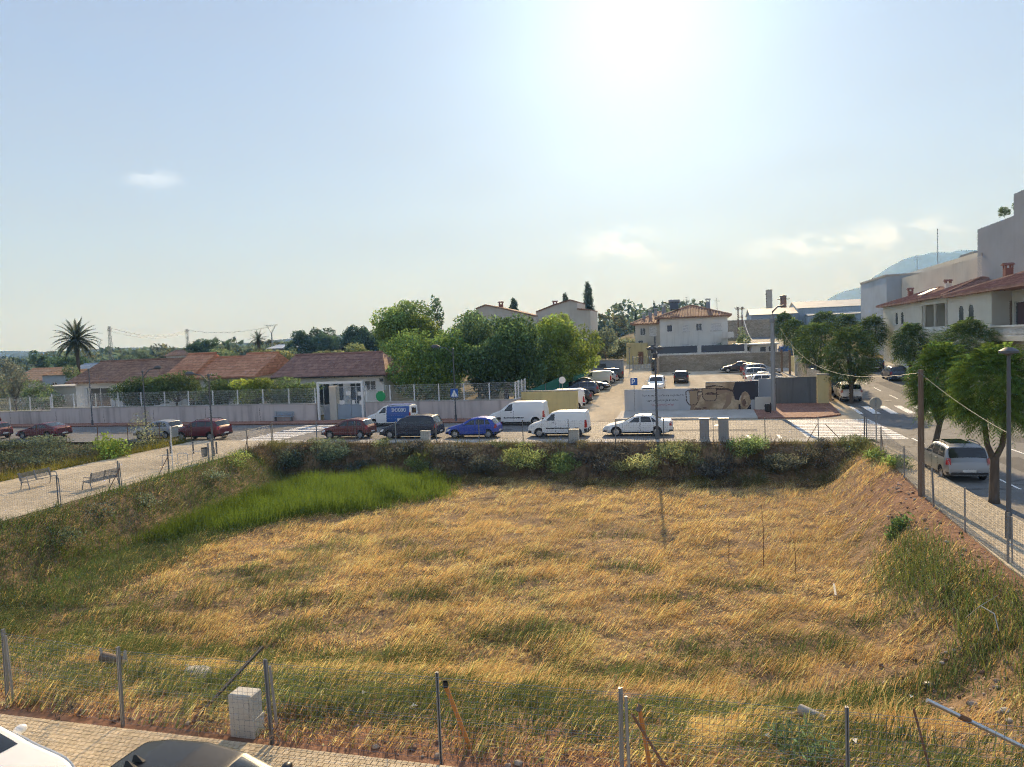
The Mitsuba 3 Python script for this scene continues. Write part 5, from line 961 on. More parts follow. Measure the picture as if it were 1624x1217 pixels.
def vehicle(kind, x, y, yaw, paint, label, cat='car', group=None, name=None, z=None, detail=2, skip=(), over=None):
    """yaw 0: nose towards -x. detail 1 leaves out what is too small to show."""
    P, tyre, rim_, wheels = MADE[kind]
    t = thing(name or ('parked_van' if 'van' in kind else 'parked_car'), label, cat, group)
    z0 = float(land(x, y)) if z is None else z
    nx, ny = -math.cos(math.radians(yaw)), -math.sin(math.radians(yaw)); h = 1.4
    zf, zr = float(land(x + nx * h, y + ny * h)), float(land(x - nx * h, y - ny * h)); pitch = math.degrees(math.atan2(zf - zr, 2 * h)) if z is None else 0
    base = T().translate([x, y, z0]).rotate([0, 0, 1], yaw).rotate([0, 1, 0], pitch)
    for nm, (role, shape) in P.items():
        if nm in skip or (detail < 2 and any(w in nm for w in ('handle', 'seam', 'door', 'sill', 'grille', 'rub', 'rail'))): continue
        mt = 'paint_' + paint if role == 'paint' else role
        if over and nm in over: mt = over[nm]
        scene[t + '__' + nm] = {**shape, 'bsdf': {'type': 'ref', 'id': mt}, 'to_world': base}
    for k, (wx, wy, wz, sd) in enumerate(wheels):
        w = t + '__wheel' + (f'_{k:03d}' if k else ''); M = base @ T().translate([wx, wy, wz]).rotate([0, 0, 1], 0 if sd < 0 else 180)
        scene[w + '__tyre'] = {**tyre, 'bsdf': {'type': 'ref', 'id': 'tyre'}, 'to_world': M}; scene[w + '__rim'] = {**rim_, 'bsdf': {'type': 'ref', 'id': 'rim'}, 'to_world': M}
    return t, base
ROW = 'cars parked in a row along the far bank'
vehicle('hatch', -25.8, 49.6, 0, 'maroon', 'dark red hatchback parked leftmost in the row on the far bank', group=ROW)
vehicle('mpv', -20.6, 49.5, 0, 'navy', 'dark navy people carrier between the dark red and the bright blue car', group=ROW)
vehicle('hatch', -15.8, 49.6, 0, 'blue', 'bright blue hatchback in the row behind the far bank', group=ROW)
t, M = vehicle('small_van', -9.55, 50.0, 0, 'white', 'small white van with black wheel arches and bumpers in the row', 'van', ROW)
vehicle('saloon', -4.05, 50.4, 0, 'white', 'white four door saloon behind the tall lamp', group=ROW)
t, M = vehicle('small_van', -25.6, 57.2, 0, 'white', 'white van with blue printed cargo side and its rear door open', 'van', skip=('rub_strip', 'rub_strip_001', 'door_001__seam'))
L_ = KINDS['small_van']['L']; P_ = MADE['small_van'][0]
m = MB()
for z0, z1, k in ((.42, .95, 0), (.96, 1.74, 1)): pass
def van_skin(z0, z1, s0, s1, off):
    v = []
    for z in np.linspace(z0, z1, 7):
        for s in np.linspace(s0, s1, 5):
            w = 1.82 / 2; zl = 1.16; U = 1.82 - zl; ins = .13 * (U - .13); y = np.interp(z, [.36, .75, 1.0, zl, zl + .28 * U, zl + .62 * U, 1.75], [.985 * w, w, .997 * w, .982 * w, .962 * w - ins * .25, .95 * w - ins * .62, .935 * w - ins]); v.append((s - L_ / 2, -y - off, z))
    a = (np.arange(6)[:, None] * 5 + np.arange(4)[None]).reshape(-1); return np.array(v), np.stack([a, a + 1, a + 6, a + 5], -1)
scene[t + '__printed_panel'] = {**mikit.ply(van_skin(.98, 1.75, 2.06, 4.12, .009), 'paint_vanblue'), 'to_world': M}
scene[t + '__printed_panel_002'] = {**mikit.ply(van_skin(.42, .725, 2.06, 3.04, .009), 'sign_blue'), 'to_world': M}
scene[t + '__printed_panel_001'] = {**mikit.ply(van_skin(.73, .975, 2.06, 4.12, .009), 'sign_blue'), 'to_world': M}
tm = meshkit.text_mesh('D·DODO', .3, .004, bold=True); v = np.array(tm.vertices); v = np.c_[2.55 - L_ / 2 + v[:, 0] * .8, -.905 - v[:, 2] - .012 + (v[:, 1] * .07), 1.3 + v[:, 1]]
scene[t + '__lettering'] = {**mikit.ply((v, tm.faces), 'lettering_white'), 'to_world': M}
scene[t + '__printed_roof'] = {**mikit.ply(MB().box(2.1 - L_ / 2, 4.1 - L_ / 2, -.70, .70, 1.845, 1.853).mesh(), 'paint_vanblue'), 'to_world': M}
scene[t + '__rear_door'] = {**mikit.ply(MB().bar((L_ / 2 + .02, -.82, 1.15), (L_ / 2 + .62, -1.0, 1.15), .05, 1.25).mesh(), 'paint_white'), 'to_world': M}
scene[t + '__rear_door__window'] = {**mikit.ply(MB().bar((L_ / 2 + .12, -.875, 1.42), (L_ / 2 + .52, -.995, 1.42), .06, .45).mesh(), 'car_glass'), 'to_world': M}
vehicle('panel_van', -14.3, 57.2, 0, 'white', 'larger white panel van in front of the ochre yellow wall', 'van', over={'rear_bumper': 'trim'})
vehicle('coupe', -55.6, 50.4, 0, 'wine', 'dark red low coupe behind the overgrown plot at the far left')
vehicle('hatch', -43.3, 50.0, 0, 'silver', 'silver hatchback parked behind the dark red off roader')
vehicle('suv', -38.2, 48.9, 0, 'wine', 'dark red off roader beside the paved path')
vehicle('suv', -70.6, 56.6, 0, 'black', 'black car cut off by the left edge at the pinkish wall')
vehicle('hatch', -61.3, 50.0, 0, 'wine', 'red car tail at the left edge, in front of the coupe')
LEFT = 'cars parked nose to the green netting'
vehicle('panel_van', -12.6, 66.6, 8, 'white', 'white van hidden behind the ochre yellow wall', 'van', LEFT, detail=1)
vehicle('hatch', -12.0, 70.3, 4, 'black', 'black car just behind the ochre yellow wall', group=LEFT, detail=1)
vehicle('estate', -12.4, 76.6, 5, 'slate', 'slate blue estate car, third along the green netting', group=LEFT, detail=1)
vehicle('saloon', -12.0, 81.8, 185, 'black', 'black car parked nose out among those along the green netting', group=LEFT, detail=1)
vehicle('small_van', -12.0, 86.2, 5, 'cream', 'pale van in the row along the green netting', 'van', LEFT, detail=1)
vehicle('hatch', -11.4, 88.8, 5, 'silver', 'small silver car nearly hidden behind the pale van', group=LEFT, detail=1)
vehicle('suv', -11.2, 91.9, 5, 'graphite', 'dark tall car last in the row by the grey gate wall', group=LEFT, detail=1)
vehicle('hatch', -1.8, 88.2, -90, 'black', 'black small hatchback alone in the middle of the car park seen from behind')
vehicle('suv', -4.3, 80.0, 90, 'white', 'white topped car facing the viewer behind the painted wall', detail=1)
vehicle('hatch', -4.6, 71.0, 90, 'white', 'white car roof just above the painted wall', detail=1)
vehicle('small_van', -5.0, 104.8, -100, 'black', 'black van at the end of the block wall beyond the bar gate', 'van', detail=1)
RIGHT = 'cars parked tail out on the right of the car park'
vehicle('saloon', 5.4, 99.0, 0, 'black', 'black saloon with its nose to the left along the block wall', group=RIGHT, detail=1)
for x, y, k, c, l in ((7.3, 95.6, 'hatch', 'maroon', 'dark maroon car second from the block wall in the right row'), (7.6, 92.2, 'suv', 'silver', 'silver tall car third from the block wall in the right row'), (7.4, 87.8, 'estate', 'silver', 'silver estate in the middle of the right row'), (7.5, 83.6, 'saloon', 'cream', 'cream saloon near the front of the right row'), (7.6, 79.8, 'estate', 'white', 'white estate second from the painted wall in the right row'), (8.0, 76.2, 'hatch', 'white', 'white hatchback nearest the painted wall in the right row')):
    vehicle(k, x, y, 178, c, l, group=RIGHT, detail=1)
vehicle('suv', 13.15, 70.4, -90, 'white', 'white off roader behind the tree at the side street crossing')
LS = 'cars parked on the left kerb of the side street'
for y, k, c, l in ((76.0, 'hatch', 'black', 'black car next ahead of the white off roader under the trees'), (81.2, 'estate', 'graphite', 'dark grey estate in the tree shade of the side street'), (86.6, 'hatch', 'silver', 'silver hatchback half hidden in the tree shade'), (92.0, 'hatch', 'maroon', 'dark red car farthest of those under the trees'), (97.4, 'estate', 'black', 'black estate at the low stepped walls')):
    vehicle(k, 13.1, y, -90, c, l, group=LS, detail=1)
vehicle('panel_van', 13.6, 121, -90, 'vanblue', 'deep blue van far up the side street between tree trunks', 'van', detail=1)
vehicle('suv', 21.0, 96.6, -90, 'navy', 'navy off roader on the right kerb of the side street', detail=1)
vehicle('estate', 20.8, 86.0, -90, 'slate', 'grey blue estate on the right kerb, behind the near tree', detail=1)
t, M = vehicle('estate', 11.15, 36.35, -90, 'silver', 'silver estate with dark panoramic roof parked between the two near trees')
KE = KINDS['estate']
scene[t + '__roof_glass'] = {**mikit.ply(MB().box(2.05 - 2.21, 3.4 - 2.21, -.42, .42, 1.574, 1.582).mesh(), 'car_glass'), 'to_world': M}
scene[t + '__antenna'] = {**mikit.ply(MB().bar((3.75 - 2.21, 0, 1.53), (3.95 - 2.21, 0, 1.7), .012).mesh(), 'black_metal'), 'to_world': M}
scene[t + '__number_plate_002'] = {**mikit.ply(MB().bar((2.11, -.27, .80), (2.11, .27, .80), .015, .11).mesh(), 'plate'), 'to_world': M}
t, M = vehicle('hatch', -10.72, 7.55, 180, 'white', 'white car at the bottom left corner, only bonnet and mirror in view', z=0)
t, M = vehicle('hatch', -6.0, 7.42, 180, 'black', 'black car at the bottom edge with shark fin aerials on its roof', z=0)
fin = MB()
for y in (-.05, .09): fin.tm(trimesh.Trimesh(*(lambda q: (q.vert_properties[:, :3], q.tri_verts))(hull([(1.02, y - .025, 1.5), (1.02, y + .025, 1.5), (1.2, y - .02, 1.48), (1.2, y + .02, 1.48), (1.18, y, 1.57), (1.14, y, 1.575)]).to_mesh())))
scene[t + '__roof_aerial'] = {**mikit.ply(fin.mesh(), 'trim'), 'to_world': M}
# ---------------------------------------------------------------- vegetation
def leaves(cen, nrm, length, width, col, r, droop=0.35, crisp=True):
    """One rhombic leaf (two triangles) per centre; col (n, 3) is each leaf's own tone."""
    n = len(cen); d = r.normal(size=(n, 3)); d += nrm * .8; d[:, 2] -= droop; d /= np.linalg.norm(d, axis=1, keepdims=True)
    a = np.cross(d, r.normal(size=(n, 3))); a /= np.linalg.norm(a, axis=1, keepdims=True) + 1e-9
    L = (length * (.6 + .8 * r.random(n)))[:, None]; Wd = (width * (.6 + .8 * r.random(n)))[:, None]; nn = np.cross(a, d)
    v = np.stack([cen - d * L * .5, cen + a * Wd * .5 + nn * Wd * .15, cen + d * L * .5, cen - a * Wd * .5 + nn * Wd * .15], 1).reshape(-1, 3)
    k = np.arange(n)[:, None] * 4; f = np.concatenate([k + [0, 1, 2], k + [0, 2, 3]]).reshape(-1, 3)
    return v, f, np.repeat(col, 4, 0)
LEAF_GAIN = 1.0
def tones(base, n, r, var=.25, warm=.12):
    b = np.array(base)[None] * LEAF_GAIN * np.exp(r.normal(0, var, (n, 1))); w = r.normal(0, warm, (n, 1)); return np.clip(b * np.c_[1 + w, 1 + .35 * w, 1 - .5 * w], .003, .8)
def foliage(lumps, density, length, width, base, seed, shell=.55, alt=None, droop=.35, var=.25):
    """Leaves through the outer part of each lump (x, y, z, rx, ry, rz)."""
    r = np.random.default_rng(seed); C, N, K = [], [], []
    for x, y, z, rx, ry, rz in lumps:
        n = max(12, int(.8 * density * (rx * ry * rz) ** (2 / 3))); d = r.normal(size=(n, 3)); d /= np.linalg.norm(d, axis=1, keepdims=True)
        rad = shell + (1 - shell) * r.random(n) ** .6; rad *= .82 + .42 * meshkit.noise(d * 2.3 + x, seed); C.append(np.array([x, y, z]) + d * rad[:, None] * (rx, ry, rz)); N.append(d)
        bb = (np.array(base) + (0, 0, .008)) * 2.9 * np.exp(r.normal(0, .2)); 
        if alt is not None and r.random() < alt[1]: bb = np.array(alt[0]) * 1.6
        K.append(tones(bb, n, r, var))
    return leaves(np.vstack(C), np.vstack(N), length, width, np.vstack(K), r, droop)
def lumps_in(x, y, z, rx, ry, rz, n, seed, size=.42, flat=.8):
    r = np.random.default_rng(seed); out = []
    for _ in range(n):
        d = r.normal(size=3); d /= np.linalg.norm(d); q = (.35 + .5 * r.random()); s = size * (.7 + .6 * r.random())
        out.append((x + d[0] * rx * q, y + d[1] * ry * q, z + d[2] * rz * q, rx * s, ry * s, rz * s * flat))
    return out
def branches(x, y, z0, zc, lumps, r0, seed, lean=(0, 0), fork=.5, n=7):
    r = np.random.default_rng(seed); m = MB(); zt = z0 + (zc - z0) * fork; top = np.array([x + lean[0], y + lean[1], zt])
    m.tube([(x, y, z0 - .3), (x + lean[0] * .1, y + lean[1] * .1, z0 + .15), (x + lean[0] * .55, y + lean[1] * .55, z0 + (zt - z0) * .55), top], [r0 * 1.5, r0 * 1.05, r0 * .85, r0 * .75], 9)
    for l in (lumps if len(lumps) <= n else [lumps[i] for i in r.choice(len(lumps), n, replace=False)]):
        e = np.array(l[:3]); mid = (top + e) / 2 + r.normal(0, .12, 3); m.tube([top - (0, 0, .1), mid, e], [r0 * .55, r0 * .35, r0 * .1], 6)
    return m
def tree(label, x, y, z0, zc, rx, rz, seed, base=(.055, .085, .022), n=16, density=260, ll=.26, lw=.13, tr=.16, ry=None, cat='tree', name='tree', group=None, alt=None, lean=(0, 0), fork=.5, size=.42, shell=.5, extra=()):
    t = thing(name, label, cat, group); ry = rx if ry is None else ry
    L = lumps_in(x + lean[0], y + lean[1], zc, rx, ry, rz, n, seed, size) + list(extra)
    obj('trunk', branches(x, y, z0, zc, L, tr, seed, lean, fork), 'bark', t, smooth=50)
    v, f, c = foliage(L, density, ll, lw, base, seed + 1, shell, alt); obj('crown', (v, f), 'leaf', t, color=c)
    return t
G1, G2, G3, GD = (.060, .095, .022), (.075, .115, .025), (.048, .075, .028), (.030, .052, .022)
# the clump of trees behind the school wall
tree('tall light green tree at the left of the central clump', -35.8, 86, .4, 8.2, 4.9, 4.7, 11, (.075, .11, .03), 24, 300, .36, .2, .26, alt=((.11, .15, .035), .15))
tree('narrow dark poplar top sticking out behind the tall light green tree', -33.6, 91, .6, 9.2, 1.1, 3.9, 12, GD, 12, 320, .32, .18, .2, cat='tree')
tree('broad green tree in front at the left of the clump, over the wall', -27.8, 71.5, .3, 4.7, 5.2, 4.2, 13, G1, 22, 330, .3, .17, .24, alt=((.10, .14, .03), .2))
tree('tree in the middle of the clump under the left beige block', -24, 78, .7, 5.7, 3.7, 4.8, 14, G3, 18, 320, .34, .18, .22)
tree('biggest dark green tree of the clump, right of the lamp with the sign', -19.4, 72.6, .5, 4.9, 4.3, 4.9, 15, (.042, .070, .022), 24, 330, .32, .18, .28)
tree('yellowing green tree at the right end of the clump', -15.6, 81, .9, 5.2, 4.4, 4.8, 16, (.085, .115, .022), 24, 330, .33, .18, .26, alt=((.13, .115, .03), .12))
tree('pale small tree behind the right end of the clump', -14.9, 95, 1.5, 4.6, 2.3, 3.6, 17, (.085, .10, .05), 12, 300, .3, .16, .16)
tree('dark loose tree filling the gap between clump and left beige block', -29.5, 95, 1.2, 7.6, 3.4, 3.6, 18, GD, 14, 300, .36, .2, .2)
tree('grey green tree between the right beige block and the car park', -13.2, 108, 2, 6.6, 2.6, 2.6, 19, (.07, .085, .05), 10, 260, .34, .2, .16)
tree('wide dark tree low behind the clump, under the left beige block', -22, 92, 1, 6.6, 3.6, 3.2, 20, GD, 14, 280, .36, .2, .2)
# low trained trees in the school yard
for k, (x, rx, zc, rz, b, l) in enumerate(((-57.2, 3.0, 3.2, 1.7, (.045, .07, .02), 'dark flat topped yard tree, leftmost over the pinkish wall'), (-52.6, 3.2, 3.5, 1.75, (.055, .08, .02), 'flat topped yard tree second from the left over the pinkish wall'), (-47.3, 2.7, 3.15, 1.6, (.055, .082, .022), 'flat topped yard tree in the middle of the pinkish wall'), (-43.0, 2.6, 3.0, 1.35, (.12, .15, .02), 'bright yellow green flat topped yard tree'), (-39.0, 2.9, 2.8, 1.55, (.062, .09, .025), 'flat topped yard tree nearest the school gate'))):
    tree(l, x, 63.6, -.1, zc - .2, rx * 1.1, rz * 1.12, 30 + k, np.array(b) * .72, 22, 380, .24, .13, .14, ry=1.7, fork=.62, group=None)
# far left
tree('grey leafed slim tree at the left edge above the white fence', -80.6, 69.5, 0, 4.4, 2.0, 3.4, 40, (.085, .095, .07), 13, 300, .28, .14, .16)
tree('bushy green tree second from the left edge above the white fence', -76.0, 69, 0, 2.6, 2.4, 2.2, 41, (.06, .085, .035), 12, 320, .26, .13, .14)
tree('dark green tree in front of the orange roofed house', -86, 84, 0, 3.6, 2.4, 2.4, 42, (.05, .07, .03), 12, 260, .3, .15, .15)
tree('broad dark tree rising left of the palm, far behind', -165, 150, 0, 7.0, 2.8, 3.0, 43, GD, 10, 150, .5, .28, .3, name='tree')
tree('dark bush topped tree behind the orange roof left of the palm', -133, 128, 0, 5.8, 4.4, 2.6, 44, GD, 12, 150, .5, .28, .3)
tree('dark round pine above the orange school roof', -114.8, 150, 0, 8.6, 4.0, 2.4, 45, GD, 16, 170, .45, .24, .3)
tree('slim cypress beside the dark round pine', -108.6, 150, 2, 8.0, .7, 3.0, 46, GD, 8, 300, .35, .18, .2, name='cypress', cat='cypress')
tree('pale scrubby tree beyond the right school roof', -71, 110, 0, 5.6, 4.2, 2.2, 47, (.085, .095, .04), 12, 200, .4, .22, .2); tree('olive coloured tree behind the ridge of the right school roof', -60, 108, 0, 5.4, 3.6, 2.0, 48, (.08, .09, .04), 12, 200, .4, .22, .2)
tree('low green tree just left of the tall light green tree', -52, 104, 0, 5.4, 3.2, 2.1, 49, (.075, .09, .035), 12, 200, .4, .22, .2); tree('rounded bush tree beyond the orange school roof', -86, 118, 0, 5.6, 3.8, 2.1, 50, (.06, .08, .035), 12, 200, .4, .22, .2)
for k, x in enumerate((-107, -102.5, -98.4, -94, -90, -86, -82)):
    tree(f'dark tree of the row on the skyline, {("first", "second", "third", "fourth", "fifth", "sixth", "last")[k]} from the left', x, 180 + (k % 2) * 4, 1, 8.6, 4.0, 4.4 + .5 * math.sin(k * 2.1), 52 + k, GD, 12, 150, .55, .3, .3, group='row of dark trees on the skyline')
r_ = np.random.default_rng(5)
for k, (x, y, h, w) in enumerate(((-128, 165, 8.8, 3.2), (-140, 175, 8.2, 3.4), (-150, 150, 6.6, 3.0), (-120, 132, 6.0, 2.6), (-101, 140, 7.4, 3.0), (-92, 150, 8.2, 3.0), (-176, 200, 9.0, 4.4), (-190, 210, 8.6, 4.2), (-215, 240, 9.6, 4.6))):
    tree(('low green tree below the pylon line', 'wide green tree below the pylon line')[k % 2] + (', before the wooded rise', ', nearest the sheds', ' at the far pylon', ' behind the brown roof', ' above the orange roof', ' beside the small palm', ' left of the first pylon', ' at the foot of the first pylon', ' beyond the tan house')[k], x, y, -1, h * .62, w, h * .36, 70 + k, (.05, .068, .032), 9, 130, .5, .28, .25)
def cypress(label, x, y, z0, z1, r0, seed):
    t = thing('cypress', label, 'cypress'); L = []; n = 16
    for k in range(n):
        a = (k + .5) / n; rr = r0 * (1.05 - a) ** .45 * (.75 + .25 * min(1, a * 6)); L.append((x + .1 * math.sin(k * 2), y, z0 + (z1 - z0) * a, rr, rr, (z1 - z0) / n * 1.1))
    obj('trunk', MB().tube([(x, y, z0 - 1), (x, y, z1 - 1)], [.25, .05], 7), 'bark', t); v, f, c = foliage(L, 260, .5, .22, (.022, .036, .018), seed, .3, droop=-.6); obj('crown', (v, f), 'leaf', t, color=c)
cypress('tall dark cypress, tallest of the skyline', -21.9, 152, 7.5, 18.8, 1.75, 91); cypress('dark cypress tip above the right beige block', -26.8, 152, 8, 16.7, 1.4, 92); cypress('dark cypress tip above the left beige block', -38.7, 154, 8, 16.4, 1.8, 93)
cypress('thin small cypress left of the white house', -13.0, 240, 8, 18.4, .8, 94); cypress('thinnest far cypress near the set back white house', -19.5, 245, 8, 16.0, .7, 95)
def palm(label, x, y, z0, zc, R, seed, n=46, mt=(.045, .06, .035)):
    t = thing('palm_tree', label, 'palm'); r = np.random.default_rng(seed)
    obj('trunk', MB().lathe([(.42, z0 - .5), (.3, z0 + .6), (.24, zc - 1.5), (.36, zc - .6), (.3, zc - .1), (.05, zc + .1)], (x, y, 0), 12), 'bark', t, smooth=50)
    V, F, C, at = [], [], [], 0
    for k in range(n):
        az = k * 2.399; el = math.radians(80 - 105 * (k / n) ** .9); p = np.array([x, y, zc]); d = np.array([math.cos(az) * math.cos(el), math.sin(az) * math.cos(el), math.sin(el)]); pts = [p]; steps = 12
        for s in range(steps): d = d + np.array([0, 0, -.085 - .004 * s]); d /= np.linalg.norm(d); p = p + d * R * 1.25 / steps; pts.append(p)
        pts = np.array(pts); tone = tones(mt, 1, r, .2)[0]
        for s in range(1, steps + 1):
            tang = pts[s] - pts[s - 1]; tang /= np.linalg.norm(tang); side = np.cross(tang, (0, 0, 1)); side /= np.linalg.norm(side) + 1e-6; ln = R * .2 * math.sin(math.pi * min(1, .12 + s / steps * .85)) + .05
            for sd in (-1, 1):
                for h in (0, .5):
                    q = pts[s - 1] + (pts[s] - pts[s - 1]) * h; e = q + (side * sd * .75 + tang * .65 - np.array([0, 0, .28])) * ln; w = tang * R * .03
                    V += [q - w, q + w, e]; F.append((at, at + 1, at + 2)); C += [tone * (.8 + .4 * r.random())] * 3; at += 3
            q0, q1 = pts[s - 1], pts[s]; V += [q0 - side * .02, q0 + side * .02, q1]; F.append((at, at + 1, at + 2)); C += [tone] * 3; at += 3
    obj('crown', (np.array(V), np.array(F)), 'leaf', t, color=np.array(C))
palm('tall date palm standing above the brown school roof', -91.7, 90, 0, 9.7, 3.15, 7, 58); palm('small palm crown beyond the orange school roof', -83.6, 125, 2, 9.3, 1.9, 8, 30)

# pollarded street trees: fronds of small leaflets
def frond_tree(label, x, y, z0, zc, rx, rz, seed, nf=1500, fl=.55, base=(.075, .12, .022), tr=.15, lean=(0, 0), fork=.55, pairs=7, top=0.0, group='pollarded trees along the side street', twin=False):
    rx = rx * .74; t = thing('street_tree', label, 'tree', group); r = np.random.default_rng(seed); cx_, cy_ = x + lean[0], y + lean[1]
    L = lumps_in(cx_, cy_, zc, rx, rx, rz, 14, seed, .4)
    if twin:
        m = MB(); zf = z0 + (zc - z0) * .42
        m.tube([(x, y, z0 - .3), (x, y, z0 + .2), (x + .02, y, zf)], [tr * 1.7, tr * 1.2, tr], 10)
        for dx, dy in ((-.35, .1), (.42, -.1)):
            e = (x + dx, y + dy, zc - rz * .25); m.tube([(x, y, zf - .15), (x + dx * .6, y + dy * .6, zf + .45), e], [tr * .8, tr * .68, tr * .5], 9)
            for l in L[::3]: m.tube([e, ((e[0] + l[0]) / 2, (e[1] + l[1]) / 2, (e[2] + l[2]) / 2 + .1), l[:3]], [tr * .4, tr * .2, .02], 6)
    else: m = branches(x, y, z0, zc, L, tr, seed, lean, fork, 9)
    obj('trunk', m, 'bark', t, smooth=50)
    d = r.normal(size=(nf, 3)); d /= np.linalg.norm(d, axis=1, keepdims=True); d[:, 2] = np.where(d[:, 2] < -.82, -d[:, 2], d[:, 2])
    rad = (.35 + .6 * r.random(nf) ** .5) * (.78 + .42 * meshkit.noise(d * 2.6 + seed, seed)); P = np.array([cx_, cy_, zc]) + d * rad[:, None] * (rx, rx, rz)
    out = d * (1, 1, .4) + r.normal(0, .35, (nf, 3)); out[:, 2] += .15; out /= np.linalg.norm(out, axis=1, keepdims=True); side = np.cross(out, (0, 0, 1.0)); side /= np.linalg.norm(side, axis=1, keepdims=True) + 1e-9
    lenf = fl * (.6 + .7 * r.random(nf)); col = tones((np.array(base) + (0, 0, .006)) * 2.0, nf, r, .22, .16); V, C = [], []
    for k in range(pairs):
        a = (k + .8) / pairs; q = P + out * (lenf * a)[:, None] - np.array([0, 0, 1]) * (lenf * .55 * a * a)[:, None]; ll = lenf * .36 * math.sin(math.pi * (.15 + .8 * a)); tang = out - np.array([0, 0, 1.1 * a]); tang /= np.linalg.norm(tang, axis=1, keepdims=True); up_ = np.cross(side, tang)
        for sd in (-1, 1):
            e = q + (side * sd * .85 + tang * .5 - np.array([0, 0, .25])) * ll[:, None]; w = tang * (lenf / pairs * .42)[:, None]; V.append(np.stack([q - w * .6, (q + e) / 2 + w * .6 , e, (q + e) / 2 - w * .8], 1)); C.append(col * (.85 + .3 * r.random((nf, 1))))
    V = np.vstack(V).reshape(-1, 3); n = len(V) // 4; k = np.arange(n)[:, None] * 4
    obj('crown', (V, np.concatenate([k + [0, 1, 2], k + [0, 2, 3]]).reshape(-1, 3)), 'leaf', t, color=np.repeat(np.vstack(C), 4, 0)); return t
frond_tree('nearest pollarded tree with forked trunk at the right edge', 10.75, 30.4, 0, 4.2, 1.85, 1.75, 201, 2900, .5, tr=.145, twin=True)
frond_tree('pollarded tree with leaning trunk just beyond the silver estate', 11.75, 41.2, 0, 3.8, 1.75, 2.1, 202, 2700, .56, tr=.17, lean=(.25, -.3), fork=.45)
frond_tree('round pollarded tree over the white off roader', 13.0, 67.7, 0, 4.35, 2.8, 2.6, 203, 2200, .7, (.055, .085, .022), tr=.2, fork=.45, pairs=5)
frond_tree('pollarded tree next behind the one over the white off roader', 13.0, 85, 1.1, 5.0, 2.9, 2.8, 204, 1700, .75, (.062, .095, .024), tr=.19, pairs=4, fork=.5)
frond_tree('small pollarded tree on the left kerb just beyond the stepped walls', 13.1, 95, 1.6, 5.4, 2.0, 2.0, 205, 1200, .75, (.055, .085, .024), tr=.16, pairs=4)
frond_tree('pollarded tree near the deep blue van on the left kerb', 13.3, 106.7, 2.1, 6.5, 1.9, 2.1, 206, 1100, .8, (.06, .09, .025), tr=.16, pairs=4)
frond_tree('farthest pollarded tree on the left kerb of the side street', 14.0, 125, 2.9, 7.8, 2.1, 2.1, 207, 1000, .9, (.055, .085, .026), tr=.16, pairs=3)
frond_tree('wide pollarded tree in front of the arched windows', 22.6, 70, .5, 4.9, 3.5, 2.3, 208, 2300, .75, (.06, .092, .023), tr=.2, pairs=5, fork=.45)
frond_tree('pollarded tree with two thin trunks under the porch', 22.6, 86.5, 1.2, 4.9, 2.3, 2.4, 209, 1700, .8, (.062, .095, .024), tr=.17, pairs=4, twin=True)
frond_tree('pollarded tree in front of the far end of the terrace', 22.8, 105, 2.0, 6.2, 2.3, 2.4, 210, 1400, .85, (.06, .09, .025), tr=.17, pairs=4)
frond_tree('farthest pollarded tree on the right kerb below the warehouse', 22.3, 138, 3.6, 8.2, 3.0, 1.9, 211, 1300, .95, (.06, .09, .026), tr=.18, pairs=3)
frond_tree('pollarded tree on the right kerb before the blue grey building', 22.6, 121, 2.8, 7.0, 2.4, 2.2, 212, 1100, .95, (.055, .085, .026), tr=.17, pairs=3)

# shrubs
def shrub(label, x, y, z, rx, rz, seed, base, n=9, density=420, ll=.16, lw=.09, name='shrub', group=None, droop=.1, ry=None, alt=None, var=.28):
    L = lumps_in(x, y, z + rz * .75, rx, rx if ry is None else ry, rz * .75, n, seed, .5)
    v, f, c = foliage(L, density, ll, lw, base, seed + 3, .25, alt, droop, var); return tag(obj(name, (v, f), 'leaf', color=c), label, 'shrub', group)
shrub('bright leafy bush at the upper edge of the path beyond the benches', -38.0, 39.6, -.3, 1.1, 1.55, 301, (.10, .14, .025), 9, 420, .22, .11); shrub('thin grey green bush rising behind the bright leafy one', -38.3, 42.5, -.2, 1.2, 2.0, 302, (.10, .11, .055), 8, 220, .15, .05)
shrub('bright green bush at the left edge beside the path', -38.6, 30.6, -.4, 1.5, 2.0, 303, (.095, .14, .025), 14, 600, .22, .12)
shrub('dark fig bush growing on the reddish bank at the right', 7.0, 28.2, -1.2, .62, .85, 304, (.045, .075, .02), 12, 900, .13, .08)
for k, (x, y, rx, rz, l) in enumerate(((-40.5, 45.6, 2.2, .9, 'dark bramble mound nearest the bollards'), (-45, 45.8, 2.6, 1.0, 'dark bramble mound behind the bright bush'), (-50, 45.6, 2.8, 1.1, 'dark bramble mound below the silver hatchback'), (-55.5, 45.2, 2.8, 1.1, 'dark bramble mound below the coupe'), (-45.5, 41.5, 2.4, .8, 'dark low bramble in the middle of the overgrown plot'), (-51.5, 40.5, 3.0, .9, 'dark low bramble at the left of the overgrown plot'))):
    shrub(l, x, y, -.6, rx, rz * .8, 310 + k, (.035, .045, .022), 14, 330, .16, .08, 'bramble')
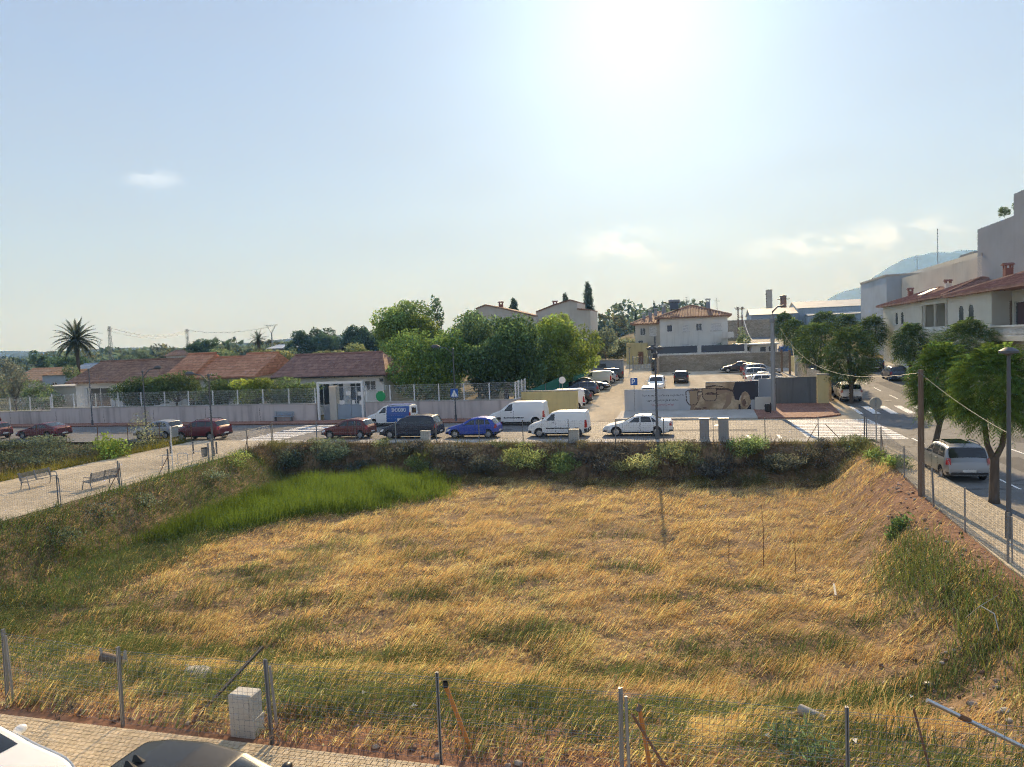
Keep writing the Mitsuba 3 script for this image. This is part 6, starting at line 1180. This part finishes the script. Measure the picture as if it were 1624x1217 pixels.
bank = ((-27.5, 44.0, .9, .8, (.05, .065, .035)), (-24.6, 44.6, 1.2, .9, (.05, .07, .04)), (-22.2, 44.0, .9, .7, (.042, .05, .03)), (-19.6, 44.8, 1.0, .7, (.055, .06, .035)), (-17.8, 43.9, .8, .8, (.11, .14, .04)), (-15.7, 44.5, 1.3, .9, (.038, .042, .03)), (-13.4, 43.9, 1.2, .85, (.05, .055, .035)), (-11.0, 44.3, 1.3, 1.0, (.12, .145, .045)), (-8.5, 43.9, 1.1, .9, (.085, .12, .035)), (-6.0, 44.4, 1.4, .9, (.042, .045, .034)), (-3.6, 44.0, 1.5, 1.1, (.12, .13, .05)), (-1.4, 44.6, 1.2, 1.0, (.10, .115, .045)), (.8, 43.9, 1.1, .85, (.045, .048, .036)), (2.7, 44.8, 1.2, 1.1, (.085, .12, .04)), (4.6, 44.1, 1.1, .8, (.055, .06, .036)), (6.6, 44.5, 1.0, .7, (.065, .062, .035)), (8.6, 44.4, .9, .55, (.07, .085, .035)), (8.9, 40.3, .6, .45, (.085, .12, .03)), (8.9, 37.2, .7, .4, (.09, .13, .03)))
names_ = ('at the left end', 'second from the left end', 'third from the left end', 'below the dark red hatchback', 'bright one below the navy people carrier', 'dark one left of the small white box', 'below the bright blue car', 'pale one right below the bright blue car', 'bright spiky one below the white van', 'dark one right of the small white box', 'pale feathery one below the white saloon', 'pale one at the foot of the tall lamp', 'dark one left of the grey cabinets', 'bright one under the grey cabinets', 'right of the grey cabinets', 'below the corner crossing', 'at the right end of the bank', 'green tuft at the corner fence', 'green strip along the right fence')
for k, (x, y, rx, rz, c) in enumerate(bank):
    z = fz(x, y); shrub('weed bush on the far bank, ' + names_[k], x, y, z - .05, rx * 1.25, rz * 1.1, 330 + k, np.array(c) * (.95 if max(c) < .1 else .85), 12, 520, .26, .045, 'weed_bush', 'weed bushes on the far bank', -.5)
r2 = np.random.default_rng(66); V_, F_, C_, at_ = [], [], [], 0
for k in range(34):
    x = -28.5 + 37 * (k + .3 + .4 * r2.random()) / 34; y = 43.6 + 1.8 * r2.random(); c = ((.05, .05, .036), (.07, .065, .042), (.065, .08, .035), (.09, .085, .045))[k % 4]; rx, rz = .55 + .35 * r2.random(), .4 + .3 * r2.random()
    v, f, c = foliage(lumps_in(x, y, fz(x, y) - .08 + rz * .75, rx, rx, rz * .75, 7, 400 + k, .5), 480, .22, .04, c, 403 + k, .25, None, -.5, .28); V_.append(v); F_.append(f + at_); C_.append(c); at_ += len(v)
tag(obj('low_scrub', (np.vstack(V_), np.vstack(F_)), 'leaf', color=np.vstack(C_), kind='stuff'), 'low brown and olive scrub covering the far bank between the weed bushes', 'scrub')
names2 = ('by the two benches', 'under the fence with the double post', 'left of the tall reeds', 'above the tall reeds', 'below the litter bin', 'lowest, at the left edge of the lot')
for k, (x, y, rx, rz, c) in enumerate(((-27.0, 30, .8, .6, (.06, .075, .045)), (-26.9, 27, .9, .6, (.05, .06, .04)), (-26.0, 24, 1.0, .6, (.045, .06, .03)), (-27.5, 36, 1.0, .7, (.055, .07, .04)), (-28.3, 39.5, 1.0, .8, (.10, .13, .035)), (-25.4, 19, 1.2, .5, (.05, .07, .028)))):
    shrub('weed bush on the left bank, ' + names2[k], x, y, fz(x, y) - .05, rx, rz, 360 + k, c, 8, 420, .16, .06, 'weed_bush', 'weed bushes on the left bank', -.3)
shrub('dry dark tuft on the paving edge left of the near fence post', -11.3, 10.25, .08, .32, .3, 380, (.03, .03, .022), 6, 900, .12, .02, 'weed_tuft', None, -.6); shrub('dark green tuft by the white pipe at bottom right', 1.4, 11.7, -.15, .55, .6, 381, (.045, .07, .03), 8, 700, .16, .03, 'weed_tuft', None, -.6); shrub('small tuft in the corner behind the meter box', -7.0, 10.3, .1, .3, .3, 382, (.09, .06, .04), 6, 700, .12, .02, 'weed_tuft', None, -.5)
shrub('scrub on the slope between bungalow and side street', 9.3, 128, 3.0, 2.0, 1.6, 383, (.08, .09, .04), 10, 200, .35, .18); shrub('green garden bush right of the white house', 7.2, 118, 2.6, 1.0, 3.2, 384, (.06, .08, .035), 10, 260, .3, .15); shrub('potted green hedge above the slatted panels, left', 3.4, 113, 3.8, .6, 1.3, 385, (.05, .07, .03), 6, 300, .25, .13); shrub('potted green hedge above the slatted panels, right', 5.2, 113, 3.8, .6, 1.3, 386, (.05, .07, .03), 6, 300, .25, .13)
shrub('wide hedge of grey green scrub left of the white houses', -14.5, 125, 2.8, 5.0, 3.2, 387, (.075, .09, .05), 18, 170, .4, .22, ry=3)
shrub('plant on the roof edge of the tall grey block', 30.8, 84.5, 17.5, .7, .9, 388, (.05, .07, .03), 6, 300, .3, .15); shrub('small plant against the upper floor of the tall grey block', 30.6, 81.2, 17.5, .5, 1.3, 389, (.05, .07, .03), 6, 300, .3, .15)

# the far woods: one mass nobody could count
r = np.random.default_rng(77); L = []
for _ in range(1500):
    y = 240 + 1250 * r.random() ** 1.6; x = -y * (1.15 - 1.15 * r.random() ** .8) + r.normal(0, 10)
    if x > -25 and y < 330: continue
    s = 2.6 + 2.4 * r.random() + y * .004; L.append((x, y, float(land(x, y)) + s * .9, s * 1.35, s * 1.35, s * (.75 + .5 * r.random())))
v, f, c = foliage(L, 5.5, 2.4, 1.5, (.042, .058, .03), 78, .45, ((.075, .08, .04), .2)); tag(obj('woodland', (v, f), 'leaf', color=c, kind='stuff'), 'dark green woods and orchards spreading to the wooded hills', 'woods')
L = []
for _ in range(260):
    y = 95 + 150 * r.random(); x = -y * (.42 + .85 * r.random())
    s = 1.1 + 1.3 * r.random(); L.append((x, y, s * .55, s * 1.5, s * 1.5, s * .8))
v, f, c = foliage(L, 20, .9, .5, (.055, .07, .032), 79, .4, ((.10, .10, .05), .25)); tag(obj('scrub', (v, f), 'leaf', color=c, kind='stuff'), 'mixed green scrub between the houses on the left', 'scrub')

# ---------------------------------------------------------------- the grass of the lot
def blades(x, y, z, h, w, lean_dir, lean, col, r, seg=2):
    """Bent blades: three triangles each, narrowing to the tip."""
    n = len(x); base = np.c_[x, y, z]; d = np.c_[np.cos(lean_dir), np.sin(lean_dir), np.zeros(n)]; az = r.random(n) * np.pi; s = np.c_[np.cos(az), np.sin(az), np.zeros(n)] * (w / 2)[:, None]
    p1 = base + d * (h * np.sin(lean) * .35)[:, None] + np.c_[np.zeros((n, 2)), h * .55 * np.cos(lean * .6)]; p2 = base + d * (h * np.sin(lean))[:, None] + np.c_[np.zeros((n, 2)), h * np.maximum(.12, np.cos(lean))]
    v = np.stack([base - s, base + s, p1 + s * .7, p1 - s * .7, p2], 1).reshape(-1, 3); k = np.arange(n)[:, None] * 5
    return v, np.concatenate([k + [0, 1, 2], k + [0, 2, 3], k + [3, 2, 4]]).reshape(-1, 3), np.repeat(col, 5, 0)
def nz(x, y, s, o=3, seed=1): return meshkit.fbm(np.stack([x * s, y * s, x * 0 + seed * 3.3], -1), o, seed)
def patch(x, y, cx_, cy_, rx, ry, a=0):
    ca, sa = math.cos(a), math.sin(a); dx, dy = x - cx_, y - cy_; return np.exp(-(((dx * ca + dy * sa) / rx) ** 2 + ((-dx * sa + dy * ca) / ry) ** 2) ** 1.5)
PATCHES = [(-18, 24, 1.6, .8, .3), (-9.5, 22.5, 1.5, .6, .2), (-13.5, 21.5, 1.8, .7, .2), (-1, 23.5, 1.4, .5, .2), (1.5, 25, 1.3, .5, 0), (4.5, 22.3, 1.1, .5, .2), (-6.5, 24.5, 1.4, .5, .3), (-3.5, 31, 1.3, .5, 0), (-16.5, 27.5, 1.5, .6, .2), (-22, 18, 5, 4, 0), (-18.5, 15, 4, 2.4, 0), (-24, 26, 2, 5, 0), (-14, 16.5, 4, 1.6, .2), (-15.7, 23.8, 1.8, .9, .3), (-9, 12.6, 4, .9, 0), (-4.5, 13.2, 2.6, 1.1, 0), (-6, 15.4, 1.8, .9, .1), (-.3, 14.6, 2.4, 1.0, .2), (2.3, 15.9, 1.6, .7, .3), (4.3, 17.6, 1.2, .7, .2), (5.6, 18.3, .9, 1.1, 0), (3.0, 13.0, 1.0, .8, 0), (-2, 17.8, 2.2, .8, .2), (-8.5, 17.5, 2.2, .8, .2), (-11.5, 19.5, 1.6, .6, .3), (.5, 20, 2, .8, .1), (-4.5, 20.3, 1.6, .7, .3), (-20.5, 31, 1.6, 1, 0), (-12.5, 28.5, 1.2, .7, 0), (-10.5, 27, 1.5, .6, .4), (-6, 27.5, 1.2, .6, 0), (-3, 26.6, 1.4, .6, 0), (3, 20.5, 1.2, .6, .3), (6.7, 12.2, 1.2, 1.0, 0)]
def greenness(x, y):
    g = sum(patch(x, y, *p) for p in PATCHES); g = g + .8 * ss(14.6, 12.2, y) * ss(10.8, 11.6, y) * ss(.36, .52, nz(x, y, .45, 3, 23)) + .75 * ss(-20, -24, x) * ss(.3, .5, nz(x, y, .4, 3, 24)) + .55 * ss(26, 14, y) * ss(.48, .62, nz(x, y, .55, 4, 21)) + .35 * ss(.56, .66, nz(x, y, .32, 3, 22)); return np.clip(g, 0, 1)
def bare(x, y):
    b = ss(.56, .68, nz(x, y, .5, 4, 31)) * .85 + patch(x, y, 2.2, 16.3, 2.4, .8, .1) + patch(x, y, 5.4, 17.4, .9, 2.0, .3) + .8 * patch(x, y, 4.3, 13.6, 1.9, 1.3) + .7 * patch(x, y, 6.2, 14.4, 1.1, 1.5) + patch(x, y, -2.5, 11.6, 1.6, .35) + patch(x, y, -6.2, 12.2, .9, .35); return np.clip(b, 0, 1)
def reed(x, y):
    e = nz(x, y, .5, 3, 41) - .5
    lo = np.interp(x, [-27.5, -25.4, -24.5, -20.4, -15.9, -13.7], [21.0, 22.8, 27.0, 31.2, 34.5, 36.2]) + .5; hi_ = np.interp(x, [-27, -24, -19, -16, -13], [31, 41.5, 43.0, 42.6, 42.0])
    return ss(-.8, 1.0, y - lo + 4 * e) * ss(-.6, 1.2, hi_ - y + 4 * e) * ss(-26.0, -24.2, x + 3 * e) * (.35 + .65 * ss(24.5, 29, y)) * ss(-13.2, -17.0, x + 5 * e)
r = np.random.default_rng(500)
def scatter(n, x0, x1, y0, y1): x = x0 + (x1 - x0) * r.random(n); y = y0 + (y1 - y0) * r.random(n); k = lot_in(x, y) > .05; return x[k], y[k]
def lay(name, X, h, w, lean0, lean1, base, var, warm, label, hv=.35):
    x, y = X; n = len(x); z = floor(x, y) - .02; sw = nz(x, y, .28, 3, 51) * 2 - 1; ld = .15 + 1.5 * sw + r.normal(0, .45, n); cl = nz(x, y, 1.1, 2, 52)
    hh = h * (1 - hv + 2 * hv * r.random(n)) * (.45 + 1.1 * ss(.3, .75, cl)); ln = lean0 + (lean1 - lean0) * r.random(n); col = tones(base, n, r, var, warm) * (.72 + .56 * nz(x, y, .35, 3, 53))[:, None]
    v, f, c = blades(x, y, z, hh, w * (.7 + .6 * r.random(n)), ld, ln, np.clip(col, .004, .8), r); return tag(obj(name, (v, f), 'grass', color=c, kind='stuff'), label, 'grass')
xs, ys = [], []
for y0, y1, per in ((10.4, 15, 400), (15, 20, 310), (20, 27, 220), (27, 35, 155), (35, 43.6, 115)):
    x, y = scatter(int(per * 38 * (y1 - y0)), -29, 10, y0, y1); xs.append(x); ys.append(y)
x, y = np.concatenate(xs), np.concatenate(ys); g, b, rd = greenness(x, y), bare(x, y), reed(x, y)
bank_r = ss(6.2, 8.0, x + .8 * (nz(x, y, .8, 3, 61) - .5)) * ss(38, 33, y); lb = ss(-21.5, -25, x + 5 * (nz(x, y, .4, 3, 62) - .5)) * ss(12, 16, y); keep = r.random(len(x)) > np.maximum.reduce([.93 * lb, .85 * g, .9 * b, rd, .95 * bank_r, ss(43.0, 44, y) * .7, ss(11.4, 10.7, y) * .7])
tall = r.random(len(x)) < .5
lay('dry_grass', (x[keep & tall], y[keep & tall]), .50, .015, .95, 1.52, (.84, .56, .235), .24, .10, 'flattened golden dry grass covering most of the lot')
lay('straw_litter', (x[keep & ~tall], y[keep & ~tall]), .30, .024, 1.15, 1.53, (.76, .53, .27), .28, .12, 'short matted straw lying between the taller dry grass')
kg = (r.random(len(x)) < .8 * g) & (rd < .5) & (r.random(len(x)) > .8 * bank_r)
lay('green_grass', (x[kg], y[kg]), .36, .018, .35, 1.3, (.12, .16, .06), .3, .2, 'dark green grass in patches near the front and left of the lot')
xr, yr = scatter(90000, -28, -12, 21, 44); k = r.random(len(xr)) < reed(xr, yr); xr, yr = xr[k], yr[k]
n = len(xr); dk = ss(-22.3, -24.6, xr) + .7 * patch(xr, yr, -15.0, 40.3, 1.3, 1.5); base = np.array([(.20, .30, .05)]) * (1 - .42 * np.clip(dk, 0, 1))[:, None]
v, f, c = blades(xr, yr, floor(xr, yr) - .05, (.72 + .65 * r.random(n)) * (.5 + .9 * nz(xr, yr, .7, 3, 71)) * (.45 + .55 * reed(xr, yr)), .022 * (.7 + .6 * r.random(n)), r.random(n) * 6.28, .05 + .35 * r.random(n), np.clip(base * tones((1, 1, 1), n, r, .22, .12).clip(.3, 3), .004, .6), r)
tag(obj('reeds', (v, f), 'grass', color=c, kind='stuff'), 'tall bright green reeds at the foot of the left and far bank', 'reeds')
xr, yr = scatter(26000, 3, 8, 12, 29); p_ = np.clip(patch(xr, yr, 6.4, 24.2, .9, 3.0, -.05) + patch(xr, yr, 6.9, 19.4, .8, 2.6) + patch(xr, yr, 6.6, 14.5, .9, 1.8) * .7, 0, 1); k = r.random(len(xr)) < p_; xr, yr = xr[k], yr[k]; n = len(xr)
v, f, c = blades(xr, yr, floor(xr, yr) - .05, .22 + .42 * r.random(n), .016 * (.7 + .6 * r.random(n)), r.random(n) * 6.28, .1 + .5 * r.random(n), tones((.12, .165, .055), n, r, .3, .25), r)
tag(obj('tall_grass', (v, f), 'grass', color=c, kind='stuff'), 'tall dark green grass strip at the foot of the reddish right bank', 'grass')
x1, y1 = scatter(42000, -30.5, 10, 41.5, 46.25); k = r.random(len(x1)) < .25 + .7 * np.maximum(ss(.42, .6, nz(x1, y1, .9, 3, 81)), ss(45.0, 46, y1) * .75); x1, y1 = x1[k], y1[k]; x2, y2 = scatter(56000, -30.5, -21, 11, 46); k = r.random(len(x2)) < .55 * (1 - reed(x2, y2)); x1, y1 = np.r_[x1, x2[k]], np.r_[y1, y2[k]]; n = len(x1); mixc = ss(.4, .65, nz(x1, y1, .6, 3, 82))[:, None]
v, f, c = blades(x1, y1, floor(x1, y1) - .03, (.25 + .5 * r.random(n) * (.4 + nz(x1, y1, .7, 3, 84))) * (1 - .35 * ss(45.8, 46.1, y1)), .02 * (.7 + .6 * r.random(n)), r.random(n) * 6.28, .2 + .8 * r.random(n), np.where((x1 < -21)[:, None] & (y1 < 42)[:, None], np.array([(.13, .18, .075)]) * (1 - mixc) + np.array([(.15, .24, .065)]) * mixc, np.array([(.15, .125, .09)]) * (1 - mixc) + np.array([(.24, .25, .10)]) * mixc) * tones((1, 1, 1), n, r, .3, .2).clip(.2, 3), r)
tag(obj('bank_weeds', (v, f), 'grass', color=c, kind='stuff'), 'grey brown weeds covering the slopes of the left and far banks', 'weeds')
x1, y1 = scatter(9000, -29, 9, 10.4, 11.6); k = r.random(len(x1)) < .25 + .5 * ss(.45, .6, nz(x1, y1, .8, 3, 91)); x1, y1 = x1[k], y1[k]; n = len(x1)
v, f, c = blades(x1, y1, floor(x1, y1) - .03, .06 + .2 * r.random(n), .012 * (.7 + .6 * r.random(n)), r.random(n) * 6.28, .3 + 1.0 * r.random(n), tones((.30, .15, .075), n, r, .3, .15), r)
tag(obj('dead_weeds', (v, f), 'grass', color=c, kind='stuff'), 'rusty brown dead weeds along the edge of the near pavement', 'weeds')
x1 = -37.7 - 22 * r.random(24000) ** 1.5; y1 = 22 + 25 * r.random(24000); hgt = np.where(x1 > -42, .75, .4); n = len(x1); near_ = ss(-43, -38.5, x1 + .0 * y1)[:, None]
v, f, c = blades(x1, y1, gz(x1, y1) - .05, hgt * (.5 + r.random(n)), .025 * (.7 + .6 * r.random(n)), r.random(n) * 6.28, .1 + .8 * r.random(n), (np.array([(.06, .065, .035)]) * (1 - near_) + np.array([(.26, .25, .06)]) * near_) * tones((1, 1, 1), n, r, .3, .2).clip(.2, 3), r)
tag(obj('rough_grass', (v, f), 'grass', color=c, kind='stuff'), 'rough yellow green grass bordering the upper edge of the paved path', 'grass')
# stones and litter on the bare soil
st = MB(); ico = trimesh.creation.icosphere(1, 1.0)
for k in range(1500):
    t = r.random()
    x, y = (-28 + 37 * r.random(), 10.35 + 1.6 * r.random() ** 2) if t < .35 else ((7.0 + 1.6 * r.random(), 12 + 26 * r.random()) if t < .75 else (4.2 + 2.6 * r.random(), 14 + 6 * r.random()))
    if lot_in(np.array(x), np.array(y)) < 0: continue
    s = .015 + .06 * r.random() ** 4; v = np.array(ico.vertices) * s * (1 + .5 * (meshkit.noise(np.array(ico.vertices) * 1.5 + k) - .5))[:, None] * (1, 1, .6); st.add(v + (x, y, fz(x, y) + s * .2), ico.faces)
tag(obj('pebbles', st, 'clod', smooth=40, kind='stuff'), 'scattered pebbles and clods on the bare reddish soil', 'stones')
for k, (x, y, l) in enumerate(((-6.5, 12.6, 'white scrap of litter nearest the meter box'), (-5.2, 12.0, 'crumpled white litter between meter box and orange strut'), (2.4, 12.6, 'pale scrap lying right of the white pipe section'), (1.0, 12.4, 'pale scrap left of the rusty rod'), (.3, 36.5, 'flat white scrap far out in the dry grass'), (4.6, 17.7, 'small white scrap by the dark flat stone'), (-11.6, 13.8, 'small white scrap in the left grass'))):
    a = r.random() * 3; z = fz(x, y) + (.16 if y > 20 else .1); q = np.array([(math.cos(a + t) * s, math.sin(a + t) * s, z + dz) for t, s, dz in ((0, .08, 0), (1.4, .06, .05), (3.1, .09, .02), (4.6, .05, .06))]) * 1 + (x, y, 0)
    tag(obj('litter', (q, np.array([[0, 1, 2, 3]])), 'white_paint'), l, 'litter')
for k, (x, y, hh, l) in enumerate(((2.2, 27.3, 2.4, 'tall thin dry stalk right of the middle of the lot'), (3.2, 26.6, 1.3, 'shorter thin stalk beside the tall one'), (1.0, 27.8, 1.1, 'thin stalk left of the tall one'))):
    z = fz(x, y); m = MB().tube([(x, y, z - .1), (x + .03, y, z + hh * .6), (x - .03, y, z + hh)], [.016, .012, .006], 5)
    for j in range(5): a = j * 2.4; m.tube([(x, y, z + hh * (.2 + .14 * j)), (x + .2 * math.cos(a), y + .2 * math.sin(a), z + hh * (.3 + .14 * j))], [.007, .003], 4)
    tag(obj('dry_stalk', m, 'rust', smooth=40), l, 'stalk')

# ---------------------------------------------------------------- the air
scene['haze_shell'] = {'type': 'null'}
scene['haze'] = {'type': 'cube', 'to_world': T().translate([0, 4700, 348]).scale([8900, 5500, 354]), 'bsdf': {'type': 'null'}, 'interior': {'type': 'ref', 'id': 'air'}}
del scene['haze_shell']
labels['haze'] = {'kind': 'stuff', 'label': 'thin bluish summer haze', 'category': 'haze'}
